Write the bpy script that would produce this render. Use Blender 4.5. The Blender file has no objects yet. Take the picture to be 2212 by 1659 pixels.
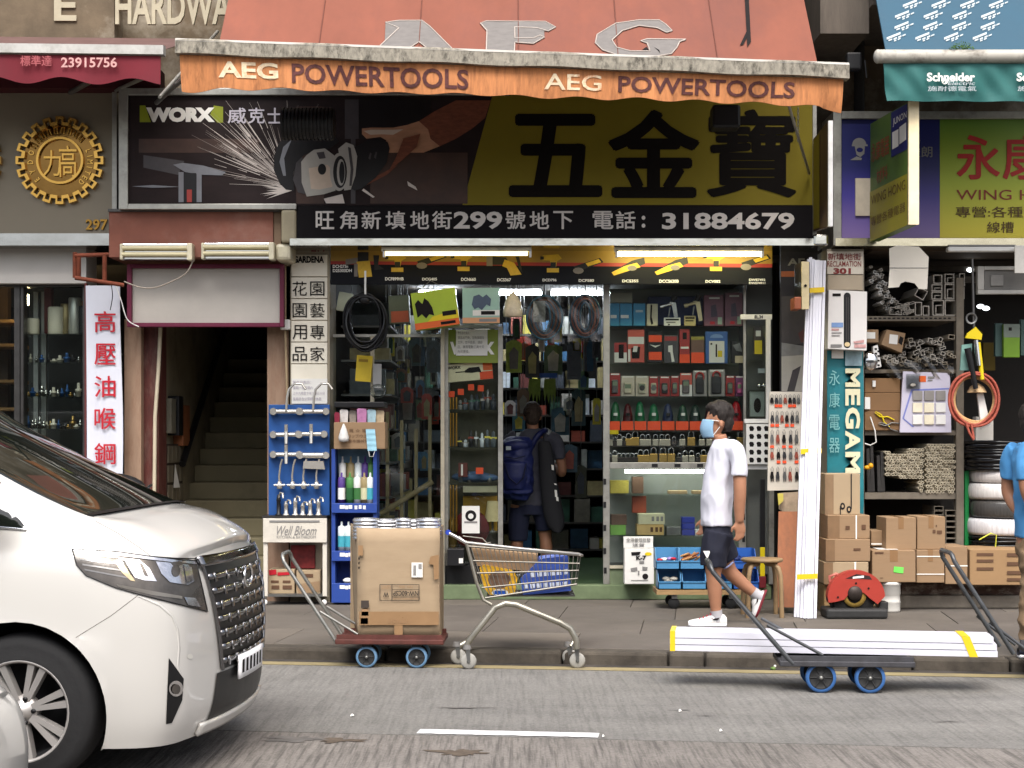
import bpy,bmesh,math,random
from mathutils import Vector,Matrix,geometry,noise
from mathutils.bvhtree import BVHTree
random.seed(7)
R = math.radians
scene = bpy.context.scene
col = scene.collection

# ------------------------------------------------------------------ camera, sky, sun, exposure
FPX,CX,HY,EYE = 3300.0,1106.0,952.0,1.55      # photo measured on a 2212 x 1659 grid
cam_d = bpy.data.cameras.new('camera'); cam = bpy.data.objects.new('camera',cam_d); col.objects.link(cam)
cam.location = (0,0,EYE); cam.rotation_euler = (R(90),0,0)
cam_d.sensor_width = 36; cam_d.lens = 36 * FPX / 2212; cam_d.shift_y = (HY - 829.5) / 2212
cam_d.clip_start = 0.1; cam_d.clip_end = 1000
scene.camera = cam
w = bpy.data.worlds.new('World'); scene.world = w; w.use_nodes = True
nt = w.node_tree; bg = nt.nodes['Background']
sky = nt.nodes.new('ShaderNodeTexSky'); sky.sky_type = 'NISHITA'; sky.sun_disc = False
sky.sun_elevation = R(58); sky.sun_rotation = R(160); sky.dust_density = 6; sky.air_density = 1.0; sky.ozone_density = 1
hs = nt.nodes.new('ShaderNodeHueSaturation'); hs.inputs['Saturation'].default_value = 0.65
nt.links.new(sky.outputs[0],hs.inputs['Color']); nt.links.new(hs.outputs[0],bg.inputs[0])
bg.inputs[1].default_value = 0.14
sun_d = bpy.data.lights.new('sun','SUN'); sun = bpy.data.objects.new('sun',sun_d); col.objects.link(sun)
sun_d.energy = 1.5; sun_d.angle = R(24); sun_d.color = (1,.98,.95)
sun.rotation_euler = Vector((0.22,0.75,-1.0)).to_track_quat('-Z','Y').to_euler()
sun.location = (0,-5,20)
vs = scene.view_settings
vs.view_transform = 'Standard'; vs.look = 'None'; vs.gamma = 1; vs.use_curve_mapping = False; vs.exposure = 0.95
scene.render.engine = 'CYCLES'
scene.cycles.use_denoising = True
scene.cycles.max_bounces = 8; scene.cycles.transparent_max_bounces = 16; scene.cycles.sample_clamp_indirect = 4
scene.cycles.caustics_reflective = False; scene.cycles.caustics_refractive = False

# ------------------------------------------------------------------ helpers
def PX(x,D): return (x - CX) * D / FPX
def PZ(y,D): return EYE - (y - HY) * D / FPX
def P(x,y,D): return Vector((PX(x,D),D,PZ(y,D)))
def lin(c):
    o = []
    for v in c[:3]:
        v = v / 255.0
        o.append(v / 12.92 if v <= 0.04045 else ((v + 0.055) / 1.055) ** 2.4)
    return (o[0],o[1],o[2],1)

MATS = {}
def M(name,c=(128,128,128),rough=.6,metal=0.,var=.16,scale=5.,bump=0.,bscale=40.,dirt=0.,spec=.35,coat=0.,stretch=None,dirtc=(40,34,28),dscale=1.3,sheen=0,bdist=.01):
    if name in MATS: return MATS[name]
    m = bpy.data.materials.new(name); m.use_nodes = True; MATS[name] = m
    n = m.node_tree.nodes; L = m.node_tree.links; b = n['Principled BSDF']
    b.inputs['Roughness'].default_value = rough; b.inputs['Metallic'].default_value = metal
    b.inputs['Specular IOR Level'].default_value = spec; b.inputs['Coat Weight'].default_value = coat
    b.inputs['Coat Roughness'].default_value = .06
    if sheen: b.inputs['Sheen Weight'].default_value = sheen
    base = lin(c)
    tc = n.new('ShaderNodeTexCoord'); src = tc.outputs['Object']
    if stretch:
        mp = n.new('ShaderNodeMapping'); mp.inputs['Scale'].default_value = stretch
        L.new(src,mp.inputs['Vector']); src = mp.outputs[0]
    outc = None
    if var > 0:
        no = n.new('ShaderNodeTexNoise'); no.inputs['Scale'].default_value = scale; no.inputs['Detail'].default_value = 6
        no.inputs['Roughness'].default_value = .65
        L.new(src,no.inputs['Vector'])
        rp = n.new('ShaderNodeValToRGB'); L.new(no.outputs['Fac'],rp.inputs['Fac'])
        rp.color_ramp.elements[0].position = .3; rp.color_ramp.elements[1].position = .7
        rp.color_ramp.elements[0].color = tuple(max(0,v * (1 - var)) for v in base[:3]) + (1,)
        rp.color_ramp.elements[1].color = tuple(min(1,v * (1 + var)) for v in base[:3]) + (1,)
        outc = rp.outputs[0]
        rr = n.new('ShaderNodeMapRange'); rr.inputs['To Min'].default_value = max(.02,rough - .1); rr.inputs['To Max'].default_value = min(1,rough + .1)
        L.new(no.outputs['Fac'],rr.inputs['Value']); L.new(rr.outputs[0],b.inputs['Roughness'])
    if dirt > 0:
        no2 = n.new('ShaderNodeTexNoise'); no2.inputs['Scale'].default_value = dscale; no2.inputs['Detail'].default_value = 9
        no2.inputs['Roughness'].default_value = .7
        L.new(src,no2.inputs['Vector'])
        r2 = n.new('ShaderNodeValToRGB'); L.new(no2.outputs['Fac'],r2.inputs['Fac'])
        r2.color_ramp.elements[0].position = .48; r2.color_ramp.elements[1].position = .68
        r2.color_ramp.elements[0].color = (0,0,0,1); r2.color_ramp.elements[1].color = (dirt,dirt,dirt,1)
        mx = n.new('ShaderNodeMix'); mx.data_type = 'RGBA'
        L.new(r2.outputs[0],mx.inputs[0])
        if outc: L.new(outc,mx.inputs[6])
        else: mx.inputs[6].default_value = base
        mx.inputs[7].default_value = lin(dirtc)
        outc = mx.outputs[2]
    if outc: L.new(outc,b.inputs['Base Color'])
    else: b.inputs['Base Color'].default_value = base
    if bump > 0:
        nb = n.new('ShaderNodeTexNoise'); nb.inputs['Scale'].default_value = bscale; nb.inputs['Detail'].default_value = 5
        L.new(src,nb.inputs['Vector'])
        bp = n.new('ShaderNodeBump'); bp.inputs['Strength'].default_value = bump; bp.inputs['Distance'].default_value = bdist
        L.new(nb.outputs['Fac'],bp.inputs['Height']); L.new(bp.outputs[0],b.inputs['Normal'])
    return m
def EM(name,c,s):
    if name in MATS: return MATS[name]
    m = bpy.data.materials.new(name); m.use_nodes = True; MATS[name] = m
    b = m.node_tree.nodes['Principled BSDF']; b.inputs['Base Color'].default_value = lin(c)
    b.inputs['Emission Color'].default_value = lin(c); b.inputs['Emission Strength'].default_value = s
    return m
def GL(name,tint=(249,252,250),refl=.6,rough=.02):
    if name in MATS: return MATS[name]
    m = bpy.data.materials.new(name); m.use_nodes = True; MATS[name] = m
    n = m.node_tree.nodes; L = m.node_tree.links; n.remove(n['Principled BSDF'])
    tr = n.new('ShaderNodeBsdfTransparent'); tr.inputs[0].default_value = lin(tint)
    gl = n.new('ShaderNodeBsdfGlossy'); gl.inputs['Roughness'].default_value = rough; gl.inputs[0].default_value = (.9,.9,.9,1)
    fr = n.new('ShaderNodeFresnel'); fr.inputs[0].default_value = 1.45
    ml = n.new('ShaderNodeMath'); ml.operation = 'MULTIPLY'; ml.inputs[1].default_value = refl
    mx = n.new('ShaderNodeMixShader'); L.new(fr.outputs[0],ml.inputs[0]); L.new(ml.outputs[0],mx.inputs[0])
    L.new(tr.outputs[0],mx.inputs[1]); L.new(gl.outputs[0],mx.inputs[2]); L.new(mx.outputs[0],n['Material Output'].inputs[0])
    return m

class MB:
    """collects shapes in world space, builds ONE mesh object"""
    def __init__(s,xf=None): s.v = []; s.f = []; s.mi = []; s.sm = []; s.xf = xf; s.cur = 0
    def m(s,i): s.cur = i; return s
    def add(s,vs,fs,smooth=False):
        o = len(s.v)
        for p in vs:
            p = Vector(p)
            s.v.append(s.xf @ p if s.xf else p)
        for f in fs:
            s.f.append([i + o for i in f]); s.mi.append(s.cur); s.sm.append(smooth)
        return s
    def box(s,x0,x1,y0,y1,z0,z1):
        x0,x1 = min(x0,x1),max(x0,x1); y0,y1 = min(y0,y1),max(y0,y1); z0,z1 = min(z0,z1),max(z0,z1)
        return s.add([(x0,y0,z0),(x1,y0,z0),(x1,y1,z0),(x0,y1,z0),(x0,y0,z1),(x1,y0,z1),(x1,y1,z1),(x0,y1,z1)],
                     [(0,3,2,1),(4,5,6,7),(0,1,5,4),(1,2,6,5),(2,3,7,6),(3,0,4,7)])
    def cbox(s,x0,x1,y0,y1,z0,z1,c=.01):
        """box with chamfered edges"""
        x0,x1 = min(x0,x1),max(x0,x1); y0,y1 = min(y0,y1),max(y0,y1); z0,z1 = min(z0,z1),max(z0,z1)
        c = min(c,(x1 - x0) * .45,(y1 - y0) * .45,(z1 - z0) * .45)
        bm = bmesh.new(); bmesh.ops.create_cube(bm,size=1)
        for v in bm.verts:
            v.co = Vector((x0 if v.co.x < 0 else x1,y0 if v.co.y < 0 else y1,z0 if v.co.z < 0 else z1))
        bmesh.ops.bevel(bm,geom=bm.edges[:],offset=c,segments=2,affect='EDGES',profile=.5)
        s.addbm(bm); return s
    def addbm(s,bm,smooth=False):
        bm.verts.index_update()
        s.add([v.co.copy() for v in bm.verts],[[v.index for v in f.verts] for f in bm.faces],smooth); bm.free()
    def pbox(s,x0,y0,x1,y1,D,d,c=0):
        """box from photo pixels: front face at depth D, running d back"""
        a = (PX(x0,D),PX(x1,D),D,D + d,PZ(y1,D),PZ(y0,D))
        return s.cbox(*a,c) if c else s.box(*a)
    def prism(s,pts,y0,y1,smooth=False):
        """polygon in (x,z) world extruded y0..y1"""
        n = len(pts); A = sum(pts[i][0] * pts[(i + 1) % n][1] - pts[(i + 1) % n][0] * pts[i][1] for i in range(n))
        if A < 0: pts = pts[::-1]
        tri = geometry.tessellate_polygon([[Vector((p[0],p[1],0)) for p in pts]])
        vs = [(p[0],y0,p[1]) for p in pts] + [(p[0],y1,p[1]) for p in pts]
        def ccw(t):
            a,b,c = (pts[i] for i in t)
            return (b[0]-a[0])*(c[1]-a[1]) - (c[0]-a[0])*(b[1]-a[1]) > 0
        fs = []
        for t in tri:
            t = tuple(t) if ccw(t) else tuple(t)[::-1]
            fs.append(t); fs.append(tuple(i + n for i in t[::-1]))
        for i in range(n):
            j = (i + 1) % n; fs.append((j,i,i + n,j + n))
        return s.add(vs,fs,smooth)
    def pprism(s,pts,D,d): return s.prism([(PX(x,D),PZ(y,D)) for x,y in pts],D,D + d)
    def cyl(s,p0,p1,r0,r1=None,n=12,caps=True,smooth=True):
        p0 = Vector(p0); p1 = Vector(p1); r1 = r0 if r1 is None else r1
        q = (p1 - p0).to_track_quat('Z','Y'); vs = []
        for p,r in ((p0,r0),(p1,r1)):
            for i in range(n):
                a = 2 * math.pi * i / n; vs.append(p + q @ Vector((r * math.cos(a),r * math.sin(a),0)))
        s.add(vs,[(i,(i + 1) % n,(i + 1) % n + n,i + n) for i in range(n)],smooth)
        if caps: s.add(vs,[tuple(range(n))[::-1],tuple(range(n,2 * n))])
        return s
    def tube(s,pts,r,n=8,closed=False,caps=True,rr=None):
        pts = [Vector(p) for p in pts]; N = len(pts); vs = []; up = None
        for i,p in enumerate(pts):
            if closed: t = pts[(i + 1) % N] - pts[i - 1]
            else: t = pts[min(i + 1,N - 1)] - pts[max(i - 1,0)]
            t.normalize()
            if up is None:
                up = Vector((0,0,1)) if abs(t.z) < .9 else Vector((0,1,0))
            sd = t.cross(up)
            if sd.length < 1e-5: sd = t.orthogonal()
            sd.normalize(); up = sd.cross(t).normalized()
            q = rr[i] if rr else r
            for k in range(n):
                a = 2 * math.pi * k / n; vs.append(p + (sd * math.cos(a) + up * math.sin(a)) * q)
        fs = []
        for i in range(N if closed else N - 1):
            a = i * n; b = ((i + 1) % N) * n
            for k in range(n): fs.append((a + k,a + (k + 1) % n,b + (k + 1) % n,b + k))
        s.add(vs,fs,True)
        if caps and not closed: s.add(vs,[tuple(range(n)),tuple(range((N - 1) * n,N * n))[::-1]])
        return s
    def lathe(s,prof,c=(0,0,0),n=20,axis='z',smooth=True):
        """prof: (radius, height) pairs"""
        c = Vector(c); vs = []
        for r,h in prof:
            for k in range(n):
                a = 2 * math.pi * k / n; x,y = r * math.cos(a),r * math.sin(a)
                vs.append(c + (Vector((x,y,h)) if axis == 'z' else Vector((x,h,y)) if axis == 'y' else Vector((h,x,y))))
        fs = []
        for i in range(len(prof) - 1):
            for k in range(n):
                q = (i * n + k,i * n + (k + 1) % n,(i + 1) * n + (k + 1) % n,(i + 1) * n + k)
                fs.append(q if axis != 'y' else q[::-1])
        return s.add(vs,fs,smooth)
    def ball(s,c,r,n=10,sq=(1,1,1)):
        c = Vector(c); bm = bmesh.new(); bmesh.ops.create_uvsphere(bm,u_segments=n,v_segments=max(5,n * 2 // 3),radius=1)
        for v in bm.verts: v.co = c + Vector((v.co.x * r * sq[0],v.co.y * r * sq[1],v.co.z * r * sq[2]))
        s.addbm(bm,True); return s
    def grid(s,fn,nu,nv,smooth=True,flip=False):
        vs = [fn(i / nu,j / nv) for j in range(nv + 1) for i in range(nu + 1)]; fs = []
        for j in range(nv):
            for i in range(nu):
                a = j * (nu + 1) + i; q = (a,a + 1,a + nu + 2,a + nu + 1)
                fs.append(q[::-1] if flip else q)
        return s.add(vs,fs,smooth)
    def build(s,name,mats,parent=None,label=None,cat=None,group=None,kind=None,mods=None):
        if not isinstance(mats,(list,tuple)): mats = [mats]
        me = bpy.data.meshes.new(name); ob = bpy.data.objects.new(name,me); col.objects.link(ob)
        if parent is not None:
            ob.parent = parent; o = parent
            off = Vector((0,0,0))
            while o is not None: off += o.location; o = o.parent
        else:
            xs = [p.x for p in s.v]; ys = [p.y for p in s.v]; zs = [p.z for p in s.v]
            off = Vector(((min(xs) + max(xs)) / 2,(min(ys) + max(ys)) / 2,min(zs))); ob.location = off
        me.from_pydata([p - off for p in s.v],[],s.f)
        for mt in mats: me.materials.append(mt)
        me.polygons.foreach_set('material_index',[min(i,len(mats) - 1) for i in s.mi])
        me.polygons.foreach_set('use_smooth',s.sm)
        me.update()
        tag(ob,label,cat,group,kind)
        return ob
def tag(o,label=None,cat=None,group=None,kind=None):
    if label: o['label'] = label
    if cat: o['category'] = cat
    if group: o['group'] = group
    if kind: o['kind'] = kind
    return o
def thing(name,label,cat,loc,group=None):
    o = bpy.data.objects.new(name,None); col.objects.link(o); o.location = loc; o.empty_display_size = .1
    return tag(o,label,cat,group)
def kids(o): return [c for c in col.objects if c.parent == o]
def dup(o,loc,label=None,parent=None):
    c = o.copy(); col.objects.link(c); c.parent = parent
    if parent is None: c.location = loc
    if label: c['label'] = label
    for k in kids(o): dup(k,None,None,c)
    return c
def S(x0,y0,x1,y1,D): # quad corners from pixels: bl, br, tr, tl
    return [P(x0,y1,D),P(x1,y1,D),P(x1,y0,D),P(x0,y0,D)]
_tc = {}
def txtmesh(s,bold,ext=0,res=3):
    k = (s,bold,ext)
    if k not in _tc:
        cu = bpy.data.curves.new('t','FONT'); cu.body = s; cu.offset = bold; cu.extrude = ext; cu.resolution_u = res
        ob = bpy.data.objects.new('t',cu); col.objects.link(ob)
        dg = bpy.context.evaluated_depsgraph_get(); me = bpy.data.meshes.new_from_object(ob.evaluated_get(dg))
        vs = [v.co.copy() for v in me.vertices]; fs = [list(p.vertices) for p in me.polygons]
        bpy.data.objects.remove(ob); bpy.data.curves.remove(cu); bpy.data.meshes.remove(me)
        _tc[k] = (vs,fs)
    return _tc[k]
def addtxt(mb,s,quad,bold=.0,off=.003,ext=0,shear=0):
    if bold > 0 and any(ord(ch) > 0x2e80 for ch in s):      # dense characters: embolden by overstriking, the offset would clog them
        a,b,c,d = [Vector(q) for q in quad]; ux = (b - a) * .5; k = bold * .55 * (d - a).length
        ex = (b - a).normalized() * k; ez = (d - a).normalized() * k * .8
        sh = (a + ex + ez,b - ex + ez,c - ex - ez,d + ex - ez)
        for i,(p,q) in enumerate(((0,0),(1,0),(-1,0),(0,1),(0,-1),(.7,.7),(-.7,.7),(.7,-.7),(-.7,-.7))):
            addtxt(mb,s,[v + ex * p + ez * q for v in sh],0,off + .0002 * i,ext,shear)
        return mb
    vs,fs = txtmesh(s,bold,ext)
    if not vs: return mb
    x0 = min(v.x for v in vs); x1 = max(v.x for v in vs); y0 = min(v.y for v in vs); y1 = max(v.y for v in vs)
    a,b,c,d = [Vector(q) for q in quad]; nrm = (b - a).cross(d - a).normalized()
    o = []
    for v in vs:
        t = (v.y - y0) / (y1 - y0 or 1); u = (v.x - x0) / (x1 - x0 or 1) + shear * (t - .5)
        o.append((a * (1 - u) + b * u) * (1 - t) + (d * (1 - u) + c * u) * t + nrm * (off + v.z))
    return mb.add(o,fs)
def txt(s,x0,y0,x1,y1,D,mat,parent,bold=.0,off=.003,ext=0,name='lettering',shear=0):
    mb = MB(); addtxt(mb,s,S(x0,y0,x1,y1,D),bold,off,ext,shear)
    return mb.build(name,mat,parent)
def flat(mb,pts,D,off):
    """flat printed polygon given in pixels, `off` m in front of depth D"""
    q = [P(x,y,D) - Vector((0,off,0)) for x,y in pts]
    tri = geometry.tessellate_polygon([[Vector((x,y,0)) for x,y in pts]])
    fs = []
    for t in tri:
        a,b,c = (q[i] for i in t)
        fs.append(tuple(t) if (b - a).cross(c - a).y < 0 else tuple(t)[::-1])
    return mb.add(q,fs)
def prints(shapes,D,parent,name='print',off=.002,step=.0006):
    mats = []; mb = MB()
    if name == 'print':
        for i,(mt,pts) in enumerate(shapes):
            mb = MB(); flat(mb,pts,D,off + step * i); mb.build(name,mt,parent)
        return
    for i,(mt,pts) in enumerate(shapes):
        if mt not in mats: mats.append(mt)
        mb.m(mats.index(mt)); flat(mb,pts,D,off + step * i)
    return mb.build(name,mats,parent)
def rect(x0,y0,x1,y1): return [(x0,y0),(x1,y0),(x1,y1),(x0,y1)]
def ell(cx,cy,rx,ry,n=20,a0=0,a1=360,rot=0):
    o = []
    for i in range(n if a1 - a0 >= 360 else n + 1):
        a = R(a0 + (a1 - a0) * i / n); x = rx * math.cos(a); y = ry * math.sin(a)
        o.append((cx + x * math.cos(rot) - y * math.sin(rot),cy + x * math.sin(rot) + y * math.cos(rot)))
    return o
def obj_bm(name,bm,mats,parent=None,**k):
    mb = MB(); mb.addbm(bm,True); return mb.build(name,mats,parent,**k)
def wrinkle(ob,amp,sc,st=(1,1,1)):
    """cloth folds: push vertices along their normals with stretched ridged noise"""
    me = ob.data; nr = [v.normal.copy() for v in me.vertices]
    for i_,v in enumerate(me.vertices):
        q = Vector((v.co.x * sc * st[0],v.co.y * sc * st[1],v.co.z * sc * st[2]))
        n = noise.noise(q) ; m_ = noise.noise(q * 2.1 + Vector((7,3,1)))
        v.co += nr[i_] * amp * ((1 - abs(n) * 2.2) * .7 + m_ * .5 - .35)
    me.update()
def remesh(ob,vox,smooth=6):
    """evaluate a voxel remesh + smooth into one continuous mesh"""
    a = ob.modifiers.new('r','REMESH'); a.mode = 'VOXEL'; a.voxel_size = vox; a.use_smooth_shade = True
    b = ob.modifiers.new('s','SMOOTH'); b.iterations = smooth; b.factor = .5
    dg = bpy.context.evaluated_depsgraph_get(); me = bpy.data.meshes.new_from_object(ob.evaluated_get(dg))
    ob.modifiers.clear(); mats = list(ob.data.materials); old = ob.data; ob.data = me; bpy.data.meshes.remove(old)
    me.materials.clear()
    for m in mats: me.materials.append(m)
    for p in me.polygons: p.use_smooth = True; p.material_index = 0
    return ob
# ------------------------------------------------------------------ materials
GREY = M('concrete_wall',(104,91,74),.9,var=.28,scale=3,bump=.25,bscale=25,dirt=.75,dirtc=(180,172,156),dscale=1.1)
DARKC = M('dark_concrete',(92,84,76),.9,var=.25,scale=4,bump=.2,stretch=(3,3,.5))
STEEL = M('stainless_steel',(190,190,186),.22,1,var=.12,scale=3,bump=.25,bscale=4)
ALU = M('aluminium_frame',(168,166,158),.42,.7,var=.12,scale=14,dirt=.35,dscale=5)
WHITE = M('white_paint',(225,224,220),.55,var=.05)
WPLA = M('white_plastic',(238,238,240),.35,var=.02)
BLACK = M('black_plastic',(22,22,24),.45,var=.1)
DARK = M('dark_interior',(38,36,34),.85,var=.2)
RUBBER = M('rubber',(26,26,27),.75,var=.15,bump=.1)
CARD = M('cardboard',(146,120,92),.85,var=.07,scale=3,stretch=(1,1,6),dirt=.35,dirtc=(112,88,64),dscale=3)
CARD2 = M('cardboard_pale',(164,144,116),.85,var=.06,scale=3,dirt=.12,dirtc=(140,112,80),dscale=4)
TAPE = M('packing_tape',(140,108,76),.25,var=.08,spec=.6)
INK = M('black_ink',(30,27,27),.7,var=.1,spec=.12)
BROWNINK = M('brown_ink',(92,66,48),.8,var=.1)
WINK = M('white_ink',(232,230,224),.6,var=.04)
GINK = M('grey_ink',(128,126,124),.7,var=.1)
REDINK = M('red_ink',(176,22,40),.55,var=.05)
ORANGE = M('orange_tag',(236,84,44),.6,var=.06)
YEL = M('yellow_print',(214,190,20),.5,var=.05)
BLUE = M('blue_plastic',(26,82,176),.4,var=.08)
GLASS = GL('clear_glass')
GLASSG = GL('green_glass',(247,251,249),.6)
CHROME = M('chrome',(215,215,215),.1,1,var=.05)
METAL = M('grey_metal',(120,120,118),.45,.8,var=.2,scale=10)
RUST = M('rusty_steel',(112,58,40),.8,.2,var=.35,scale=12,bump=.3)
PAPER = M('paper',(222,220,214),.8,var=.03)
WOOD = M('wood',(150,122,84),.6,var=.25,scale=4,stretch=(1,1,8))
BROWNW = M('brown_wood',(140,84,50),.6,var=.2,scale=4,stretch=(6,6,1))

# ------------------------------------------------------------------ ground, road, kerb, pavement
def DK(x): return 10.62 - .12 * x                       # kerb face depth along x
ANG = math.atan2(-.12,1.0)
RD = Matrix.Translation((0,10.62,0)) @ Matrix.Rotation(ANG,4,'Z')   # road frame: x along kerb, y away from camera
def road_mat(name,c,groove,gscale,dirtc):
    m = M(name,c,.9,var=.2,scale=1.2,dirt=.6,dirtc=dirtc,dscale=.8,stretch=(.35,1,1))
    n = m.node_tree.nodes; L = m.node_tree.links; b = n['Principled BSDF']
    tc = n.new('ShaderNodeTexCoord'); mp = n.new('ShaderNodeMapping'); mp.inputs['Scale'].default_value = (gscale,gscale * .045,1)
    mp.inputs['Rotation'].default_value = (0,0,-ANG)
    L.new(tc.outputs['Object'],mp.inputs['Vector'])
    no = n.new('ShaderNodeTexNoise'); no.inputs['Scale'].default_value = 1; no.inputs['Detail'].default_value = 4; no.inputs['Roughness'].default_value = .6
    L.new(mp.outputs[0],no.inputs['Vector'])
    fine = n.new('ShaderNodeTexNoise'); fine.inputs['Scale'].default_value = 70; fine.inputs['Detail'].default_value = 6; L.new(tc.outputs['Object'],fine.inputs['Vector'])
    rp = n.new('ShaderNodeValToRGB'); rp.color_ramp.elements[0].position = .34; rp.color_ramp.elements[1].position = .56
    g = 1 - groove
    rp.color_ramp.elements[0].color = (g,g,g,1); rp.color_ramp.elements[1].color = (1,1,1,1)
    L.new(no.outputs['Fac'],rp.inputs['Fac'])
    r3 = n.new('ShaderNodeValToRGB'); r3.color_ramp.elements[0].position = .3; r3.color_ramp.elements[1].position = .7
    r3.color_ramp.elements[0].color = (.72,.72,.72,1); r3.color_ramp.elements[1].color = (1.1,1.1,1.1,1); L.new(fine.outputs['Fac'],r3.inputs['Fac'])
    old = b.inputs['Base Color'].links[0].from_socket
    mu = n.new('ShaderNodeMix'); mu.data_type = 'RGBA'; mu.blend_type = 'MULTIPLY'; mu.inputs[0].default_value = 1
    L.new(old,mu.inputs[6]); L.new(rp.outputs[0],mu.inputs[7])
    m2 = n.new('ShaderNodeMix'); m2.data_type = 'RGBA'; m2.blend_type = 'MULTIPLY'; m2.inputs[0].default_value = 1
    L.new(mu.outputs[2],m2.inputs[6]); L.new(r3.outputs[0],m2.inputs[7]); L.new(m2.outputs[2],b.inputs['Base Color'])
    ad = n.new('ShaderNodeMath'); ad.operation = 'MULTIPLY_ADD'; ad.inputs[1].default_value = .35
    L.new(fine.outputs['Fac'],ad.inputs[0]); L.new(no.outputs['Fac'],ad.inputs[2])
    bp = n.new('ShaderNodeBump'); bp.inputs['Strength'].default_value = .55; bp.inputs['Distance'].default_value = .012
    L.new(ad.outputs[0],bp.inputs['Height']); L.new(bp.outputs[0],b.inputs['Normal'])
    return m
LANE = road_mat('lane_concrete',(122,120,116),.22,34,(94,92,90))
NEAR = road_mat('brushed_concrete',(122,117,112),.5,42,(106,101,97))
PAVE = M('paving_concrete',(98,92,85),.92,var=.16,scale=1.6,bump=.25,bscale=60,dirt=.35,dirtc=(74,68,62),dscale=1.2)
KERBM = M('kerb_stone',(78,72,64),.9,var=.3,scale=6,bump=.5,bscale=20,dirt=.6,dirtc=(48,43,38),dscale=4)
GUT = M('gutter_grime',(66,61,56),.9,var=.3,scale=5,bump=.3)
mb = MB(); mb.box(-300,300,-300,300,-.6,-.05); mb.build('ground',GUT,kind='structure')
def strip(name,mat,y0,y1,z,x0=-14,x1=14):
    mb = MB(RD); mb.box(x0,x1,y0,y1,-.05,z)
    return mb.build(name,mat,kind='structure')
JY = -2.62                                              # joint between the two carriageway slabs, in road frame
strip('road_lane',LANE,JY + .012,-.004,0)
strip('road_near_slab',NEAR,JY - 7,JY - .012,.002)
strip('road_joint',GUT,JY - .012,JY + .012,-.012)
ymat = M('yellow_line_paint',(140,128,94),.85,var=.15,dirt=.55,dirtc=(116,108,92),dscale=3)
mb = MB(RD); mb.box(-14,14,-.25,-.12,.002,.004); mb.build('yellow_line',ymat,kind='structure')
mb = MB(RD); mb.box(-14,14,-.115,-.003,.0015,.003); mb.build('gutter',M('gutter_dirt',(58,54,50),.9,var=.35,scale=3,dirt=.5,dirtc=(88,82,76),dscale=3),kind='structure')
wmat = M('white_line_paint',(204,204,204),.7,var=.06,scale=20,dirt=.25,dirtc=(150,148,144),dscale=9)
xw0 = (RD.inverted() @ Vector((PX(898,8.06),8.06,0))).x; xw1 = (RD.inverted() @ Vector((PX(1291,7.93),7.93,0))).x
mb = MB(RD)
rag = [(xw0 + (xw1 - xw0) * i / 24,JY + .035 + random.uniform(-.006,.006)) for i in range(25)]
top = [(xw0 + (xw1 - xw0) * i / 24,JY + .155 + random.uniform(-.004,.004)) for i in range(25)]
for i in range(24):
    mb.add([(*rag[i],.004),(*rag[i + 1],.004),(*top[i + 1],.004),(*top[i],.004)],[(0,1,2,3)])
mb.build('white_lane_mark',wmat,kind='structure')
# wet stains and scraps on the road
STAIN = M('road_stain',(96,93,90),.85,var=.3,scale=9)
STAINB = M('brown_stain',(84,74,64),.9,var=.35,scale=14)
def blob(px,py,rx,ry,mat,z=.005,n=40,name='road_stain',amp=.35):
    D = EYE * FPX / (py - HY); cx = PX(px,D); ph = [random.uniform(0,6.3) for _ in range(4)]
    mb = MB(); vs = [(cx,D,z)]
    for i in range(n):
        a = 2 * math.pi * i / n; k = 1 + amp * (math.sin(3 * a + ph[0]) * .4 + math.sin(5 * a + ph[1]) * .3 + math.sin(9 * a + ph[2]) * .25 + random.uniform(-.25,.25))
        vs.append((cx + rx * k * math.cos(a),D + ry * k * math.sin(a),z))
    mb.add(vs,[(0,1 + i,1 + (i + 1) % n) for i in range(n)]); mb.build(name,mat,kind='structure')
blob(985,1627,.10,.07,STAINB,amp=.9); blob(1020,1628,.05,.05,STAINB,.0055,amp=.9); blob(640,1598,.16,.07,STAIN,amp=.8); blob(735,1601,.10,.05,STAINB,.0056,amp=.8)
for (a,b,c,d) in ((1000,1530,.12,.02),(1465,1535,.07,.008),(1520,1547,.06,.008),(2050,1560,.08,.01)):
    blob(a,b,c,d,STAIN,.0045,amp=.9)
for i,(x,y,s) in enumerate(((761,1549,.012),(1469,1539,.009),(1557,1582,.008),(1303,1594,.006))):
    D = EYE * FPX / (y - HY); cx = PX(x,D)
    mb = MB(); mb.add([(cx - s,D - .01,.006),(cx + s,D - .012,.012),(cx + s * .8,D + .02,.007),(cx - s * .7,D + .015,.014),(cx,D,.02)],[(0,1,4),(1,2,4),(2,3,4),(3,0,4)])
    mb.build('paper_scrap',PAPER,label='tiny torn white paper scrap lying on the road',cat='litter',group='paper scraps on the road')
D = EYE * FPX / (1448 - HY); mb = MB()
mb.ball((PX(1670,D),D,.012),.02,8,(1,1,.6)).m(1).ball((PX(1674,D),D,.028),.01,7)
mb.build('vegetable_scrap',[M('leaf_scrap',(92,120,60),.7),PAPER],label='green and white scrap lying in the gutter by the kerb',cat='litter')

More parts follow.
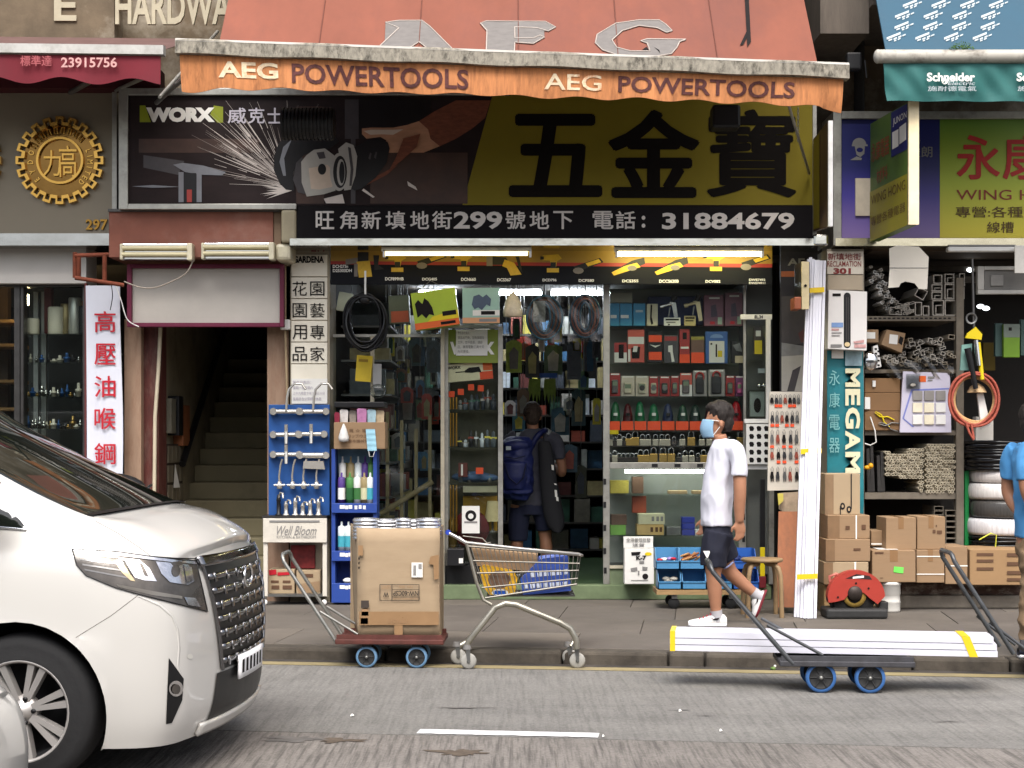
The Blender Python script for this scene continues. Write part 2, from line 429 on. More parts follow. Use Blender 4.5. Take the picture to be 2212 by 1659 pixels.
# pavement: bed + slabs, kerb stones
pv = MB(RD); pv.box(-14,14,.16,9,-.05,.078); pave = pv.build('pavement',GUT,kind='structure')
PAVES = [PAVE,M('paving_concrete_b',(103,96,88),.92,var=.15,scale=1.8,bump=.25,bscale=60,dirt=.4,dirtc=(76,70,64)),M('paving_concrete_c',(93,87,81),.92,var=.16,scale=2.2,bump=.25,bscale=60,dirt=.3,dirtc=(70,64,58))]
y = .172
for r,(ln,off) in enumerate(((.86,.2),(.95,-.4),(.9,.1),(.95,.5),(1.0,-.2))):
    x = -6.2 + off
    while x < 6.2:
        wd = random.choice((.95,1.2,1.05)); mb = MB(RD)
        mb.cbox(x + .003,x + wd - .003,y + .003,y + ln - .003,.03,.09 + random.uniform(-.0015,.0015),.004)
        mb.build('paving_slab',random.choice(PAVES),pave); x += wd
    y += ln
kb = thing('kerb',None,None,(0,10.6,0)); tag(kb,kind='structure')
x = -8.0; brk = [-2.3,-.9,.35,1.08,1.33,2.3,2.72,3.36,4.4]
xs = [-9,-7.6,-6.2,-4.9,-3.6] + brk + [5.8,7.2,9]
for a,b in zip(xs[:-1],xs[1:]):
    mb = MB(RD); j = random.uniform(-.006,.006)
    mb.cbox(a + .006,b - .006,j,.17,-.04,.09 + random.uniform(-.004,.003),.022)
    mb.build('kerb_stone',KERBM,kb)
# ------------------------------------------------------------------ building shell behind the shops
BW = thing('tenement_building','weathered grey tenement building whose ground floor holds the shops','building',(0,14.3,.09))
SOF = M('soffit_concrete',(70,64,58),.95,var=.2,scale=3)
mb = MB(); mb.box(-9,9,14.25,14.6,3.4,10); mb.build('upper_wall',GREY,BW)
mb = MB(); mb.box(-9,PX(262,14.2),13.95,14.25,PZ(120,13.95),10); mb.build('wall_panel',GREY,BW)
mb = MB(); mb.box(-9,9,14.3,21,3.25,3.4); mb.build('ceiling',SOF,BW)
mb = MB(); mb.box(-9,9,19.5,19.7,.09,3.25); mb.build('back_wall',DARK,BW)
# concrete balcony beams seen in the gap between the two awnings
mb = MB(); mb.box(PX(1762,13.2),PX(1888,13.2) - .09,13.0,14.25,PZ(92,13.3),8); mb.build('beam',DARKC,BW)
mb = MB(); mb.prism([(PX(1855,13.4),PZ(45,13.4)),(PX(1855,13.4),9),(5.5,9),(5.5,PZ(45,13.4))],12.9,14.25); mb.build('balcony',DARKC,BW)
CLET = M('cream_letters',(176,167,144),.7,var=.12,dirt=.4,dirtc=(150,138,112))
for s_,r_ in (('HARDWARE',(250,-22,560,54)),('E',(118,-22,166,46))): txt(s_,*r_,13.95,CLET,BW,.02,0,.02)

# unseen row across the street, added to shade the shops; mirrored in glass, paint
ob_ = thing('unseen_opposite_row','unseen grey row across the street added to shade the shops','building',(0,-7.5,0))
mb = MB(); mb.box(-22,22,-9.5,-7.5,-.05,5.2); mb.build('wall',M('opposite_wall',(176,170,160),.9,var=.15,scale=.8),ob_)
OW = M('opposite_glass',(40,46,52),.15,var=.2,scale=1)
for fl_ in range(1):
    for k in range(14):
        mb = MB(); x = -20.5 + k * 3.1; mb.box(x,x + 1.8,-7.5,-7.42,1.2 + fl_ * 3.1,2.9 + fl_ * 3.1); mb.build('window',OW,ob_)
# ================================================================== AWNINGS
SALMON = M('faded_red_canvas',(126,76,61),.9,var=.16,scale=2,bump=.25,bscale=3,dirt=.5,dirtc=(98,66,62),dscale=.9,stretch=(1,.5,.5))
ORCAN = M('orange_canvas',(190,126,80),.85,var=.2,scale=3,stretch=(9,9,1.2),bump=.12,bscale=4,dirt=.6,dirtc=(112,70,48),dscale=2.5)
BARM = M('dirty_white_bar',(140,134,121),.6,.1,var=.35,scale=14,stretch=(2,2,1),dirt=.97,dirtc=(46,42,34),dscale=11)
LETG = M('worn_grey_letter',(112,108,105),.8,var=.14,scale=14,stretch=(1,1,3))
LETE = M('pale_letter_edge',(170,160,152),.8,var=.05)
ABAR = 11.8
# main awning: fabric sheet from the bar up and back, bar, valance
aw = thing('main_awning','faded orange and salmon canvas awning with dirty white front bar over main sign','awning',(0,13.0,PZ(200,13)))
def barY(x): return 92 + (x - 385) * (145 - 92) / 1445.   # bar top in pixels
XL,XR = PX(468,ABAR),PX(1772,ABAR)
def fab(u,v):
    x = XL + (XR - XL) * u; px = 468 + 1304 * u
    z0 = PZ(barY(px) + 14,ABAR)
    sag = -.045 * math.sin(math.pi * v) - .03 * abs(math.sin(6 * math.pi * u)) * math.sin(math.pi * min(1,v * 1.6 + .12)) - .012 * math.sin(u * 17) * math.sin(math.pi * v) - .05 * math.exp(-((u - .88) / .05) ** 2) * math.sin(math.pi * min(1,v * 1.7))
    return Vector((x,ABAR + .03 + 2.35 * v,z0 + 2.9 * v + sag))
mb = MB(); mb.grid(fab,96,30)
def fabU(u,v): return fab(u,v) - Vector((0,-.006,.012))
mb.grid(fabU,96,30,flip=True); mb.build('canopy',SALMON,aw)
for k in range(1,6):
    mb = MB(); mb.tube([fab(k / 6,v / 30) + Vector((0,-.004,.004)) for v in range(31)],.004,5); mb.build('seam',M('seam_thread',(104,64,54),.9),aw)
def on_fab(px,py,off):                                  # pixel -> point on the canopy
    best = None
    v = .05
    for _ in range(30):
        D = ABAR + .03 + 2.35 * v; x = PX(px,D); u = (x - XL) / (XR - XL)
        q = fab(min(1,max(0,u)),v); y = HY - (q.z - EYE) * FPX / q.y
        v += (y - py) / 640.; v = max(-.02,min(1,v))
    return q + Vector((0,-.75,.62)) * off
def fabpoly(pts,off,step=7):
    o = []
    for i,(x,y) in enumerate(pts):
        x2,y2 = pts[(i + 1) % len(pts)]; k = max(1,int(math.hypot(x2 - x,y2 - y) / step)); o += [(x + (x2 - x) * q / k,y + (y2 - y) * q / k) for q in range(k)]
    bm = bmesh.new(); f = bm.faces.new([bm.verts.new((x,y,0)) for x,y in o]); bmesh.ops.triangulate(bm,faces=[f])
    bmesh.ops.subdivide_edges(bm,edges=[e for e in bm.edges if e.calc_length() > step * 1.5],cuts=3,use_grid_fill=True); bmesh.ops.triangulate(bm,faces=bm.faces)
    bm.verts.index_update(); q = [on_fab(v.co.x,v.co.y,off) for v in bm.verts]; fs = []
    for f in bm.faces:
        t = [v.index for v in f.verts]; a,b,c = (q[i] for i in t); fs.append(tuple(t) if (b - a).cross(c - a).y < 0 else tuple(t)[::-1])
    bm.free(); return q,fs
bigA = [[(790,130),(862,62),(833,50),(862,46),(912,46),(928,58),(1000,130),(955,130),(905,92),(880,108),(840,118),(822,130)]]
bigE = [[(1050,130),(1052,68),(1038,52),(1050,47),(1178,48),(1200,60),(1184,69),(1160,62),(1112,60),(1112,84),(1152,84),(1166,78),(1176,82),(1152,96),(1112,93),(1110,130)]]
gout = ell(1385,94,88,48,26,40,318); gin = ell(1372,90,56,32,20,318,60)
bigG = [[(1462,104),(1468,92),(1482,87),(1398,86),(1384,90),(1398,95),(1404,112),(1362,112),(1332,104),(1322,88),(1344,68),(1380,57),(1420,62),(1440,72),(1452,68),(1438,54),(1424,45),(1380,45),(1330,52),(1290,76),(1286,94),(1302,110),(1345,124),(1400,126),(1450,118)]]
for polys in (bigA,bigE,bigG):
    mb = MB()
    for pg in polys:
        cx = sum(p[0] for p in pg) / len(pg); cy = sum(p[1] for p in pg) / len(pg)
        mb.m(0); q,fs = fabpoly(pg,.007); mb.add(q,fs)
        mb.m(1)
        q = [on_fab(x,y,.008) for x,y in [((a[0] + (b[0] - a[0]) * k / 4),(a[1] + (b[1] - a[1]) * k / 4)) for a,b in zip(pg,pg[1:] + pg[:1]) for k in range(4)]]
        mb.tube(q,.006,4,closed=True)
    mb.build('letter',[LETG,LETE],aw)
mb = MB(); q,fs = fabpoly([(1608,-10),(1617,-10),(1622,92),(1614,104)],.008); mb.add(q,fs); q,fs = fabpoly([(1612,70),(1617,75),(1606,98),(1598,100)],.009); mb.add(q,fs); mb.build('tear',INK,aw)
mb = MB(); q,fs = fabpoly([(1386,110),(1396,103),(1402,110)],.009); mb.add(q,fs); mb.build('hole',INK,aw)
mb = MB(); q,fs = fabpoly([(1412,103),(1424,110),(1426,117),(1420,110)],.009); mb.add(q,fs); mb.build('hole',INK,aw)
# front bar: extruded section following the sloping line
a = P(381,94,ABAR); b = P(1832,147,ABAR); mb = MB()
sec = [(-.05,-.085),(-.05,.015),(-.035,.03),(.05,.03),(.05,-.085)]
vs = []
for k in range(41):
    p = a + (b - a) * (k / 40); p.z += .006 * math.sin(k * .9)
    vs += [p + Vector((0,d,h)) for d,h in sec]
fs = [(k * 5 + i,k * 5 + (i + 1) % 5,k * 5 + 5 + (i + 1) % 5,k * 5 + 5 + i) for k in range(40) for i in range(5)] + [(4,3,2,1,0),(200,201,202,203,204)]
mb.add(vs,fs); mb.build('front_bar',BARM,aw)
mb = MB()
for k in range(40):
    p = a + (b - a) * (k / 40); q = a + (b - a) * ((k + 1) / 40); mb.add([p + Vector((0,-.052,.012)),q + Vector((0,-.052,.012)),q + Vector((0,-.036,.033)),p + Vector((0,-.036,.033)),p + Vector((0,.05,.034)),q + Vector((0,.05,.034))],[(0,1,2,3),(3,2,5,4)])
mb.build('bar_cap',M('bar_cap_white',(166,162,154),.5,var=.1,dirt=.3),aw)
def val_low(px):                                          # lower scalloped edge
    t = (px - 388) / (1822 - 388.); base = 186 + t * 40 + 12 * max(0,(t - .85) / .15) ** 2 + 8 * max(0,(.12 - t) / .12)
    return base + 4.5 * math.sin(t * 70 + .5) * (.5 + abs(t - .45))
def val(u,v):
    px = 388 + 1434 * u; top = barY(px) + 26; y = top + (val_low(px) - top) * v
    q = P(px - (6 * v * (u - .5)),y,ABAR); q.y += .02 * math.sin(u * 60) * v * (.4 + abs(u - .5)) + .015 * math.sin(u * 23 + 1) * v + .05 * v * v * (1 if u > .97 else .3)
    return q
mb = MB(); mb.grid(lambda u,v: val(u,1 - v),150,10); mb.grid(lambda u,v: val(u,1 - v) + Vector((0,.008,0)),150,10,flip=True)
vl = mb.build('valance',ORCAN,aw)
def valq(x0,y0,x1,y1,o=.004):                         # text rows follow the valance slope
    sl = (barY(x1) - barY(x0)); c = []
    for x,y in ((x0,y1),(x1,y1 + sl),(x1,y0 + sl),(x0,y0)): c.append(P(x,y,ABAR - .02))
    return c
def valtxt(s,x0,y0,x1,y1,mat,bold):
    mb = MB(); vs,fs = txtmesh(s,bold); X0 = min(v.x for v in vs); X1 = max(v.x for v in vs); Y0 = min(v.y for v in vs); Y1 = max(v.y for v in vs)
    o = []
    for v_ in vs:
        px = x0 + (x1 - x0) * (v_.x - X0) / (X1 - X0); py = y1 + (y0 - y1) * (v_.y - Y0) / (Y1 - Y0) + (barY(px) - barY(x0))
        u = (px - 388) / 1434.; top = barY(px) + 26; vv = (py - top) / (val_low(px) - top)
        q = val(u,vv); o.append(q - Vector((0,.006,0)))
    mb.add(o,fs); return mb.build('lettering',mat,vl)
WPUR = M('worn_purple_print',(82,46,44),.8,var=.5,scale=30)
WCRM = M('worn_cream_print',(226,208,176),.8,var=.2,scale=25,dirt=.6,dirtc=(190,120,74),dscale=14)
WCRM2 = M('flaked_cream_print',(226,208,176),.8,var=.2,scale=25,dirt=1.,dirtc=(204,122,66),dscale=12)
for s_,x0,x1,y0,y1,m_,b_ in (('AEG',470,600,132,167,WCRM,.03),('POWERTOOLS',630,1012,137,180,WPUR,.02),('AEG',1176,1300,158,192,WCRM2,.01),('POWERTOOLS',1336,1718,164,199,WPUR,.02)):
    if x0 > 1000: y0 += 0; y1 += 0
    valtxt(s_,x0,y0,x1,y1,m_,b_)
# black coil / motor under the awning and struts
mb = MB()
for k in range(14): mb.cyl(P(610 + k * 8,268,12.6),P(615 + k * 8,268,12.6),.135,n=16); 
mb.cyl(P(610,268,12.6),P(722,268,12.6),.125,n=16); mb.build('motor_coil',BLACK,aw)
mb = MB(); mb.pbox(1540,225,1600,275,12.6,.2,.02); mb.build('bracket',BLACK,aw)
mb = MB(); mb.cyl(P(1700,215,12.2),P(1748,375,13.4),.012); mb.build('strut',ALU,aw)
mb = MB(); mb.cyl(P(470,68,13.2),P(345,210,12.0),.014); mb.build('strut',ALU,aw)
mb = MB(); mb.cyl(P(395,170,11.95),P(338,222,13.35),.02); mb.build('strut',METAL,aw)

# left dark red awning
la = thing('small_awning','dark red scalloped awning with white bar above gear emblem fascia','awning',(PX(100,13),13.2,PZ(190,13)))
CRIM = M('crimson_canvas',(106,26,38),.75,var=.12,scale=3,bump=.05,bscale=6)
CRIMD = M('faded_maroon_canvas',(96,72,68),.85,var=.2,scale=5)
LD = 12.5
mb = MB(); mb.add([P(-400,100,LD),P(352,108,LD),P(352,108,LD) + Vector((-.0,1.4,.46)),P(-400,100,LD) + Vector((0,1.4,.46))],[(0,1,2,3)])
mb.add([P(-400,101,LD),P(352,109,LD),P(352,109,LD) + Vector((0,1.4,.46)),P(-400,101,LD) + Vector((0,1.4,.46))],[(3,2,1,0)]); mb.build('canopy',CRIMD,la)
mb = MB(); p0 = P(-400,91,LD); p1 = P(355,100,LD)
mb.add([p0 + Vector((0,-.04,0)),p1 + Vector((0,-.04,0)),p1 + Vector((0,-.04,-.075)),p0 + Vector((0,-.04,-.075)),p0 + Vector((0,.05,.01)),p1 + Vector((0,.05,.01)),p1 + Vector((0,.05,-.075)),p0 + Vector((0,.05,-.075))],[(3,2,1,0),(0,1,5,4),(1,2,6,5),(2,3,7,6),(0,4,7,3)])
mb.build('front_bar',M('white_bar',(178,177,172),.5,var=.1,dirt=.5,dirtc=(120,116,108),dscale=7),la)
def val2(u,v):
    px = -390 + 737 * u; t = 113 + 8 * u; low = 166 + 11 * u + 7 * math.sin((px - 20) / 24.)
    return P(px,t + (low - t) * v,LD - .01) + Vector((0,.012 * math.sin(px / 30.) * v,0))
mb = MB(); mb.grid(lambda u,v: val2(u,1 - v),110,5); mb.grid(lambda u,v: val2(u,1 - v) + Vector((0,.008,0)),110,5,flip=True); v2 = mb.build('valance',CRIM,la)
PINKP = M('faded_pink_print',(196,150,146),.8,var=.25,scale=30)
txt('23915756',132,124,253,146,LD - .04,PINKP,v2,.02); txt('標準達',44,120,112,143,LD - .04,M('faded_print',(160,84,88),.8),v2,.02)
mb = MB(); mb.cyl(P(250,195,13.6),P(330,160,12.6),.016); mb.build('strut',ALU,la)
mb = MB(); mb.cyl(P(152,200,13.6),P(215,165,12.7),.022); mb.build('strut',METAL,la)
mb = MB(); mb.pbox(-420,148,345,190,13.5,.2); mb.build('roller_box',M('maroon_box',(70,20,26),.7),la)

# right teal awning
ra = thing('teal_awning','teal and blue printed awning with white roller bar over electrical shop','awning',(PX(2100,13),13.2,PZ(230,13)))
TEALC = M('blue_canvas',(44,80,100),.7,var=.08,scale=2,bump=.06,bscale=5)
TEALV = M('teal_canvas',(42,98,95),.7,var=.12,scale=3,bump=.12,bscale=4,dirt=.35,dirtc=(30,66,66),dscale=3)
RA = 12.2
ax0 = PX(1915,RA)
def fab2(u,v): return Vector((ax0 + 2.6 * u,RA + 1.5 * v,PZ(118,RA) + 2.5 * v - .04 * math.sin(math.pi * v)))
mb = MB(); mb.grid(fab2,12,16); mb.grid(lambda u,v: fab2(u,v) - Vector((0,-.01,.01)),12,16,flip=True); mb.build('canopy',TEALC,ra)
PALE = M('pale_blue_print',(172,182,186),.7,var=.06)
def fab2p(px,py,off=.006):
    v = .1
    for _ in range(25):
        D = RA + 1.5 * v; q = fab2((PX(px,D) - ax0) / 2.6,v); y = HY - (q.z - EYE) * FPX / q.y; v += (y - py) / 560.
    return q + Vector((0,-.86,.5)) * off
for r in range(5):
    for c in range(4):
        bx = 1922 + c * 62 + (r % 2) * 8 + (3 - r) * -9 + 20; by = 82 - r * 23.5
        if bx > 2230 or by < -12: continue
        mb = MB(); sl = -.38
        def strk(x0,y0,x1,y1,t): mb.add([fab2p(x0,y0 + t),fab2p(x1,y1 + t),fab2p(x1,y1),fab2p(x0,y0)],[(0,1,2,3)])
        strk(bx,by,bx + 30,by - 12,5); strk(bx + 4,by + 5,bx + 12,by + 2,3.4); strk(bx + 15,by + 2,bx + 22,by - 1,3.4); strk(bx + 25,by - 2,bx + 32,by - 5,3.4); strk(bx + 16,by + 6,bx + 21,by + 4,3); strk(bx + 24,by + 3,bx + 30,by,3); strk(bx + 34,by - 5,bx + 41,by - 8,3)
        mb.build('printed_logo',PALE,ra)
mb = MB(); mb.cyl(P(1897,122,RA),P(2420,122,RA),.054,n=18); mb.ball(P(1896,122,RA),.056,12,(.6,1,1)); mb.build('roller_bar',M('roller_white',(176,172,162),.5,var=.1,dirt=.8,dirtc=(70,60,50),dscale=5),ra)
def val3(u,v):
    px = 1908 + 480 * u + 8 * v * (1 - u); y = 137 + (81) * v + 2 * u * v
    return P(px,y,RA) + Vector((0,.012 * math.sin(px / 19. + v * 3) * (.3 + v) + .018 * math.sin(px / 9. - v * 5) * math.sin(math.pi * v),0))
mb = MB(); mb.grid(lambda u,v: val3(u,1 - v),70,10); mb.grid(lambda u,v: val3(u,1 - v) + Vector((0,.008,0)),70,10,flip=True); v3 = mb.build('valance',TEALV,ra)
txt('Schneider',2002,157,2106,176,RA - .04,WINK,v3,.035)
txt('Electric',2048,176,2106,184,RA - .04,PALE,v3,.01,shear=.04)
mb = MB(); flat(mb,ell(2038,178,7,6.5,16),RA,.04); mb.build('emblem',WINK,v3)
mb = MB(); flat(mb,[(2034,182),(2037,182),(2042,174),(2039,174)],RA,.042); mb.build('emblem_bolt',TEALV,v3)
txt('施耐德電氣',2004,186,2109,197,RA - .04,PALE,v3,.015)
txt('Schneider',2196,157,2300,176,RA - .04,WINK,v3,.035); txt('施耐德電氣',2198,186,2303,197,RA - .04,PALE,v3,.015)
# small plant on the roller bar
pl = thing('awning_plant','small green weed sprouting from the roller bar of the teal awning','plant',P(2075,110,RA))
LEAFM = M('weed_leaf',(62,92,38),.6,var=.3,scale=20)
mb = MB()
for i in range(150):
    a = random.uniform(0,6.28); r = random.random() ** .5 * .11; h = .075 * (1 - (r / .115) ** 2) * random.uniform(.3,1)
    c = P(2075,110,RA) + Vector((r * math.cos(a),r * .5 * math.sin(a) - .02,h)); d = Vector((random.uniform(-1,1),random.uniform(-1,.3),random.uniform(-.3,1))).normalized() * random.uniform(.012,.026); e = d.orthogonal().normalized() * .006
    mb.add([c - d * .5,c + e,c + d * .5,c - e],[(0,1,2,3)])
mb.build('leaves',LEAFM,pl)
mb = MB()
for i in range(8): mb.cyl(P(2075,112,RA),P(2075,108,RA) + Vector((random.uniform(-.08,.08),-.03,random.uniform(.01,.05))),.0025,n=5)
mb.build('stem',LEAFM,pl)

# ================================================================== LEFT SHOP (297)
BRZ = M('bronze_panel',(140,130,112),.4,.2,var=.06,scale=1.5)
GOLD = M('polished_gold',(220,172,84),.2,.7,var=.08)
GOLDB = M('brushed_gold',(170,130,62),.4,1,var=.1)
f1 = thing('fascia_panel','plain bronze metal shop fascia carrying a gold gear emblem','fascia',(PX(60,13.7),13.75,PZ(512,13.7)))
mb = MB(); mb.box(-9,PX(243,13.7),13.7,13.95,PZ(505,13.7),PZ(150,13.7)); mb.build('panel',BRZ,f1)
mb = MB(); mb.box(-9,PX(247,13.68),13.62,13.95,PZ(532,13.68),PZ(506,13.68)); mb.build('bottom_trim',STEEL,f1)
mb = MB(); mb.pbox(242,190,252,512,13.66,.25); mb.build('end_trim',ALU,f1)
txt('297',186,474,233,497,13.69,GOLDB,f1,.02,0,.015)
def gear(cx,cy,name_label):
    g = thing('gear_emblem',name_label,'emblem',P(cx,cy + 96,13.69))
    Dg = 13.66; c = P(cx,cy,Dg); k = Dg / FPX
    def ringpts(n,ro,ri,w_=.27):
        pts = []
        for i in range(n):
            for f,r in ((-w_ - .02,ri),(-w_,ro),(w_,ro),(w_ + .02,ri)):
                a = 2 * math.pi * (i + f) / n; pts.append((c.x + r * k * math.cos(a),c.z + r * k * math.sin(a)))
        return pts
    def annulus(mb,po,pi_,y0,y1):
        n = len(po); vs = [(x,y0,z) for x,z in po] + [(x,y0,z) for x,z in pi_] + [(x,y1,z) for x,z in po] + [(x,y1,z) for x,z in pi_]; fs = []
        for i in range(n):
            j = (i + 1) % n; fs += [(i,i + n,j + n,j)[::-1],(i,j,j + 2 * n,i + 2 * n)[::-1],(i + n,i + 3 * n,j + 3 * n,j + n)[::-1]]
        mb.add(vs,fs)
    mb = MB(); o = ringpts(20,95,83,.29); i_ = ringpts(20,89,76,.17); annulus(mb,o,i_,Dg - .025,Dg + .04); mb.build('gear_rim',GOLD,g)
    mb = MB(); i0 = [(c.x + 80 * k * math.cos(a),c.z + 80 * k * math.sin(a)) for a in [2 * math.pi * i / 60 for i in range(60)]]; mb.prism(i0,Dg + .012,Dg + .035); mb.build('disc',M('gold_disc',(120,90,48),.12,1,var=.2,scale=4,bump=.3,bscale=6),g)
    po = [(c.x + 51 * k * math.cos(2 * math.pi * i / 48),c.z + 51 * k * math.sin(2 * math.pi * i / 48)) for i in range(48)]; pi_ = [(c.x + 46 * k * math.cos(2 * math.pi * i / 48),c.z + 46 * k * math.sin(2 * math.pi * i / 48)) for i in range(48)]
    mb = MB(); annulus(mb,po,pi_,Dg - .02,Dg + .02); mb.build('inner_ring',GOLD,g)
    mb = MB(); addtxt(mb,'力',S(cx - 36,cy - 22,cx + 2,cy + 34,Dg),.0,.0,.012); mb.build('lettering',GOLD,g); mb = MB(); addtxt(mb,'高',S(cx - 2,cy - 32,cx + 36,cy + 36,Dg),.0,.0,.012); mb.build('lettering',GOLD,g)
    for q in range(9):
        a = R(150 - q * 13); mb = MB(); mb.tube([(c.x + r_ * k * math.cos(a + d_),Dg + .004,c.z + r_ * k * math.sin(a + d_)) for r_,d_ in ((58,-.05),(72,-.04),(72,.05),(60,.06))],.009,5); mb.build('worn_letter',GOLD,g)
    for s,a0,a1 in (('EYDO',220,165),('LIMITED',20,-45)):
        mb = MB()
        for q,ch in enumerate(s):
            if ch == ' ': continue
            vs,fs = txtmesh(ch,.01,.12); a = R(a0 + (a1 - a0) * q / (len(s) - 1)); o = []
            wd = max(v.x for v in vs)
            for v in vs:
                lx = (v.x - wd / 2) * 13 * k; ly = (v.y - .36) * 17 * k; rr = 65 * k + ly
                o.append((c.x + rr * math.cos(a) + lx * math.sin(a),Dg + .008 - v.z * .03 - .004,c.z + rr * math.sin(a) - lx * math.cos(a)))
            mb.add(o,fs)
        mb.build('lettering',GOLD,g)
gear(130,347,'round gold gear shaped emblem with raised character on bronze fascia')
gear(-92,347,'gold gear emblem on bronze fascia farther from the stairway door')
SHUT = M('pale_shutter_box',(186,182,176),.6,var=.04)
mb = MB(); mb.box(-9,PX(186,13.85),13.85,14.2,PZ(612,13.85),PZ(533,13.85)); mb.build('shutter_box',SHUT,label='long white shutter box above the glass display window of fittings',cat='shutter box')
# display window
wn = thing('display_window','glazed steel framed shop window with dark shelves of hydraulic fittings','shop window',(PX(60,14),14.1,.09))
DKST = M('dark_steel',(84,82,80),.35,.8,var=.15)
for x0,x1 in ((32,44),(46,52),(180,187)):
    mb = MB(); mb.box(PX(x0,14),PX(x1,14),13.98,14.1,.09,PZ(613,14)); mb.build('mullion',DKST,wn)
mb = MB(); mb.box(-9,PX(187,14),13.96,14.1,PZ(620,14),PZ(612,14) - .002); mb.build('top_rail',DKST,wn)
mb = MB(); mb.box(-9,PX(187,14),13.96,14.14,.09,.55); mb.build('plinth',M('dark_granite',(60,54,50),.3,var=.3,scale=40),wn)
mb = MB(); mb.box(PX(52,14.02),PX(180,14.02),14.03,14.038,.55,PZ(620,14)); mb.build('pane',GLASSG,wn)
mb = MB(); mb.box(-9,PX(32,14.02),14.03,14.038,.55,PZ(620,14)); mb.build('pane',GLASSG,wn)
SHELFY = (722,782,856,926,1004)
for y in SHELFY:
    mb = MB(); mb.box(PX(52,14.1),PX(182,14.1),14.12,14.42,PZ(y,14.1) - .012,PZ(y,14.1)); mb.build('shelf',GLASSG,wn)
mb = MB(); mb.box(PX(44,14.5),PX(190,14.5),14.75,14.8,.3,3.2); mb.build('case_back',M('case_back',(44,44,42),.5),wn)
for x in (78,95):
    mb = MB(); mb.box(PX(x - 5,14.45),PX(x + 5,14.45),14.44,14.48,.55,PZ(620,14)); mb.build('upright',M('upright_alu',(150,150,146),.4,.5),wn)
mb = MB(); mb.box(-9,PX(44,16),15.6,15.7,.09,3.2); mb.build('wood_cabinet',M('dim_cabinet',(74,54,34),.6,var=.3,scale=6),wn)
for y in (690,742,820,880,930,990):
    mb = MB(); mb.box(-9,PX(36,15),15.0,15.5,PZ(y,15) - .03,PZ(y,15)); mb.build('board',M('tan_board',(138,104,62),.7,var=.2),wn)
# cylinders and small fittings in the window
def cylin(x,y0,y1,r,D,mat,nm,lab,cat,cap=None,grp=None):
    mb = MB(); z0 = PZ(y1,D); z1 = PZ(y0,D); c = (PX(x,D),D + r,0); h = z1 - z0
    mb.lathe([(0,z0),(r * .96,z0),(r,z0 + .006),(r,z1 - .012),(r * .9,z1),(r * .5,z1 + .001),(0,z1)],c,16)
    return mb.build(nm,mat,label=lab,cat=cat,group=grp)
CRM = M('cream_filter',(214,206,184),.5,var=.06)
cylin(68,687,721,.055,14.15,CRM,'filter_cylinder','short cream filter cylinder at the end of the top glass shelf','filter')
cylin(116,662,721,.075,14.15,CRM,'filter_cylinder','thick cream filter cylinder on the top glass shelf','filter')
cylin(139,655,721,.05,14.2,M('dull_brass',(140,124,88),.35,.7),'hydraulic_cylinder','slim dull brass cylinder on the top glass shelf','cylinder')
cylin(158,642,721,.06,14.16,M('silver_roll',(190,188,178),.3,.5,stretch=(8,8,1)),'filter_cylinder','tall silvery filter cylinder on the top glass shelf','filter')
cylin(177,660,721,.042,14.14,BLACK,'hydraulic_pump','black pump with silver cap on the top glass shelf','pump')
mb = MB(); mb.pbox(190 - 14,650,206 - 14,721,14.3,.1,.006); mb.build('carton',M('amber_box',(190,120,30),.6),label='amber carton behind the black pump on glass shelf',cat='carton')
mb = MB(); mb.pbox(95,622,111,720,14.36,.08,.006); mb.build('hose_guard',M('dark_red_tube',(104,34,28),.5),label='dark red upright tube on the top glass shelf',cat='tube')
FIT = [M('fit_silver',(176,176,172),.25,.9),M('fit_brass',(168,136,78),.3,.9),M('fit_dark',(52,52,54),.4,.5),M('fit_blue',(50,88,140),.4,.4),M('fit_cream',(200,194,176),.5)]
SHN = ['second','third','fourth','lowest']
for si,y in enumerate(SHELFY[1:]):
    n = (9,13,15,7)[si]
    for i in range(n):
        x = 58 + (118 / n) * (i + .5) + random.uniform(-2,2); h = random.uniform(8,22 if i % 3 else 30); r = random.uniform(.012,.026); D = 14.14 + random.uniform(0,.16); z = PZ(y,14.1); c = (PX(x,D),D,z)
        hh = h * D / FPX; mb = MB(); fm = random.choice(FIT)
        mb.lathe([(0,0),(r,0),(r,hh * .35),(r * 1.3,hh * .35),(r * 1.3,hh * .55),(r * .6,hh * .6),(r * .6,hh * .93),(r * .45,hh),(0,hh)],c,8)
        mb.build('pipe_fitting',fm,label='small metal hose fitting standing on the %s glass shelf of fittings' % SHN[si],cat='fitting',group='hose fittings on %s shelf' % SHN[si])
mb = MB(); mb.ball(P(66,648,14.9),.05,10,(1,1,1.2)); mb.build('lit_bulb',EM('warm_bulb',(255,226,170),60),label='lit bulb glowing inside the window of hose fittings',cat='bulb')
# vertical white sign with red characters
vs_ = thing('vertical_sign','tall white banner sign with red Chinese characters beside the stairway','sign',(PX(226,13.75),13.75,PZ(1075,13.75)))
def ban(u,v): return P(188 + 76 * u + 3 * math.sin(v * 5) * u - 3 * v,1075 - 458 * v,13.72) + Vector((0,.012 * math.sin(u * 4 + v * 3),0))
mb = MB(); mb.grid(ban,8,24); mb.grid(lambda u,v: ban(u,v) + Vector((0,.015,0)),8,24,flip=True); mb.build('banner',M('banner_white',(204,206,216),.5,var=.03),vs_)
for ch,y in zip('高壓油喉鋼',(672,742,812,881,957)):
    txt(ch,204,y,250,y + 46,13.70,REDINK,vs_,.02)
mb = MB(); mb.box(PX(184,13.76),PX(188,13.76),13.74,13.8,.09,PZ(612,13.76)); mb.build('edge_strip',M('maroon_strip',(92,40,40),.6),vs_)

